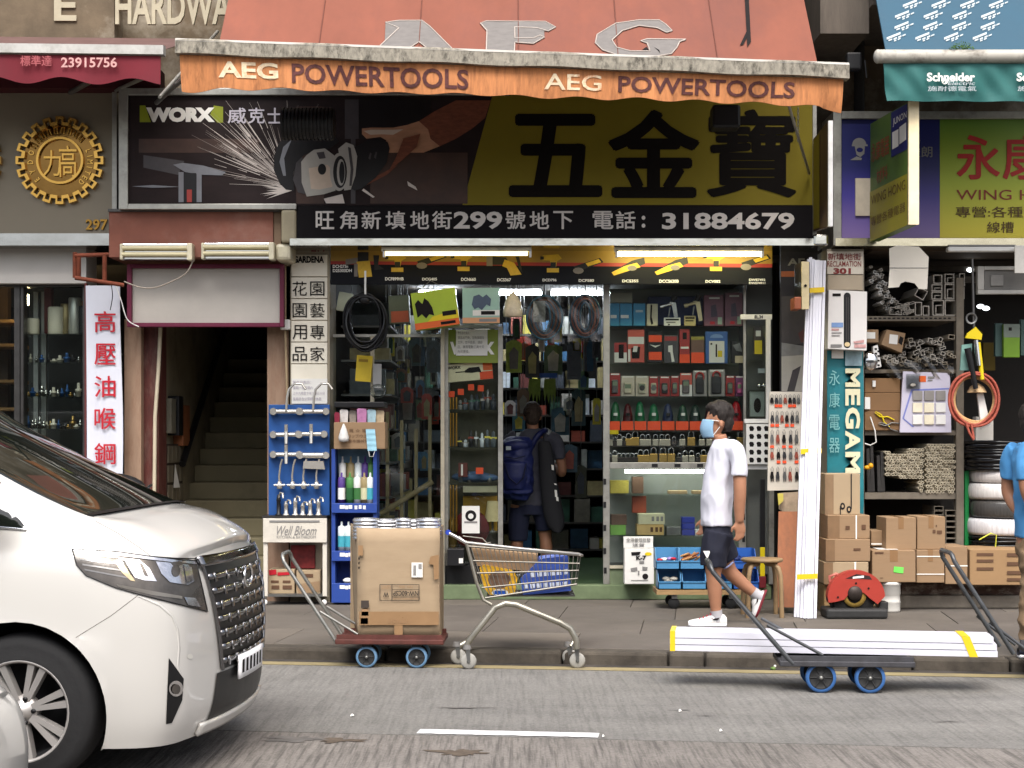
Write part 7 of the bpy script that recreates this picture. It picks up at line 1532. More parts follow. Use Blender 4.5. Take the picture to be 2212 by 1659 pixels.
# sealant rack
sr = thing('sealant_rack','blue cardboard floor rack of sealant cartridges','rack',P(770,1303,13.6))
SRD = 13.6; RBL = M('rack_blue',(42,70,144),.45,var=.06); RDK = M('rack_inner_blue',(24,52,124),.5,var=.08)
mb = MB(); mb.pbox(716,970,724,1302,SRD,.26); mb.build('side_panel',RBL,sr); mb = MB(); mb.pbox(806,970,814,1302,SRD,.26); mb.build('side_panel',RBL,sr)
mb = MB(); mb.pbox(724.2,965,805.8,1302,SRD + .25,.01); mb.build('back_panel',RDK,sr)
mb = MB(); mb.pbox(728,968,802,1022,SRD + .22,.02); mb.build('header_card',M('pale_blue_card',(120,160,190),.5,var=.2),sr)
for y0,y1 in ((1087,1108),(1190,1212),(1260,1302)):
    mb = MB(); mb.pbox(716,y0,814,y1,SRD - .03,.03,.003); f0 = mb.build('front_lip',RBL,sr); [prints([(WINK,rect(x_,y0 + 4 + (k_ % 2),x2_,y0 + 12 + (k_ % 2)))],SRD - .03,f0,'worn_word') for k_,(x_,x2_) in enumerate(((734,745),(745.8,752),(752.8,761),(766,772),(775,781),(784,790)))]
    mb = MB(); mb.pbox(724.2,y1 - 3,805.8,y1,SRD + .001,.24); mb.build('shelf',RBL,sr)
TUBC = [((90,60,140),'violet and white'),((70,130,70),'green'),((216,216,212),'white and green'),((150,134,96),'tan'),((206,222,222),'white and aqua')]
def cart(x,yb,h,c,D,lab,band=None):
    t = thing('sealant_cartridge',lab,'cartridge',P(x,yb,D)); z = PZ(yb,D); k = D / FPX; r = 8.2 * k; mb = MB(); mb.lathe([(0,z),(r,z),(r,z + h * .8 * k),(r * .8,z + h * .84 * k),(r * .3,z + h * .86 * k),(r * .22,z + h * k),(0,z + h * k)],(PX(x,D),D + r,0),14); mb.build('tube',c,t)
    if band: mb = MB(); mb.lathe([(r * 1.01,z + h * .12 * k),(r * 1.01,z + h * .5 * k)],(PX(x,D),D + r,0),14); mb.build('label_band',band,t)
TM = [M('tube_violet',(84,60,130),.35,var=.3,scale=30),M('tube_green',(76,130,70),.35),M('tube_white',(220,220,216),.35),M('tube_tan',(150,134,96),.35),M('tube_aqua',(216,226,226),.35)]
bandm = [WINK,M('dkgreen_band',(40,90,50),.4),M('green_band',(60,110,60),.4),M('cream_band',(200,196,160),.4),M('aqua_band',(70,160,176),.4)]
for i,x in enumerate((737,755,771,786,799)):
    cart(x,1087,66,TM[i],SRD + .01,TUBC[i][1] + ' sealant cartridge in the front row of the rack',bandm[i]); cart(x + 2,1078,92,TM[(i + 2) % 5],SRD + .09,TUBC[(i + 2) % 5][1] + ' sealant cartridge in the second row of the rack',bandm[(i + 2) % 5])
for i,(x,c,nm) in enumerate(((742,(196,180,40),'yellow topped can'),(762,(190,34,34),'red capped can'),(782,(150,110,60),'brown bottle with white cap'))):
    cylin(x,1000 + i * 4,1040,.035,SRD + .16,M('can_%d' % i,c,.35),'spray_can',nm + ' behind the sealant cartridges','can')
for i,x in enumerate((737,752)): cart(x,1189,62,TM[4],SRD + .02,'white and aqua cartridge on the rack middle shelf ' + ('beside the rack wall' if i == 0 else 'next to the big carton'),bandm[4])
mb = MB(); mb.ball(P(752,1254,SRD + .08),.05,10,(1,1,.5)); mb.build('crumpled_tissue',PAPER,label='crumpled white tissue on the lowest rack shelf',cat='tissue')
mb = MB(); mb.pbox(800,880,818,1290,SRD + .3,.03); mb.build('bamboo_pole',PALEW,label='pale timber post behind the sealant rack',cat='post')
wc = carton(721,912,832,970,SRD - .06,.3,'open printed carton of packets set on the sealant rack',CARD,tape=False,nm='open_carton')
mb = MB(); 
for s,r in (('買 ☆ 電',(754,926,792,934)),('ワップ/ウエス',(752,938,800,946)),('整本機械化',(752,949,796,956))): txt(s,*r,SRD - .063,BROWNINK,wc,.0)
for i,(x0,x1,y0,c,nm) in enumerate(((722,734,890,(130,40,60),'maroon'),(734,752,884,(206,202,198),'white and black'),(754,770,886,(150,140,130),'grey blue'),(771,792,882,(176,120,160),'pink and purple'),(793,812,884,(160,190,200),'pale blue'),(812,830,886,(190,170,140),'tan'))):
    mb = MB(); mb.pprism([(x0,y0 + 3),(x0 + 3,y0),(x1 - 2,y0 + 1),(x1,y0 + 5),(x1 - 1,914),(x0 + 1,914)],SRD + .02 + .03 * (i % 3),.02); mb.build('snack_packet',M('packet_%d' % i,c,.35,var=.3,scale=14),label=nm + ' packet sticking out of the open printed carton',cat='packet')
wbg = thing('white_pouch','small white cloth pouch hanging on the open carton','pouch',P(742,956,SRD - .1)); mb = MB(); z = PZ(955,SRD); k = SRD / FPX; mb.lathe([(0,z),(10 * k,z + 2 * k),(11.5 * k,z + 10 * k),(7 * k,z + 26 * k),(2 * k,z + 38 * k),(0,z + 40 * k)],(PX(743,SRD - .08),SRD - .1,0),14); mb.build('bag',M('white_cloth',(216,214,210),.8),wbg)
fm = thing('face_mask','pale blue surgical mask hanging on the open carton','face mask',P(800,976,SRD - .07)); mb = MB(); mb.grid(lambda u,v: P(790 + 20 * u + 4 * (1 - v),974 - 47 * v,SRD - .075 - .006 * math.sin(u * 3.1) - .003 * math.sin(v * 25)),8,16); mb.build('mask',M('mask_blue',(150,196,214),.8),fm)
mb = MB(); mb.tube([P(796,973,SRD - .075),P(798,986,SRD - .075),P(806,986,SRD - .075),P(810,973,SRD - .075)],.003,5); mb.build('ear_loop',WHITE,fm)

# ================================================================== TROLLEYS
DECKM = M('trolley_red_brown',(92,52,46),.6,.2,var=.25,dirt=.4,dscale=6); GST = M('galvanised',(140,140,136),.4,.7,var=.2,scale=9); DST = M('dark_steel_tube',(84,86,88),.4,.6,var=.2,scale=9); BTY = M('blue_tyre_faded',(98,134,166),.6,var=.1); BTY2 = M('blue_tyre',(58,100,156),.5,var=.08); WHB = M('wheel_black',(40,40,40),.6,var=.15)
def platform(lab,cx,Dn,yaw,L,W,r,zdeck,h_up,lean,tube,tyre,deckm,deck_t=.035,handle_front=False,rail=True):
    """local frame: x along deck, y away from camera; handle at -x end"""
    xf = Matrix.Translation((cx,Dn,0)) @ Matrix.Rotation(yaw,4,'Z'); t = thing('platform_trolley',lab,'trolley',(cx,Dn + W / 2,0))
    mb = MB(xf); mb.cbox(-L / 2,L / 2,-.06,W + .06,zdeck - deck_t,zdeck,.006); mb.build('deck',deckm,t)
    mb = MB(xf)
    for y in (-.055,W + .035): mb.box(-L / 2 + .01,L / 2 - .01,y,y + .02,zdeck + .0005,zdeck + .03)
    mb.build('side_rail',deckm,t)
    return t,xf
def wheel(t,xf,x,y,r,wd,tyre):
    o = thing.__call__ if False else None
    mb = MB(xf); mb.lathe([(r * .78,-wd / 2),(r * .95,-wd / 2),(r,-wd / 4),(r,wd / 4),(r * .95,wd / 2),(r * .78,wd / 2),(r * .78,-wd / 2)],(x,y,r),32,'y'); w1 = mb.build('wheel',tyre,t); w1.name = 'wheel'
    mb = MB(xf); mb.lathe([(0,-wd * .3),(r * .2,-wd * .42),(r * .24,-wd * .3),(r * .7,-wd * .25),(r * .78,-wd * .4),(r * .78,wd * .4),(0,wd * .4)],(x,y,r),24,'y'); mb.build('hub',WHB,w1)
    mb = MB(xf); mb.lathe([(0,-wd * .62),(r * .1,-wd * .62),(r * .14,-wd * .4),(0,-wd * .38)],(x,y,r),12,'y'); mb.build('axle_cap',GST,w1)
    for k in range(6):
        a = k * math.pi / 3; mb = MB(xf); mb.cyl((x + r * .25 * math.cos(a),y - wd * .3,r + r * .25 * math.sin(a)),(x + r * .7 * math.cos(a),y - wd * .3,r + r * .7 * math.sin(a)),r * .05,n=6); mb.build('spoke',WHB,w1)
# left trolley with big carton
t1,x1_ = platform('red-brown platform trolley with faded blue wheels under the big carton',PX(842,10.4),10.43,ANG * .3,.74,.27,.075,.2,.8,.5,GST,BTY,DECKM)
for x in (PX(793,10.46) - PX(842,10.4),PX(901,10.46) - PX(842,10.4)):
    for y in (.0,.22): wheel(t1,x1_,x,y,.074,.04,BTY)
    mb = MB(x1_); mb.box(x - .03,x + .03,-.03,.25,.148,.166); mb.build('axle_block',WHB,t1)
def hbar(t,xf,x0,z0,x1,z1,y0,y1,r,mt,braces):
    mb = MB(xf); mb.tube([(x0,y0,z0),(x1,y0,z1 - .05),(x1 - .01,y0 + .01,z1 - .015),(x1 - .015,y0 + .05,z1),(x1 - .015,y1 - .05,z1),(x1 - .01,y1 - .01,z1 - .015),(x1,y1,z1 - .05),(x0,y1,z0)],r,8); mb.build('handle',mt,t)
    for (bx0,bz0,bx1,bz1) in braces:
        for y in (y0,y1):
            mb = MB(xf); mb.cyl((bx0,y + .012,bz0),(bx1,y + .012,bz1),r * .75,n=6); mb.build('brace',mt,t)
D0 = 10.4; bx = PX(842,D0)
hbar(t1,x1_,PX(728,D0) - bx,.17,PX(612,D0) - bx,PZ(1198,D0),-.03,.28,.013,GST,[(PX(690,D0) - bx,PZ(1322,D0),PX(772,D0) - bx,.23)])
bc = thing('big_carton','tall taped cardboard carton full of foil duct rolls on trolley','carton',P(862,1386,10.5))
zb = .203; zt = PZ(1141,10.42); X0,X1 = PX(773,10.42),PX(949,10.42)
mb = MB(); 
# open box with slightly bulged front and leaning left side
nw = 8
def bfront(u,v): return Vector((X0 + (X1 - X0) * u + .004 * math.sin(v * 9),10.42 - .012 * math.sin(math.pi * u) * math.sin(math.pi * v),zb + (zt - zb) * v))
mb.grid(bfront,8,8)
XL0 = PX(755,10.8) 
def bleft(u,v): return Vector((XL0 + (X0 - XL0) * u + .03 * (1 - v) * (1 - u),10.86 - .44 * u,zb + (zt - zb) * v + .01 * (1 - u) * v))
mb.grid(bleft,6,8)
mb.add([(X1,10.42,zb),(X1 + .01,10.86,zb),(X1 + .01,10.86,zt),(X1,10.42,zt),(XL0,10.86,zb),(XL0,10.86,zt)],[(0,1,2,3),(1,4,5,2)]); mb.add([(X0,10.42,zb + .002),(X1,10.42,zb + .002),(X1,10.86,zb + .002),(XL0,10.86,zb + .002)],[(3,2,1,0)])
BIGC = M('big_carton_card',(156,136,110),.85,var=.08,scale=2.5,stretch=(1,1,3),dirt=.3,dirtc=(124,102,78),dscale=2.2); ob = mb.build('carton',BIGC,bc)
so = ob.modifiers.new('thick','SOLIDIFY'); so.thickness = .006; so.offset = -1
def bt(pts,m_,nm,off=.004):
    mb = MB(); flat(mb,pts,10.402,off); mb.build(nm,m_,bc)
TPB = M('tape_brown',(142,112,80),.3,var=.1,spec=.6); FAINT = M('faint_print',(150,118,86),.8)
BG = M('stamp_black',(60,52,46),.7)
bt(rect(776,1321,948,1350),TPB,'tape'); bt(rect(852,1350.5,870,1383),TPB,'tape'); bt([(930,1202),(948,1198),(948,1250),(938,1252),(936,1220),(926,1218)],TPB,'tape'); bt(rect(774,1178,784,1200),TPB,'tape')
bt(rect(889,1215,913,1247),PAPER,'label'); bt(rect(893,1221,899,1243),GINK,'barcode',.006); bt(rect(904,1218,911,1229),GINK,'label_mark',.006)
for r in (rect(820,1262,906,1263.4),rect(820,1296,906,1297.4),rect(820,1262,821.4,1297),rect(904.6,1262,906,1297),rect(846,1262,847.4,1297),rect(847,1273,906,1274),rect(847,1289,906,1290)): bt(r,BG,'printed_line')
def upt(s,x0,y0,x1,y1,m_,b=.0):                      # upside-down print
    mb = MB(); addtxt(mb,s,[P(x1,y0,10.402),P(x0,y0,10.402),P(x0,y1,10.402),P(x1,y1,10.402)],b,-.0); o = mb.build('lettering',m_,bc)
    for v in o.data.vertices: v.co.y -= .007
    o.data.flip_normals()
upt('NW-60CSP',849,1276,904,1287,BG,.02); upt('W',828,1279,840,1289,BG,.03); upt('220V  50Hz',862,1265,892,1270,FAINT); upt('FULLY AUTOMATIC WASHER',850,1291,903,1295,FAINT); upt('PULSE WHITE',824,1264,844,1272,FAINT); upt('HITACHI',840,1337,882,1346,FAINT,.02)
for y in (1204,1214,1224): bt(rect(774,y,777,y + 5),INK,'handle_slot')
bt(rect(780,1297,797,1313),BG,'print_mark'); bt(rect(781,1316,796,1330),FAINT,'print_mark'); bt(rect(779,1335,795,1348),FAINT,'print_mark')
FOIL = M('foil',(206,206,208),.25,.85,var=.15,scale=9,bump=.6,bscale=8)
for i,(x,y,r,lab) in enumerate(((790,1136,.095,'ribbed foil duct roll first in the carton'),(832,1134,.12,'big ribbed foil duct roll second in the carton'),(870,1138,.06,'narrow foil duct roll in the carton middle'),(895,1134,.085,'ribbed foil duct roll beyond the carton middle'),(925,1136,.09,'ribbed foil duct roll at the carton end'))):
    D = 10.52 + .07 * (i % 2); t = thing('foil_duct',lab,'duct roll',P(x,y + 60,D)); z = zt - .085 - .012 * (i % 2); prof = []
    for k in range(6): prof += [(r * .93,z + k * .024),(r,z + k * .024 + .006),(r,z + k * .024 + .016),(r * .93,z + k * .024 + .022)]
    prof += [(r * .9,z + .146),(r * .72,z + .146),(r * .68,z + .08)]
    mb = MB(); mb.lathe(prof,(PX(x,D) ,D + .05,0),22); mb.build('roll',FOIL,t)

# right trolley with white trunking
cxr = PX(1826,9.42)
t2,x2_ = platform('dark platform trolley with bright blue wheels carrying white trunking',cxr,9.40,ANG * .55,.82,.3,.09,.2,.8,.5,DST,BTY2,M('trolley_dark',(70,70,74),.6,.3,var=.25,dirt=.4,dscale=6))
for x in (PX(1773,9.4) - cxr,PX(1881,9.36) - cxr):
    for y in (-.01,.26): wheel(t2,x2_,x,y,.094,.042,BTY2)
    mb = MB(x2_); mb.box(x - .03,x + .03,-.03,.29,.165,.181); mb.build('axle_block',WHB,t2)
hbar(t2,x2_,PX(1712,9.4) - cxr,.18,PX(1540,9.4) - cxr,PZ(1218,9.4),-.05,.32,.0145,DST,[(PX(1657,9.4) - cxr,PZ(1350,9.4),PX(1776,9.4) - cxr,.235)])
ht = thing('trunking_load','long white trunking lengths tied with yellow tape lying on the trolley','trunking',P(1800,1420,9.5))
a0 = P(1447,1378,9.62); a1 = P(2152,1392,9.33); dv = (a1 - a0).normalized(); sv = Vector((-dv.y,dv.x,0)).normalized(); Ln = (a1 - a0).length
zb2 = .231
for r in range(3):
    for c in range(6):
        q = Vector((a0.x,a0.y,0)) + sv * (c * .046 - .02) + dv * random.uniform(-.0,.006) * (1 if (r,c) != (1,0) else 5); z0 = zb2 + r * .041; L_ = Ln - (.02 if r == 2 else 0)
        vs = []
        for s in (0,L_):
            p = q + Vector((dv.x,dv.y,0)).normalized() * s
            vs += [p + Vector((0,0,z0)),p + sv * .044 + Vector((0,0,z0)),p + sv * .044 + Vector((0,0,z0 + .0365)),p + Vector((0,0,z0 + .0365))]
        bm = MB(); bm.add(vs,[(0,4,7,3)[::-1],(3,7,6,2)[::-1],(2,6,5,1)[::-1],(0,1,5,4)[::-1],(0,3,2,1)[::-1],(4,5,6,7)[::-1]]); bm.build('trunking',TRK,ht)
def strap(s0,s1,sk=0):
    hv = Vector((dv.x,dv.y,0)).normalized(); b = Vector((a0.x,a0.y,0)); mb = MB(); zt2 = zb2 + .1225
    f = lambda s,y,z: b + hv * s + sv * y + Vector((0,0,z))
    mb.add([f(s0,-.023,zb2 - .002),f(s1,-.023,zb2 - .002),f(s1 - sk,-.023,zt2),f(s0 - sk,-.023,zt2),f(s1 - sk,.26,zt2),f(s0 - sk,.26,zt2)],[(0,1,2,3),(3,2,4,5)]); mb.build('tape',YT,ht)
strap(.002,.034); strap(Ln - .16,Ln - .11,.05)
# third trolley at the frame edge: only its handle end shows
cx3 = PX(2350,9.9)
t3,x3_ = platform('grey platform trolley pulled by the person in blue shirt',cx3,9.75,ANG * .6,.8,.3,.09,.2,.8,.5,DST,BTY2,M('trolley_dark',(0,0,0)))
for x in (-.22,.22):
    for y in (-.01,.26): wheel(t3,x3_,x,y,.09,.04,BTY2)
hbar(t3,x3_,PX(2190,9.75) - cx3,.19,PX(2064,9.75) - cx3,PZ(1196,9.75),-.04,.32,.0145,DST,[(PX(2140,9.75) - cx3,PZ(1345,9.75),PX(2225,9.75) - cx3,.2)])

# ================================================================== SHOPPING CART
sc = thing('shopping_cart','dull chrome wire shopping cart with blue handle standing at the kerb','shopping cart',P(1120,1445,10.45))
CD0,CD1 = 10.37,10.85                                   # near and far side depth
WIRE = M('cart_wire',(128,124,116),.35,.7,var=.15,scale=12); CTUB = M('cart_tube',(160,156,144),.35,.75,var=.12,scale=8,dirt=.25,dscale=6)
def cseg(pts,r,nm,mt,D): mb = MB(); mb.tube([P(x,y,D) if len(q_) == 2 else P(*q_) for q_ in pts for (x,y) in [q_[:2]]],r,8); return mb.build(nm,mt,sc)
def off(D): return 0 if D == CD0 else 0
for D in (CD0,CD1):
    sx = 0 if D == CD0 else 0
    # legs: bent tube from the rear castor up and forward down to the front castor
    mb = MB(); mb.tube([P(1008,1402,CD0) if D == CD0 else P(988,1398,CD0 + .22),P(1012,1385,D if D == CD0 else CD0 + .24),P(1070,1312,D if D == CD0 else CD0 + .3),P(1092,1303,D if D == CD0 else CD0 + .3),P(1115,1306,D if D == CD0 else CD0 + .3),P(1210,1345,D if D == CD0 else CD0 + .28),P(1232,1358,D if D == CD0 else CD0 + .26),P(1244,1380,CD0 if D == CD0 else CD0 + .24),P(1246,1402,CD0) if D == CD0 else P(1232,1398,CD0 + .2)],.021,10); mb.build('leg',CTUB,sc)
for x,y,D in ((1009,1402,CD0),(1244,1400,CD0 + .03),(987,1396,CD0 + .22),(1228,1396,CD0 + .22)):
    c = P(x,y,D); r = .054; mb = MB(); mb.lathe([(0,-.014),(r * .8,-.014),(r,-.008),(r,.008),(r * .8,.014),(0,.014)],(c.x + .01,D,r),20,'y'); w1 = mb.build('castor_wheel',M('grey_castor',(150,148,142),.6,var=.12),sc)
    mb = MB(); mb.lathe([(0,-.02),(.012,-.02),(.012,.02),(0,.02)],(c.x + .01,D,r),10,'y'); mb.build('axle',DKST,w1)
    for s in (-.019,.019): mb = MB(); mb.prism([(c.x - .012,c.z + .005),(c.x + .022,c.z + .005),(c.x + .02,r - .01),(c.x + .004,r - .01)],D + s - .003,D + s + .003); mb.build('fork',METAL,w1)
    mb = MB(); mb.cyl((c.x,D,c.z),(c.x,D,c.z + .03),.03,.024); mb.build('castor_collar',M('collar_grey',(112,110,108),.5),w1)
# basket
def bk_(x,y,D): return P(x,y,D)
near = {'rear': [(1005,1182),(1042,1292)],'front': [(1254,1205),(1246,1272)]}
B0,B1 = CD0 + .02,CD1 - .05; NX = 24
def rim(u): return (1008 + (1254 - 1008) * u,1171 + (1198 - 1171) * u)
def mid(u,k): 
    x0,y0 = 1012 + 36 * k,1180 + 112 * k; x1,y1 = 1254 - 8 * k,1200 + 62 * k
    return (x0 + (x1 - x0) * u,y0 + (y1 - y0) * u)
for D in (B0,B1):
    for k in (.0,.28,.52,.8,1.0):
        mb = MB(); mb.tube([P(*mid(u / 10,k),D) for u in range(11)],.006 if k not in (0,1) else .008,6); mb.build('wire',WIRE,sc)
    for j in range(NX):
        u = (j + .5) / NX; mb = MB(); mb.tube([P(*mid(u,0),D),P(*mid(u,1),D)],.0034,5); mb.build('wire',WIRE,sc)
for k in (0,.28,.52,.8,1):
    for u in (0,1): mb = MB(); mb.cyl(P(*mid(u,k),B0),P(*mid(u,k),B1),.0045,n=6); mb.build('wire',WIRE,sc)
for j in range(9):
    f = (j + .5) / 9; D = B0 + (B1 - B0) * f
    mb = MB(); mb.tube([P(*mid(0,0),D),P(*mid(0,1),D),P(*mid(1,1),D),P(*mid(1,0),D)],.0034,5); mb.build('wire',WIRE,sc)
mb = MB(); mb.tube([P(990,1160,B0),P(1005,1172,B0),P(1130,1186,B0),P(1250,1197,B0),P(1257,1200,B0 + .05),P(1257,1200,B1 - .05),P(1250,1197,B1),P(1130,1186,B1),P(1005,1172,B1),P(990,1160,B1)],.011,8); mb.build('rim',M('rim_grey',(158,156,152),.35,.7),sc)
for D in (B0,B1): mb = MB(); mb.tube([P(1008,1175,D),P(1030,1260,D),P(1044,1296,D),P(1062,1306,D)],.012,8); mb.build('rear_post',CTUB,sc)
for D in (B0 - .0,B1): mb = MB(); mb.tube([P(1006,1172,D),P(982,1158,D),P(970,1152,D)],.013,8); mb.build('handle_arm',CHROME,sc)
mb = MB(); mb.cyl(P(968,1150,B0 - .01),P(968,1150,B1 + .01),.019,n=12); mb.build('handle',M('handle_blue',(36,60,150),.4),sc)
mb = MB(); mb.tube([P(1000,1158,B0 + .1),P(1042,1163,B0 + .1),P(1052,1174,B0 + .1),P(1060,1172,B0 + .1)],.005,6); mb.tube([P(1000,1158,B1 - .1),P(1042,1163,B1 - .1),P(1052,1174,B1 - .1)],.005,6); mb.build('child_seat_wire',WIRE,sc)
mb = MB(); mb.box(PX(1052,B0),PX(1242,B0),B0 + .02,B1 - .02,PZ(1288,B0) - .004,PZ(1286,B0)); mb.build('base_plate',DKST,sc)
# goods in the cart
cc = thing('cart_carton','flat brown carton lying along the top of the shopping cart','carton',P(1090,1225,10.6)); mb = MB(); mb.pprism([(1018,1184),(1162,1198),(1158,1236),(1030,1222)],B0 + .06,.3); mb.build('carton',CARD,cc)
hd = thing('yellow_box','yellow packaged hose reel box inside the shopping cart','box',P(1078,1290,10.55)); mb = MB(); mb.pprism([(1036,1226),(1046,1220),(1108,1232),(1118,1250),(1112,1282),(1092,1290),(1060,1288),(1044,1268)],B0 + .03,.12); mb.build('box',M('cart_yellow',(214,164,40),.5,var=.06),hd)
prints([(M('brown_pic',(110,84,66),.5,var=.4,scale=20),ell(1078,1252,24,20,16)),(PAPER,ell(1080,1280,18,8,14)),(BLUE,rect(1068,1276,1092,1284))],B0 + .03,hd)
bb = thing('blue_packs','shrink wrapped block of blue and white packs in the shopping cart','packs',P(1190,1284,10.6)); mb = MB(); mb.pprism([(1124,1250),(1166,1208),(1226,1200),(1234,1276),(1130,1286)],B0 + .04,.3); mb.build('block',M('pack_blue',(62,88,170),.3,var=.12,scale=9,bump=.3,bscale=10),bb)
for k in range(7): prints([(M('pack_white',(206,214,232),.35),[(1131 + k * 14,1262 - k * .8),(1141 + k * 14,1261 - k * .8),(1142 + k * 14,1271 - k * .8),(1132 + k * 14,1272 - k * .8)])],B0 + .04,bb,'stripe_print')
for k in range(6): prints([(M('pack_white',(206,214,232),.35),[(1146 + k * 14,1236 - k * 1.2),(1156 + k * 14,1235 - k * 1.2),(1157 + k * 14,1246 - k * 1.2),(1147 + k * 14,1247 - k * 1.2)])],B0 + .04,bb,'stripe_print')
# ================================================================== WHITE VAN (heads right along the kerb)
VYAW = R(-4.5); VO = Vector((-2.19,6.775,0)) + Vector((-math.sin(VYAW),math.cos(VYAW),0)) * .885
VX = Matrix.Translation(VO) @ Matrix.Rotation(VYAW,4,'Z'); VI = VX.inverted()
def crom(p0,p1,p2,p3,t): return .5 * ((2 * p1) + (p2 - p0) * t + (2 * p0 - 5 * p1 + 4 * p2 - p3) * t * t + (3 * p1 - p0 - 3 * p2 + p3) * t ** 3)
def refine(g,ku,kv):
    """g[row][col] of Vectors -> Catmull-Rom refined grid"""
    def line(l,k):
        o = []; n = len(l)
        for i in range(n - 1):
            for s in range(k): o.append(crom(l[max(0,i - 1)],l[i],l[i + 1],l[min(n - 1,i + 2)],s / k))
        o.append(l[-1]); return o
    g = [line(r,ku) for r in g]; c = list(zip(*g)); c = [line(list(q),kv) for q in c]; return [list(r) for r in zip(*c)]
LEV = [.185,.30,.47,.67,.84,.96,1.03]              # side levels; the last is the shoulder
DYL = [-.045,-.018,.0,.0,-.012,-.035,-.075]
DXL = [-.055,-.012,.0,.0,-.015,-.04,-.07]
def shz(x): # shoulder height along the car
    for (a,za),(b,zb_) in zip([(-4.2,1.09),(-.3,1.10),(.1,1.105),(.3,1.08),(.5,1.03),(.65,1.0)],[(-.3,1.10),(.1,1.105),(.3,1.08),(.5,1.03),(.65,1.0),(.95,.985)]):
        if a <= x <= b: return za + (zb_ - za) * (x - a) / (b - a)
    return 1.09 if x < 0 else .985
plan = [(-4.05,.80),(-4.0,.88),(-3.8,.91),(-3.2,.915),(-2.4,.915),(-1.6,.915),(-1.0,.915),(-.6,.915),(-.3,.915),(0,.918),(.25,.915),(.4,.908),(.52,.892),(.62,.862),(.70,.815),(.755,.745),(.785,.66)]
nose = [(.820,.5),(.848,.33),(.862,.16),(.866,0)]
sqz = lambda l: [(x if x < .3 else .3 + (x - .3) * .885,y) for x,y in l]
plan = sqz(plan); nose = sqz(nose)
full = [(x,-y) for x,y in plan] + [(x,-y) for x,y in nose] + [(x,y) for x,y in nose[::-1][1:]] + [(x,y) for x,y in plan[::-1]]
def lowpt(x,y,j):
    k = max(0,min(1,(x - .3) / .45)); r = abs(y); fr = max(0,min(1,(x - .45) / .33))
    yy = y + (DYL[j] * (1 if y > 0 else -1)) * (1 - fr * .6) if r > .55 else y
    zt = shz(x) + (.045 * (1 - (r / .66) ** 2) if r < .66 else 0)
    z = LEV[j] if j < 4 else LEV[3] + (zt - LEV[3]) * (LEV[j] - LEV[3]) / (LEV[6] - LEV[3])
    return Vector((x + DXL[j] * k,yy,z))
low = [[lowpt(x,y,j) for x,y in full] for j in range(7)]
FR = [1,.86,.62,.38,.18,0,-.18,-.38,-.62,-.86,-1]
def wz(x): return 1.2 + .474 * (.2 - x)
top = []; kinds = []
for i,(x,y) in enumerate(plan):
    s = lowpt(x,y,6); row = []; yr = s.y
    ws = x < .26
    if x <= -1.15: zc = [1.84,1.90,1.925,1.935,1.94]; yv = [.70,.60,.40,.2,0]
    elif ws: zc = [wz(x),wz(x) + .02,wz(x) + .04,wz(x) + .05,wz(x) + .055]; t = (.2 - x) / 1.35; yv = [.745 - .05 * t,.62 - .03 * t,.40,.2,0]
    else: zc = None
    pts = [Vector((s.x,yr,s.z))]
    for q in range(5):
        if zc:
            yy = yv[q]; sw = .14 * (1 - (yy / .745) ** 2) if x > -1.15 else 0
            if x > .1: zz = 1.20 + (.0,.012,.025,.033,.036)[q]
            else: zz = zc[q]
            pts.append(Vector((x - .0 + sw + (0 if x > -1.15 else 0),yy,zz)))
        else:
            f = FR[q + 1]; yy = yr * f; w_ = max(0,min(1,(x - .3) / .4)); xf_ = .80 - .09 * (abs(yy) / .66) ** 2; xr_ = .80 - .09 * (yr / .66) ** 2
            xx = s.x + (.14 * (1 - (yy / .8) ** 2)) * (1 - w_) + w_ * (xf_ - xr_)
            fz = max(0,min(1,(x - .25) / .54)); hood = (1.20 + (.0,.012,.025,.033,.036)[q]) * (1 - fz) + fz * (s.z + .045 * (1 - (abs(yy) / .66) ** 2))
            hood += .012 * math.sin(math.pi * fz) * (1 - .6 * f)
            pts.append(Vector((xx,yy,hood)))
    top.append([Vector((p.x,-p.y,p.z)) for p in pts] + [p for p in pts[::-1][1:]])
KU,KV = 4,4
lowf = refine(low,KU,KV); topf = refine([list(r) for r in zip(*top)],KU,KV)   # top: rows across, cols along
_nt = sorted([p for p in lowf[-1] if p.x > .45],key=lambda p: p.y)
for r in topf:                                            # weld the bonnet edge onto the nose
    y = r[-1].y
    for a_,b_ in zip(_nt,_nt[1:]):
        if a_.y <= y <= b_.y:
            t_ = (y - a_.y) / max(1e-6,b_.y - a_.y); r[-1] = a_ + (b_ - a_) * t_; break
PEARL = M('pearl_white_paint',(188,186,181),.28,var=0,coat=1.0,spec=.5)
VGL = M('dark_car_glass',(20,24,20),.03,var=.0,spec=.9); VBL = M('car_black_trim',(18,18,19),.4,var=.05); VDK = M('car_underbody',(14,14,14),.9,var=.0)
GRCH = M('dark_chrome',(128,128,130),.14,1,var=.04); LAMPD = M('lamp_bezel',(86,82,78),.2,.55,var=.25,scale=14)
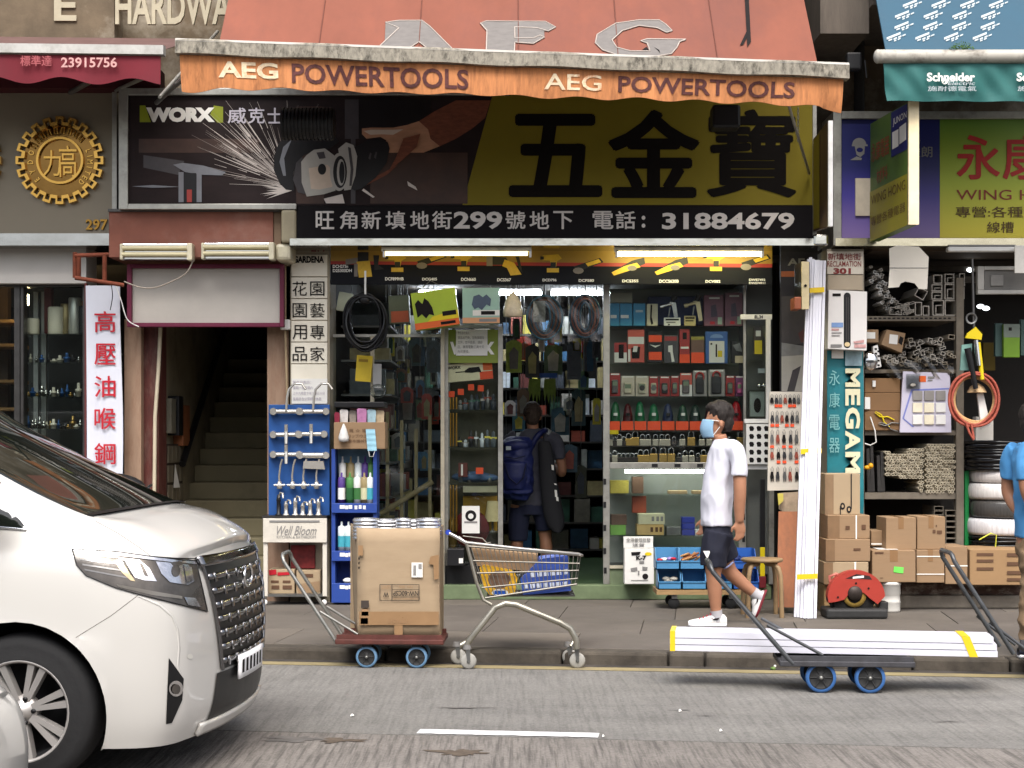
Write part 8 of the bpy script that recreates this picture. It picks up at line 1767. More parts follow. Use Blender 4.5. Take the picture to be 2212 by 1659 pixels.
def car_shell(xf,t,zs=1.0):
    bm = bmesh.new(); V = {}
    def vert(p):
        p = p.copy()
        for ax in (0.0,-3.0):                            # wheel arches: push vertices out to the arch circle
            dx,dz = p.x - ax,p.z - .345
            d = math.hypot(dx,dz)
            if abs(p.y) > .5 and d < .405: 
                k_ = .405 / max(d,1e-4); p.x = ax + dx * k_; p.z = .345 + dz * k_; return bm.verts.new(p),True
        return bm.verts.new(p),False
    gl = [[vert(p) for p in r] for r in lowf]
    for a in range(len(gl) - 1):
        for b in range(len(gl[0]) - 1):
            q = [gl[a][b],gl[a][b + 1],gl[a + 1][b + 1],gl[a + 1][b]]
            if all(v[1] for v in q): continue
            try: f = bm.faces.new([v[0] for v in q]); f.smooth = True
            except ValueError: pass
    gt = [[bm.verts.new(p) for p in r] for r in topf]; na = len(gt) - 1; nb = len(gt[0]) - 1
    for a in range(na):
        for b in range(nb):
            f = bm.faces.new([gt[a][b],gt[a][b + 1],gt[a + 1][b + 1],gt[a + 1][b]]); f.smooth = True
            c = f.calc_center_median(); across = a / KU if False else a / KV; along = b / KU
            xc = plan[min(len(plan) - 1,int(along))][0]
            if 1.08 < across < 8.92 and -1.12 < c.x and along < 10.0 and xc < .26: f.material_index = 1
            elif (across < .88 or across > 9.12) and c.x < -.18 and c.x > -3.7 and (across > .12 and across < 9.88) and not (-1.16 < c.x < -1.05) and not (-2.45 < c.x < -2.35) and c.z > 1.12: f.material_index = 1
    bmesh.ops.remove_doubles(bm,verts=bm.verts,dist=.0015)
    for v in list(bm.verts):
        if not v.link_faces: bm.verts.remove(v)
    bmesh.ops.recalc_face_normals(bm,faces=bm.faces)
    rear = [v for v in bm.verts if v.co.x < -4.0]
    me_b = MB(xf); vs = []
    bm.verts.index_update()
    tri = BVHTree.FromBMesh(bm)
    mb = MB(xf)
    o = len(mb.v)
    for v in bm.verts: p = v.co.copy(); p.z *= zs; mb.v.append(xf @ p)
    for f in bm.faces: mb.f.append([v.index for v in f.verts]); mb.mi.append(f.material_index); mb.sm.append(True)
    # tail panel
    tl = [lowf[j][0] for j in range(len(lowf))] + [r[0] for r in topf] + [lowf[j][-1] for j in range(len(lowf))][::-1]
    mb.add([Vector((p.x,p.y,p.z * zs)) for p in tl],[tuple(range(len(tl)))])
    ob = mb.build('body',[PEARL,VGL],t); bm.free(); return ob,tri
van = thing('white_van','pearl white people carrier with chrome grille stopped by the kerb','van',VO)
vbody,vtri = car_shell(VX,van)
# underside and wheel wells
mb = MB(VX); mb.box(-3.9,.5,-.62,.62,.2,.9); mb.build('underbody',VDK,van)
for s in (-1,1):
    for ax in (0,-3.0):
        mb = MB(VX); n = 24; pts = [(ax + .42 * math.cos(math.pi * i / n),.345 + .42 * math.sin(math.pi * i / n)) for i in range(n + 1)]
        vs = [(x,s * .88,z) for x,z in pts] + [(x,s * .6,z) for x,z in pts]; mb.add(vs,[(i,i + 1,i + 2 + n,i + 1 + n) for i in range(n)]); mb.build('wheel_well',VDK,van)
TYRE = M('tyre',(30,30,31),.8,var=.12,scale=30,bump=.2); RIMD = M('rim_dark',(52,52,54),.4,.5); RIMS = M('rim_silver',(190,186,182),.38,.6,var=.05)
def carwheel(t,xf,ax,s,r=.345,y=.875):
    mb = MB(xf); y0 = s * y; o = -s
    pr = [(.225,.0),(.235,-.004),(.25,.004),(.29,.0),(.325,.01),(.34,.03),(.345,.06),(.345,.17),(.33,.2),(.25,.21),(.225,.2)]
    pr = [(a,y0 + o * (b)) for a,b in pr]
    mb.lathe(pr,(ax,0,r),48,'y'); w1 = mb.build('wheel',TYRE,t)
    mb = MB(xf); mb.lathe([(.228,y0 + o * .004),(.222,y0 + o * .02),(.205,y0 + o * .06),(.2,y0 + o * .15),(.0,y0 + o * .16)],(ax,0,r),40,'y'); mb.build('rim_barrel',RIMD,w1)
    mb = MB(xf); mb.lathe([(.232,y0 + o * .0),(.226,y0 - o * .004),(.216,y0 + o * .006),(.222,y0 + o * .012)],(ax,0,r),44,'y'); mb.build('rim_edge',RIMS,w1)
    for k in range(14):
        a = 2 * math.pi * (k // 2) / 7 + (.13 if k % 2 else -.13) + .3; c_,s_ = math.cos(a),math.sin(a); nx,nz = -s_,c_
        def q(rr,w_,yo): return [(ax + rr * c_ + w_ * nx,y0 + o * yo,r + rr * s_ + w_ * nz),(ax + rr * c_ - w_ * nx,y0 + o * yo,r + rr * s_ - w_ * nz)]
        A = q(.05,.010,.03) + q(.218,.016,.008) ; B = q(.05,.012,.07) + q(.218,.018,.05)
        mb = MB(xf); mb.add(A + B,[(0,1,3,2),(0,2,6,4),(1,5,7,3),(2,3,7,6)]); mb.build('spoke',RIMS,w1)
    mb = MB(xf); mb.lathe([(0,y0 + o * .012),(.03,y0 + o * .014),(.036,y0 + o * .03),(.066,y0 + o * .034),(.07,y0 + o * .08)],(ax,0,r),24,'y'); mb.build('hub_cap',RIMS,w1)
    for k in range(5):
        a = 2 * math.pi * k / 5; mb = MB(xf); mb.lathe([(0,y0 + o * .022),(.011,y0 + o * .022),(.011,y0 + o * .04)],(ax + .055 * math.cos(a),0,r + .055 * math.sin(a)),10,'y'); mb.build('wheel_nut',VBL,w1)
for ax in (0,-3.0):
    for s in (-1,1): carwheel(van,VX,ax,s)
# --- things laid onto the body surface, found by casting photo pixels onto it
camL = VI @ Vector((0,0,EYE))
def hit(px,py,off=0.0):
    d = (VI @ P(px,py,10)) - camL; d.normalize(); h,n,_,_ = vtri.ray_cast(camL,d)
    if h is None: return None
    if n.dot(d) > 0: n = -n
    return h + n * off
def onbody(poly,off,nm,mat,mirror=False,par=None,step=9):
    o = []
    for i,(x,y) in enumerate(poly):
        x2,y2 = poly[(i + 1) % len(poly)]; k = max(1,int(math.hypot(x2 - x,y2 - y) / step)); o += [(x + (x2 - x) * s / k,y + (y2 - y) * s / k) for s in range(k)]
    bm = bmesh.new(); f = bm.faces.new([bm.verts.new((x,y,0)) for x,y in o]); bmesh.ops.triangulate(bm,faces=[f])
    bmesh.ops.subdivide_edges(bm,edges=[e for e in bm.edges if e.calc_length() > step * 1.6],cuts=2,use_grid_fill=True); bmesh.ops.triangulate(bm,faces=bm.faces)
    for v in bm.verts:
        h = hit(v.co.x,v.co.y,off); v.co = h if h is not None else Vector((0,0,-9))
    bmesh.ops.delete(bm,geom=[v for v in bm.verts if v.co.z < -5],context='VERTS')
    bmesh.ops.recalc_face_normals(bm,faces=bm.faces); obs = []
    for m_ in ((1,-1) if mirror else (1,)):
        mb = MB(VX); bm.verts.index_update(); mb.add([Vector((v.co.x,v.co.y * m_,v.co.z)) for v in bm.verts],[[v.index for v in (f.verts if m_ > 0 else reversed(f.verts))] for f in bm.faces],True); obs.append(mb.build(nm,mat,van if par is None else par[0 if m_ > 0 else 1]))
    bm.free(); return obs
def lineon(pts,r,nm,mat,mirror=False,off=.001,par=None):
    o = []
    for (x,y),(x2,y2) in zip(pts,pts[1:]):
        k = max(1,int(math.hypot(x2 - x,y2 - y) / 8)); o += [hit(x + (x2 - x) * s / k,y + (y2 - y) * s / k,off) for s in range(k)]
    o.append(hit(*pts[-1],off)); o = [p for p in o if p is not None]
    for m_ in ((1,-1) if mirror else (1,)):
        mb = MB(VX); mb.tube([Vector((p.x,p.y * m_,p.z)) for p in o],r,5); mb.build(nm,mat,van if par is None else par)
HL = [(156,1187),(166,1221),(186,1243),(249,1269),(301,1284),(367,1301),(447,1321),(435,1268),(422,1212),(325,1203),(254,1193)]
hl = onbody(HL,.003,'headlight',LAMPD,True)
LCH = M('lamp_chrome',(200,200,204),.14,.9,var=.2,scale=30); LSM = M('lamp_smoke',(44,43,42),.12,.3,var=.1); LAMB = M('lamp_amber_tint',(196,176,140),.15,.6)
for k in range(4): onbody([(168 + k * 5,1196 + k * 11),(262 + k * 4,1204 + k * 14),(264 + k * 4,1208 + k * 14),(169 + k * 5,1199.5 + k * 11)],.005,'lamp_fin',M('lamp_fin_grey',(128,126,124),.2,.6),True,hl)
onbody([(160,1189),(256,1195),(330,1205),(421,1214),(424,1220),(330,1211),(250,1201),(164,1194)],.006,'lamp_strip',LCH,True,hl)
onbody([(256,1206),(300,1210),(322,1228),(338,1256),(312,1254),(292,1248),(276,1230)],.005,'reflector',LCH,True,hl,6)
onbody([(246,1212),(258,1210),(278,1234),(292,1256),(282,1254),(264,1238)],.006,'amber_reflector',LAMB,True,hl,6)
onbody([(336,1214),(392,1218),(412,1226),(418,1256),(404,1264),(366,1258),(348,1240)],.005,'reflector',LCH,True,hl,6)
onbody(ell(378,1234,9,13,16),.007,'projector',LAMPD,True,hl,4); onbody([(300,1216),(308,1220),(320,1246),(312,1244)],.007,'projector',LAMPD,True,hl,4); onbody([(262,1210),(270,1212),(290,1246),(282,1242)],.0075,'projector',LSM,True,hl,4)
onbody([(394,1220),(404,1222),(414,1252),(400,1258)],.009,'painted_glint',LCH,True,hl,5)  # bright chrome patch drawn in as a highlight
onbody([(252,1262),(330,1277),(392,1288),(392,1294),(330,1286),(256,1268)],.005,'lower_bar',M('smoke_bar',(120,116,110),.2,.4),True,hl)
onbody([(396,1290),(420,1292),(432,1312),(404,1307)],.006,'position_lamp',LCH,True,hl,5)
lineon(HL + HL[:1],.003,'lamp_seal',VBL,True,.004)
FG = [(364,1421),(396,1466),(393,1512),(371,1561),(358,1564),(361,1490)]
onbody(FG,.003,'fog_recess',VBL,True); fgl = onbody(ell(378,1487,15,17,18),.008,'fog_lamp',CHROME,True,step=5); onbody(ell(377,1488,9,11,14),.013,'fog_lens',LAMPD,True,fgl,4)
onbody([(-170,1040),(-80,1062),(0,1094),(22,1104),(44,1124),(58,1142),(0,1137),(-170,1128)],.004,'quarter_window',VGL,True); lineon([(-160,1131),(0,1140),(58,1145)],.006,'window_trim',CHROME,True,.006)
lineon([(300,1288),(345,1308),(372,1332),(384,1362),(387,1400),(384,1440),(392,1462)],.008,'bumper_crease',PEARL,True,-.004)
SEAM = M('panel_gap',(96,92,84),.8)
lineon([(298,1286),(240,1330),(164,1377)],.0014,'panel_seam',SEAM,True,0); lineon([(205,1125),(255,1152),(300,1182),(325,1201)],.0014,'panel_seam',SEAM,True,0); lineon([(325,1202),(380,1206),(445,1207)],.003,'panel_seam',VBL,False,0)
onbody(ell(410,1418,6,6,12),.002,'parking_sensor',M('sensor_white',(196,194,186),.4),True,step=4)
lineon([(10,1066),(26,1052)],.0012,'panel_seam',SEAM,False,0)
def front(y,z,off=0.0):
    h,n,_,_ = vtri.ray_cast(Vector((3,y,z)),Vector((-1,0,0)))
    if h is None: h = vtri.find_nearest(Vector((.75,y,z)))[0]
    return h + Vector((off,0,0))
def fpatch(y0,y1,z0,z1,off,nm,mat,ny=16,nz=8,th=.0,par=None,taper=0):
    mb = MB(VX)
    def fn(u,v):
        z = z0 + (z1 - z0) * v; k = 1 - taper * (1 - v); y = (y0 + (y1 - y0) * u) * k; return front(y,z,off)
    mb.grid(fn,ny,nz); o = mb.build(nm,mat,par or van)
    if th: m_ = o.modifiers.new('t','SOLIDIFY'); m_.thickness = th; m_.offset = 0
    return o
gr = fpatch(-.50,.50,.47,.97,.006,'grille',VBL,20,10,taper=.22)
fpatch(-.53,.53,.965,1.012,.018,'grille_top_bar',GRCH,24,4,.02,gr)
for k in range(7):
    z = .50 + k * .067; hw = .5 * (1 - .22 * (1 - (z - .47) / .5)); fpatch(-hw,hw,z,z + .026,.016,'grille_bar',GRCH,20,2,.012,gr)
    for c in range(6):
        y = -hw + .06 + (2 * hw - .12) * (c + .5 * (k % 2)) / 6; fpatch(y - .012,y + .012,z - .012,z + .03,.021,'grille_stud',GRCH,1,2,.008,gr)
for s in (-1,1):
    mb = MB(VX); mb.tube([front(s * .5,.97,.012),front(s * .47,.8,.014),front(s * .43,.62,.014),front(s * .39,.47,.012)],.009,6); mb.build('grille_edge',GRCH,gr)
mb = MB(VX); f0 = front(0,.88,.03); mb.tube([f0 + Vector((0,.075 * math.cos(a),.05 * math.sin(a))) for a in [2 * math.pi * i / 24 for i in range(24)]],.008,6,closed=True); mb.build('front_emblem',CHROME,gr)
fpatch(-.44,.44,.24,.46,.006,'lower_intake',VBL,16,5,taper=-.1)
fpatch(-.56,.56,.19,.245,.012,'front_lip',PEARL,24,4,.018)
pl_ = fpatch(-.225,.225,.40,.515,.03,'number_plate',WPLA,6,3,.01)
for c in range(6): fpatch(-.19 + c * .066,-.155 + c * .066,.425,.49,.037,'plate_character',INK,1,1,0,pl_)
# mirrors, wipers, cowl
for s in (-1,1):
    mb = MB(VX); mb.ball((-.25,s * 1.0,1.285),.13,14,(1.7,.75,.66)); mb.box(-.25,-.15,s * .86,s * .95,1.16,1.24); o_ = mb.build('door_mirror',VBL,van); remesh(o_,.02,5)
mb = MB(VX); mb.grid(lambda u,v: (lambda y: Vector((.235 + .14 * (1 - (y / .745) ** 2) - .035 + .07 * v,y,1.205 + .03 * (1 - (y / .745) ** 2) + .012 - .006 * v)))(-.72 + 1.44 * u),16,2); mb.build('cowl',VBL,van)
for y in (-.45,.12):
    mb = MB(VX); mb.tube([(.25,y,1.245),(.16,y + .25,1.29),(.12,y + .5,1.31)],.008,5); mb.build('wiper',VBL,van)
# second white car, cropped by the frame edge
CX2 = Matrix.Translation((-2.66,5.3,0)) @ Matrix.Rotation(R(-5),4,'Z'); car2 = thing('white_car','white low car with only its rounded nose showing before the van wheel','car',(-2.62,5.3,0)); car_shell(CX2,car2,.57)
mb = MB(CX2); mb.box(-3.9,.5,-.62,.62,.16,.6); mb.build('underbody',VDK,car2)
for ax in (0,-3.0):
    for s in (-1,1): carwheel(car2,CX2,ax,s,.3)
# ================================================================== PEOPLE
SKIN = M('skin',(158,112,86),.55,var=.06,scale=8); HAIR = M('dark_hair',(34,28,25),.7,var=.25,scale=60,stretch=(1,1,.3),bump=.5,bscale=80); HAIRG = M('greying_hair',(58,46,38),.75,var=.3,scale=60,bump=.5,bscale=80)
def eloft(mb,rings,n=24):
    """rings: (centre, rx, ry[, tilt dir]) horizontal ellipses from bottom to top, capped"""
    vs = []
    for c,rx,ry in rings:
        for k in range(n):
            a = 2 * math.pi * k / n; vs.append(Vector(c) + Vector((rx * math.cos(a),ry * math.sin(a),0)))
    fs = [(i * n + k,i * n + (k + 1) % n,(i + 1) * n + (k + 1) % n,(i + 1) * n + k) for i in range(len(rings) - 1) for k in range(n)] + [tuple(range(n))[::-1],tuple(range((len(rings) - 1) * n,len(rings) * n))]
    mb.add(vs,fs,True)
def limb(mb,pts,rr,n=14):
    o = []; r2 = []
    q = [Vector(p) for p in pts]
    for i in range(len(q) - 1):
        for k in range(4):
            t = k / 4; o.append(crom(q[max(0,i - 1)],q[i],q[i + 1],q[min(len(q) - 1,i + 2)],t)); r2.append(rr[i] + (rr[i + 1] - rr[i]) * t)
    o.append(q[-1]); r2.append(rr[-1]); mb.tube(o,0,n,rr=r2)
def hand(mb,wrist,palm_end,curl,side):
    """palm + four unequal fingers + thumb; curl: direction the fingers bend towards; side: across the knuckles"""
    w_,p = Vector(wrist),Vector(palm_end); d = (p - w_).normalized(); sd = Vector(side).normalized(); cu = Vector(curl).normalized()
    for k in range(4): limb(mb,[w_ + sd * (.012 * (k - 1.5)),w_ + (p - w_) * .5 + sd * (.019 * (k - 1.5)),p + sd * (.021 * (k - 1.5))],[.018,.017,.013],8)
    for k,L in enumerate((.066,.076,.072,.056)):
        b = p + sd * (.021 * (k - 1.5)); limb(mb,[b - d * .01,b + d * L * .45 + cu * .006,b + d * L * .75 + cu * .018,b + d * L * .92 + cu * .034],[.0105,.0098,.009,.0075],8)
    limb(mb,[w_ + (p - w_) * .25 - sd * .03,w_ + (p - w_) * .6 - sd * .05 + cu * .012,w_ + (p - w_) * .98 - sd * .048 + cu * .024],[.014,.0115,.009],8)
def shoe(t,heel,toe,up,mats,h=.09,wd=.045,nm='shoe'):
    """shoe lofted from heel to toe; up is the direction of the ankle"""
    heel,toe,up = Vector(heel),Vector(toe),Vector(up).normalized(); d = toe - heel; L = d.length; d.normalize(); sd = d.cross(up).normalized()
    prof = [(0,.62,.6),(.05,.8,.85),(.18,.88,1.0),(.32,.95,.95),(.48,1.0,.72),(.65,1.06,.55),(.82,1.0,.45),(.94,.75,.36),(1,.4,.25)]
    mb = MB(); n = 18; vs = []
    for s,w_,hh in prof:
        for k in range(n):
            a = 2 * math.pi * k / n; y = math.cos(a) * wd * w_; z = max(0,math.sin(a)) ** .7 * h * hh if math.sin(a) > 0 else -0.002
            vs.append(heel + d * L * s + sd * y * (1 if math.sin(a) >= 0 else .98) + up * (z + .018))
    mb.add(vs,[(i * n + k,i * n + (k + 1) % n,(i + 1) * n + (k + 1) % n,(i + 1) * n + k) for i in range(len(prof) - 1) for k in range(n)] + [tuple(range(n)),tuple(range((len(prof) - 1) * n,len(prof) * n))[::-1]],True)
    s0 = mb.build(nm,mats[0],t)
    bmx = MB(); vs = []
    for s,w_,hh in prof:
        for zz in (0,.024): 
            for q in (-1,1): vs.append(heel + d * L * s + sd * q * wd * w_ * 1.06 + up * zz)
    fs = []
    for i in range(len(prof) - 1):
        a,b = i * 4,i * 4 + 4; fs += [(a,b,b + 1,a + 1),(a + 2,a + 3,b + 3,b + 2),(a,a + 2,b + 2,b),(a + 1,b + 1,b + 3,a + 3)]
    fs += [(0,1,3,2),(len(vs) - 4,len(vs) - 2,len(vs) - 1,len(vs) - 3)]
    bmx.add(vs,fs,True); bmx.build('sole',mats[1],s0); return s0,d,up,sd,L
# ---------------------------------------------------------------- man in white T-shirt, walking left
PD = 12.1
mn = thing('person','person in white T-shirt, navy shorts and face mask walking past the display case','person',P(1545,1350,PD))
def Q(x,y,dy=0.): p = P(x,y,PD); return Vector((p.x,PD + dy,p.z))
mb = MB()
mb.ball(Q(1553,901),.098,20,(1.0,.78,1.08)); mb.ball(Q(1543,922),.07,16,(.95,.82,1.15)); mb.ball(Q(1536,938),.045,12,(1,1,.8))     # cranium, face, jaw
mb.tube([Q(1527,912),Q(1521,921),Q(1524,926)],.012,8,rr=[.008,.014,.012]); mb.ball(Q(1529,906),.03,10,(.7,1.5,.5))
for s in (-1,1): mb.ball(Q(1555,917,s * .078),.026,10,(.7,.35,1.15))                                             # ears
limb(mb,[Q(1558,985),Q(1558,962),Q(1553,940)],[.075,.057,.06])
limb(mb,[Q(1588,1000,-.21),Q(1589,1056,-.235),Q(1588,1092,-.23),Q(1588,1124,-.225)],[.056,.05,.046,.034]); hand(mb,Q(1588,1124,-.225),Q(1590,1146,-.225),(-1,.1,-.1),(1,.25,0))
limb(mb,[Q(1568,1000,.21),Q(1562,1056,.24),Q(1545,1092,.235),Q(1534,1122,.23)],[.056,.05,.046,.034]); hand(mb,Q(1534,1122,.23),Q(1530,1142,.228),(-1,0,0),(1,-.25,0))
limb(mb,[Q(1550,1150,-.09),Q(1540,1205,-.09),Q(1538,1240,-.09),Q(1541,1275,-.085),Q(1543,1310,-.085),Q(1546,1336,-.085)],[.09,.078,.06,.058,.043,.04])
limb(mb,[Q(1552,1150,.09),Q(1566,1205,.09),Q(1580,1236,.09),Q(1600,1256,.09),Q(1626,1278,.09),Q(1640,1288,.09)],[.09,.078,.06,.056,.044,.04])
eloft(mb,[(Q(1549,1180),.09,.14),(Q(1550,1120),.09,.14),(Q(1554,1040),.09,.14),(Q(1560,985),.085,.15),(Q(1558,970),.07,.09)])
mb.ball(Q(1545,1345,-.085),.04,8); bod = mb.build('body',SKIN,mn); remesh(bod,.0085,4)
mb = MB()                                                                                                                  # T-shirt
eloft(mb,[(Q(1549,1136),.124,.178),(Q(1548,1100),.125,.178),(Q(1549,1060),.123,.174),(Q(1553,1020),.116,.174),(Q(1558,990),.108,.185),(Q(1561,968),.1,.18),(Q(1562,956),.085,.13),(Q(1560,948),.066,.075)],30)
limb(mb,[Q(1571,966,-.13),Q(1582,975,-.19),Q(1588,1000,-.222),Q(1587,1028,-.235)],[.07,.07,.066,.063]); limb(mb,[Q(1571,966,.13),Q(1578,975,.19),Q(1576,1000,.222),Q(1570,1028,.235)],[.07,.07,.066,.063])
TSH = M('white_cotton',(210,210,220),.85,var=.03,scale=5,bump=.4,bscale=14,stretch=(1.6,1.6,.6)); o_ = mb.build('t_shirt',TSH,mn); remesh(o_,.009,4); wrinkle(o_,.011,9,(1,1,.55))
for s in (-1,1): mb = MB(); mb.ball(Q(1534,908,s * .05),.011,8,(.6,1,.6)); mb.build('eye',INK,mn)
mb = MB(); mb.ball(Q(1557,893),.108,18,(1.0,.8,1.0)); mb.ball(Q(1570,912),.072,14,(.8,1,1.1)); mb.ball(Q(1546,880),.075,14,(1.1,.95,.6))
for i in range(26): mb.ball(Q(1557 + random.uniform(-20,16),880 + random.uniform(-6,26),random.uniform(-.07,.07)),.02,6)
o_ = mb.build('hair',HAIR,mn); remesh(o_,.009,2); wrinkle(o_,.009,26,(1,1,.5))
mb = MB()
def mk(u,v):                                                                                                              # mask wraps the lower face
    a = -1.45 + 2.9 * u; y = 906 + 40 * (1 - v); rad = (24 + 4 * math.sin(math.pi * v)) ; return Q(1543 - rad * math.cos(a) - 2 * math.sin(v * 3.1),y + 3 * (1 - math.cos(a)) * (v - .5),math.sin(a) * (.066 + .008 * math.sin(math.pi * v)))
mb.grid(mk,18,12); fmk = mb.build('face_mask',M('mask_pale_blue',(130,164,190),.85,var=.04,scale=20,stretch=(1,1,12),bump=.3),mn); so = fmk.modifiers.new('t','SOLIDIFY'); so.thickness = .004
for s in (-1,1):
    mb = MB(); mb.tube([Q(1537,908,s * .07),Q(1550,910,s * .083)],.003,5); mb.build('ear_loop',WHITE,mn); mb = MB(); mb.tube([Q(1537,942,s * .066),Q(1552,922,s * .083)],.003,5); mb.build('ear_loop',WHITE,mn)
NAVY = M('navy_cloth',(26,28,42),.85,var=.15,scale=8,bump=.4,bscale=10)
mb = MB(); eloft(mb,[(Q(1550,1160),.108,.165),(Q(1549,1140),.11,.165),(Q(1549,1124),.108,.162)])
limb(mb,[Q(1549,1150,-.08),Q(1540,1190,-.092),Q(1537,1222,-.092)],[.112,.11,.102],18); limb(mb,[Q(1552,1150,.08),Q(1564,1188,.09),Q(1577,1214,.09)],[.112,.108,.1],18); shr = mb.build('shorts',NAVY,mn); remesh(shr,.01,3); wrinkle(shr,.01,10,(1,1,.5))
for s_,(x,y) in ((-1,(1528,1200)),): mb = MB(); flat(mb,[(1519,1190),(1535,1190),(1528,1208)],PD - .19,.0); mb.build('white_mark',WINK,mn)
mb = MB(); mb.tube([Q(1560 + 4,1228,.09 - .09),Q(1572,1224,-.01),Q(1584,1214,.0)],.008,6); mb.build('hem_stripe',M('blue_white_hem',(150,160,200),.7),mn)
WSH = M('white_shoe',(216,214,212),.55,var=.06,scale=20); RSOLE = M('maroon_sole',(110,34,44),.6)
a = Q(1566,1350,-.085); a.z = .092; b = Q(1484,1350,-.085); b.z = .092
s0,d_,u_,sd_,L_ = shoe(mn,a,b,(0,0,1),[WSH,WPLA],.085,.046)
def swoosh(s0,heel,d,up,sd,L,sgn):
    mb = MB(); pts = [(.2,.055),(.24,.038),(.34,.034),(.5,.062),(.36,.046),(.27,.05)]; o = [heel + d * L * x + up * (z + .018) + sd * sgn * .05 for x,z in pts]; mb.add(o,[(0,1,5),(1,2,4),(1,4,5),(2,3,4),(5,1,0),(4,2,1),(5,4,1),(4,3,2)]); mb.build('side_mark',RSOLE,s0)
for sg_ in (-1,1): swoosh(s0,a,d_,u_,sd_,L_,sg_)
mb = MB()
for k in range(4): mb.cyl(a + d_ * (.12 + .028 * k) + sd_ * .03 + u_ * (.095 - .012 * k),a + d_ * (.13 + .028 * k) - sd_ * .03 + u_ * (.095 - .012 * k),.005,n=5)
mb.build('laces',M('red_lace',(176,30,50),.6),s0)
SOCK = M('grey_sock',(170,168,172),.9,var=.1)
mb = MB(); limb(mb,[Q(1546,1340,-.085),Q(1545,1324,-.085),Q(1544,1316,-.085)],[.044,.045,.046]); mb.build('sock',SOCK,mn)
a = Q(1660,1276,.09); b = Q(1638,1336,.09); a2 = a; s0,d_,u_,sd_,L_ = shoe(mn,a,b,(-1,0,-.32),[WSH,RSOLE],.085,.046)
for sg_ in (-1,1): swoosh(s0,a,d_,u_,sd_,L_,sg_)
mb = MB(); limb(mb,[Q(1648,1294,.09),Q(1638,1287,.09),Q(1630,1281,.09)],[.046,.046,.046]); mb.build('sock',SOCK,mn)
# ---------------------------------------------------------------- man with backpack, seen from behind in the doorway
PD2 = 15.3
m2 = thing('person','person with navy backpack and long black case standing in the shop doorway','person',(PX(1150,PD2),PD2,.2))
def Q2(x,y,dy=0.): p = P(x,y,PD2); return Vector((p.x,PD2 + dy,p.z))
mb = MB(); mb.ball(Q2(1150,896,.02),.098,18,(.82,1,1.12)); mb.ball(Q2(1150,908,.04),.075,14,(.85,1,1.1)); mb.ball(Q2(1150,902,.115),.02,8)
for s in (-1,1): mb.ball(Q2(1150 + s * 18,902,.02),.028,8,(.4,.7,1.1))
limb(mb,[Q2(1152,940),Q2(1151,926),Q2(1150,912)],[.07,.06,.06])
limb(mb,[Q2(1202,955),Q2(1211,992,.0),Q2(1214,1022,.02),Q2(1204,1012,.18),Q2(1190,1002,.32)],[.055,.05,.045,.04,.032]); limb(mb,[Q2(1096,955),Q2(1076,992,0),Q2(1068,1022,.02),Q2(1080,1012,.18),Q2(1096,1002,.32)],[.055,.05,.045,.04,.032])
hand(mb,Q2(1190,1002,.32),Q2(1182,998,.39),(-1,0,0),(0,0,1)); hand(mb,Q2(1096,1002,.32),Q2(1106,998,.39),(1,0,0),(0,0,1))
for s,x in ((-1,1124),(1,1172)): limb(mb,[Q2(x,1090),Q2(x + s * 4,1140,.01),Q2(x + s * 6,1160,0),Q2(x + s * 8,1185,-.02),Q2(x + s * 8,1222,0)],[.1,.075,.062,.064,.042])
eloft(mb,[(Q2(1148,1110),.17,.12),(Q2(1148,1060),.16,.12),(Q2(1150,980),.18,.12),(Q2(1151,945),.17,.1),(Q2(1151,935),.1,.08)]); o_ = mb.build('body',SKIN,m2); remesh(o_,.0095,4)
mb = MB(); eloft(mb,[(Q2(1146,1092),.185,.135),(Q2(1147,1040),.18,.135),(Q2(1150,985),.2,.13),(Q2(1151,950),.19,.115),(Q2(1151,934),.12,.09),(Q2(1151,926),.075,.075)])
for s,x in ((-1,1100),(1,1200)): limb(mb,[Q2(x - s * 16,944),Q2(x + s * 2,956),Q2(x + s * 8,992)],[.075,.072,.068])
o_ = mb.build('t_shirt',M('charcoal_cotton',(70,70,80),.9,var=.08,bump=.4,bscale=8),m2); remesh(o_,.01,4); wrinkle(o_,.01,9)
mb = MB(); mb.ball(Q2(1150,890,.01),.108,18,(.84,1.0,1.02)); mb.ball(Q2(1150,902,-.03),.085,14,(.86,.8,1)); o_ = mb.build('hair',HAIRG,m2); remesh(o_,.009,2); wrinkle(o_,.012,34)
mb = MB(); eloft(mb,[(Q2(1148,1112),.18,.13),(Q2(1147,1086),.175,.13)]); limb(mb,[Q2(1124,1098),Q2(1120,1135),Q2(1119,1168)],[.11,.105,.095]); limb(mb,[Q2(1170,1098),Q2(1175,1120),Q2(1178,1146)],[.11,.1,.092]); o_ = mb.build('shorts',M('dark_navy_cloth',(34,38,60),.85,var=.12,bump=.3),m2); remesh(o_,.011,3)
for s,x in ((-1,1116),(1,1180)): a = Q2(x,1236,-.1); a.z = .202; b = Q2(x + s * 3,1236,.17); b.z = .202; shoe(m2,a,b,(0,0,1),[BLACK,WPLA],.09,.045)
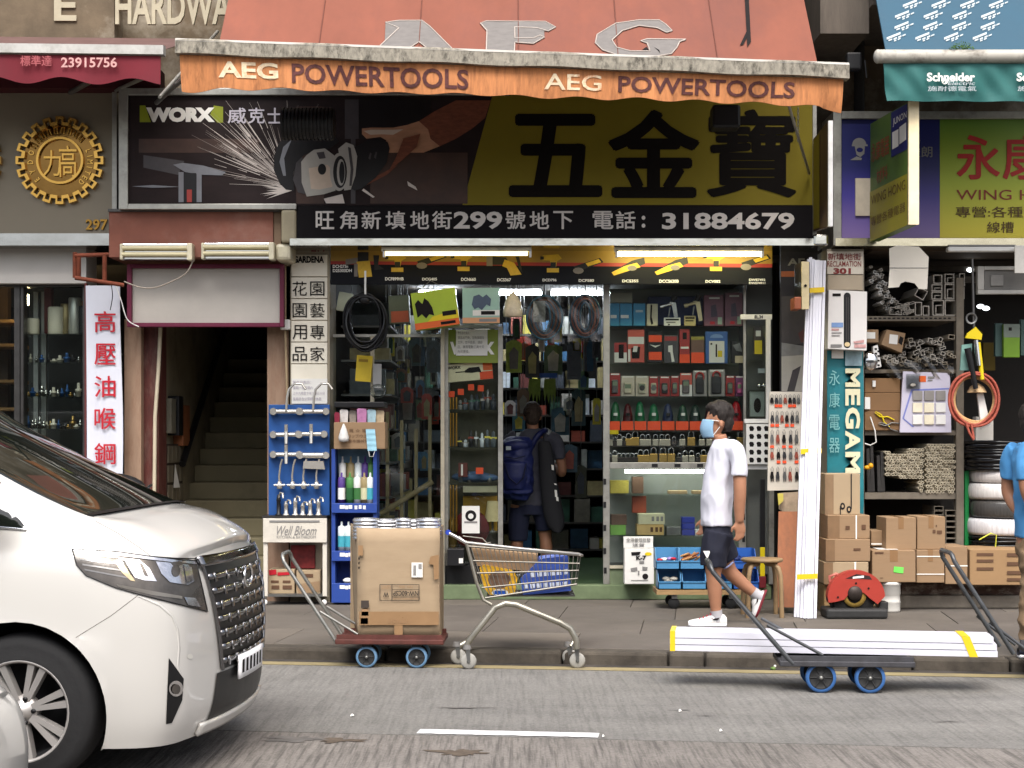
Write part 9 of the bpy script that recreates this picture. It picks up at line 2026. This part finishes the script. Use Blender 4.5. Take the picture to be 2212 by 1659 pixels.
# glasses temple
mb = MB(); mb.cyl(Q2(1168,898,.01),Q2(1166,897,.1),.004); mb.build('glasses_temple',METAL,m2)
bp_ = thing('backpack','navy blue hiking backpack with straps worn by the person in the doorway','backpack',Q2(1114,1080,-.2))
NVP = M('navy_nylon',(26,34,84),.5,var=.25,scale=9,bump=.5,bscale=12)
mb = MB(); eloft(mb,[(Q2(1117,1078,-.2),.11,.07),(Q2(1114,1062,-.22),.17,.11),(Q2(1113,1020,-.23),.18,.125),(Q2(1114,980,-.22),.17,.115),(Q2(1117,955,-.2),.15,.1),(Q2(1121,944,-.18),.1,.07)],28); o_ = mb.build('main_pack',NVP,bp_); remesh(o_,.012,3); wrinkle(o_,.018,9,(1,1,1.4))
mb = MB(); eloft(mb,[(Q2(1112,1056,-.3),.1,.05),(Q2(1111,1030,-.325),.13,.055),(Q2(1112,1000,-.32),.12,.05),(Q2(1113,992,-.3),.08,.035)],20); o_ = mb.build('front_pocket',NVP,bp_); remesh(o_,.012,3)
mb = MB(); mb.ball(Q2(1116,962,-.28),.14,14,(1,.45,.42)); mb.build('top_lid',NVP,bp_)
STR = M('strap_navy',(20,24,52),.7); 
for pts in ([(1090,1000),(1100,1030),(1116,1044),(1130,1030),(1136,1000)],[(1092,985),(1112,990),(1134,984)]): mb = MB(); mb.tube([Q2(x,y,-.385) for x,y in pts],.007,6); mb.build('strap',STR,bp_)
mb = MB(); limb(mb,[Q2(1142,975,-.12),Q2(1158,945,-.13),Q2(1172,932,-.08),Q2(1178,930,.03)],[.03,.03,.03,.03],8); mb.build('shoulder_strap',NVP,bp_)
mb = MB(); mb.pbox(1093,964,1104,972,PD2 - .355,.004); mb.build('logo_patch',PALE,bp_)
lc = thing('long_case','long black padded case with white lettering slung from the shoulder','case',Q2(1198,1148,-.2))
mb = MB(); c0 = [(1174,952,12),(1176,962,15),(1180,1000,17),(1184,1040,19),(1190,1080,21),(1196,1115,22),(1200,1135,18),(1203,1148,9)]
eloft(mb,[(Q2(x,y,-.2),r * PD2 / FPX,.045) for x,y,r in c0[::-1]],22); o_ = mb.build('case',M('black_neoprene',(30,30,34),.75,var=.12),lc); remesh(o_,.01,2)
for i,(x,y,h) in enumerate(((1193,1010,12),(1199,1046,4),(1200,1066,16),(1203,1078,10))): mb = MB(); mb.pprism([(x - 2,y - h / 2),(x + 3,y - h / 2 + 1),(x + 4,y + h / 2),(x - 1,y + h / 2 - 1)],PD2 - .25,.01); mb.build('letter_patch',WINK,lc)
mb = MB(); mb.tube([Q2(1174,952,-.2),Q2(1173,938,-.12),Q2(1174,932,.02)],.008,6); mb.build('carry_strap',BLACK,lc)
# ---------------------------------------------------------------- person in blue polo, pulling the third trolley
PD3 = 10.36
m3 = thing('person','person in bright blue polo shirt and khaki trousers with hands behind back','person',P(2230,1418,PD3))
def Q3(x,y,dy=0.): p = P(x + 14,y,PD3); return Vector((p.x,PD3 + dy,p.z))
mb = MB(); mb.ball(Q3(2226,904),.1,18,(1,.78,1.1)); mb.ball(Q3(2240,924),.072,14,(.95,.82,1.1)); mb.tube([Q3(2256,908),Q3(2263,920),Q3(2259,925)],.01,8,rr=[.008,.013,.011])
for s in (-1,1): mb.ball(Q3(2222,916,s * .078),.026,10,(.7,.35,1.15))
limb(mb,[Q3(2214,985),Q3(2216,962),Q3(2222,940)],[.075,.058,.06])
limb(mb,[Q3(2182,1000,-.18),Q3(2181,1052,-.21),Q3(2192,1080,-.19),Q3(2206,1100,-.11),Q3(2212,1108,-.06)],[.055,.047,.044,.036,.031]); hand(mb,Q3(2212,1108,-.06),Q3(2212,1116,.02),(0,0,1),(1,0,0))
limb(mb,[Q3(2190,1000,.18),Q3(2186,1056,.22),Q3(2192,1085,.19),Q3(2200,1110,.1),Q3(2202,1118,.04)],[.055,.047,.044,.036,.031]); hand(mb,Q3(2202,1118,.06),Q3(2202,1124,-.02),(0,0,1),(1,0,0))
eloft(mb,[(Q3(2222,1180),.12,.16),(Q3(2222,1100),.115,.16),(Q3(2218,1010),.11,.17),(Q3(2212,975),.08,.12)])
limb(mb,[Q3(2222,1180,-.09),Q3(2222,1280,-.09),Q3(2204,1390,-.09)],[.08,.06,.045]); limb(mb,[Q3(2224,1180,.09),Q3(2250,1280,.09),Q3(2262,1390,.09)],[.08,.06,.045]); o_ = mb.build('body',SKIN,m3); remesh(o_,.0095,4)
mb = MB(); eloft(mb,[(Q3(2222,1160),.128,.18),(Q3(2220,1100),.125,.178),(Q3(2218,1040),.125,.18),(Q3(2214,995),.12,.19),(Q3(2212,970),.1,.175),(Q3(2213,956),.075,.09)]); limb(mb,[Q3(2196,972,-.14),Q3(2184,990,-.18),Q3(2182,1036,-.2)],[.075,.072,.066]); limb(mb,[Q3(2200,972,.14),Q3(2190,990,.18),Q3(2188,1036,.2)],[.075,.072,.066])
o_ = mb.build('polo_shirt',M('bright_blue_cotton',(74,138,190),.85,var=.06,bump=.4,bscale=9),m3); remesh(o_,.009,4); wrinkle(o_,.011,9,(1,1,.7))
mb = MB(); mb.tube([Q3(2213,957) + Vector((.075 * math.cos(a),.085 * math.sin(a),.012 * math.cos(a) * 1)) for a in [2 * math.pi * i / 20 for i in range(20)]],.014,6,closed=True); mb.build('collar',MATS['bright_blue_cotton'],m3)
mb = MB(); mb.ball(Q3(2222,894),.108,18,(1,.82,1)); mb.ball(Q3(2208,912),.07,12,(.8,1,1.1)); o_ = mb.build('hair',HAIR,m3); remesh(o_,.009,2); wrinkle(o_,.009,26,(1,1,.5))
mb = MB(); eloft(mb,[(Q3(2224,1200),.13,.175),(Q3(2223,1150),.125,.172)]); limb(mb,[Q3(2218,1190,-.085),Q3(2214,1280,-.09),Q3(2206,1330,-.09),Q3(2208,1404,-.09)],[.115,.1,.092,.082],18); limb(mb,[Q3(2226,1190,.085),Q3(2246,1280,.09),Q3(2256,1330,.09),Q3(2262,1404,.09)],[.115,.1,.092,.082],18); o_ = mb.build('trousers',M('khaki_cloth',(126,104,80),.9,var=.1,bump=.5,bscale=8),m3); remesh(o_,.01,3); wrinkle(o_,.016,9,(1,1,.9))
NSH = M('navy_shoe',(28,30,46),.7,var=.1)
for x,dy in ((2186,-.09),(2244,.09)): a = Q3(x - 10,1420,dy); a.z = .091; b = Q3(x + 78,1420,dy); b.z = .091; shoe(m3,a,b,(0,0,1),[NSH,WPLA],.085,.048)
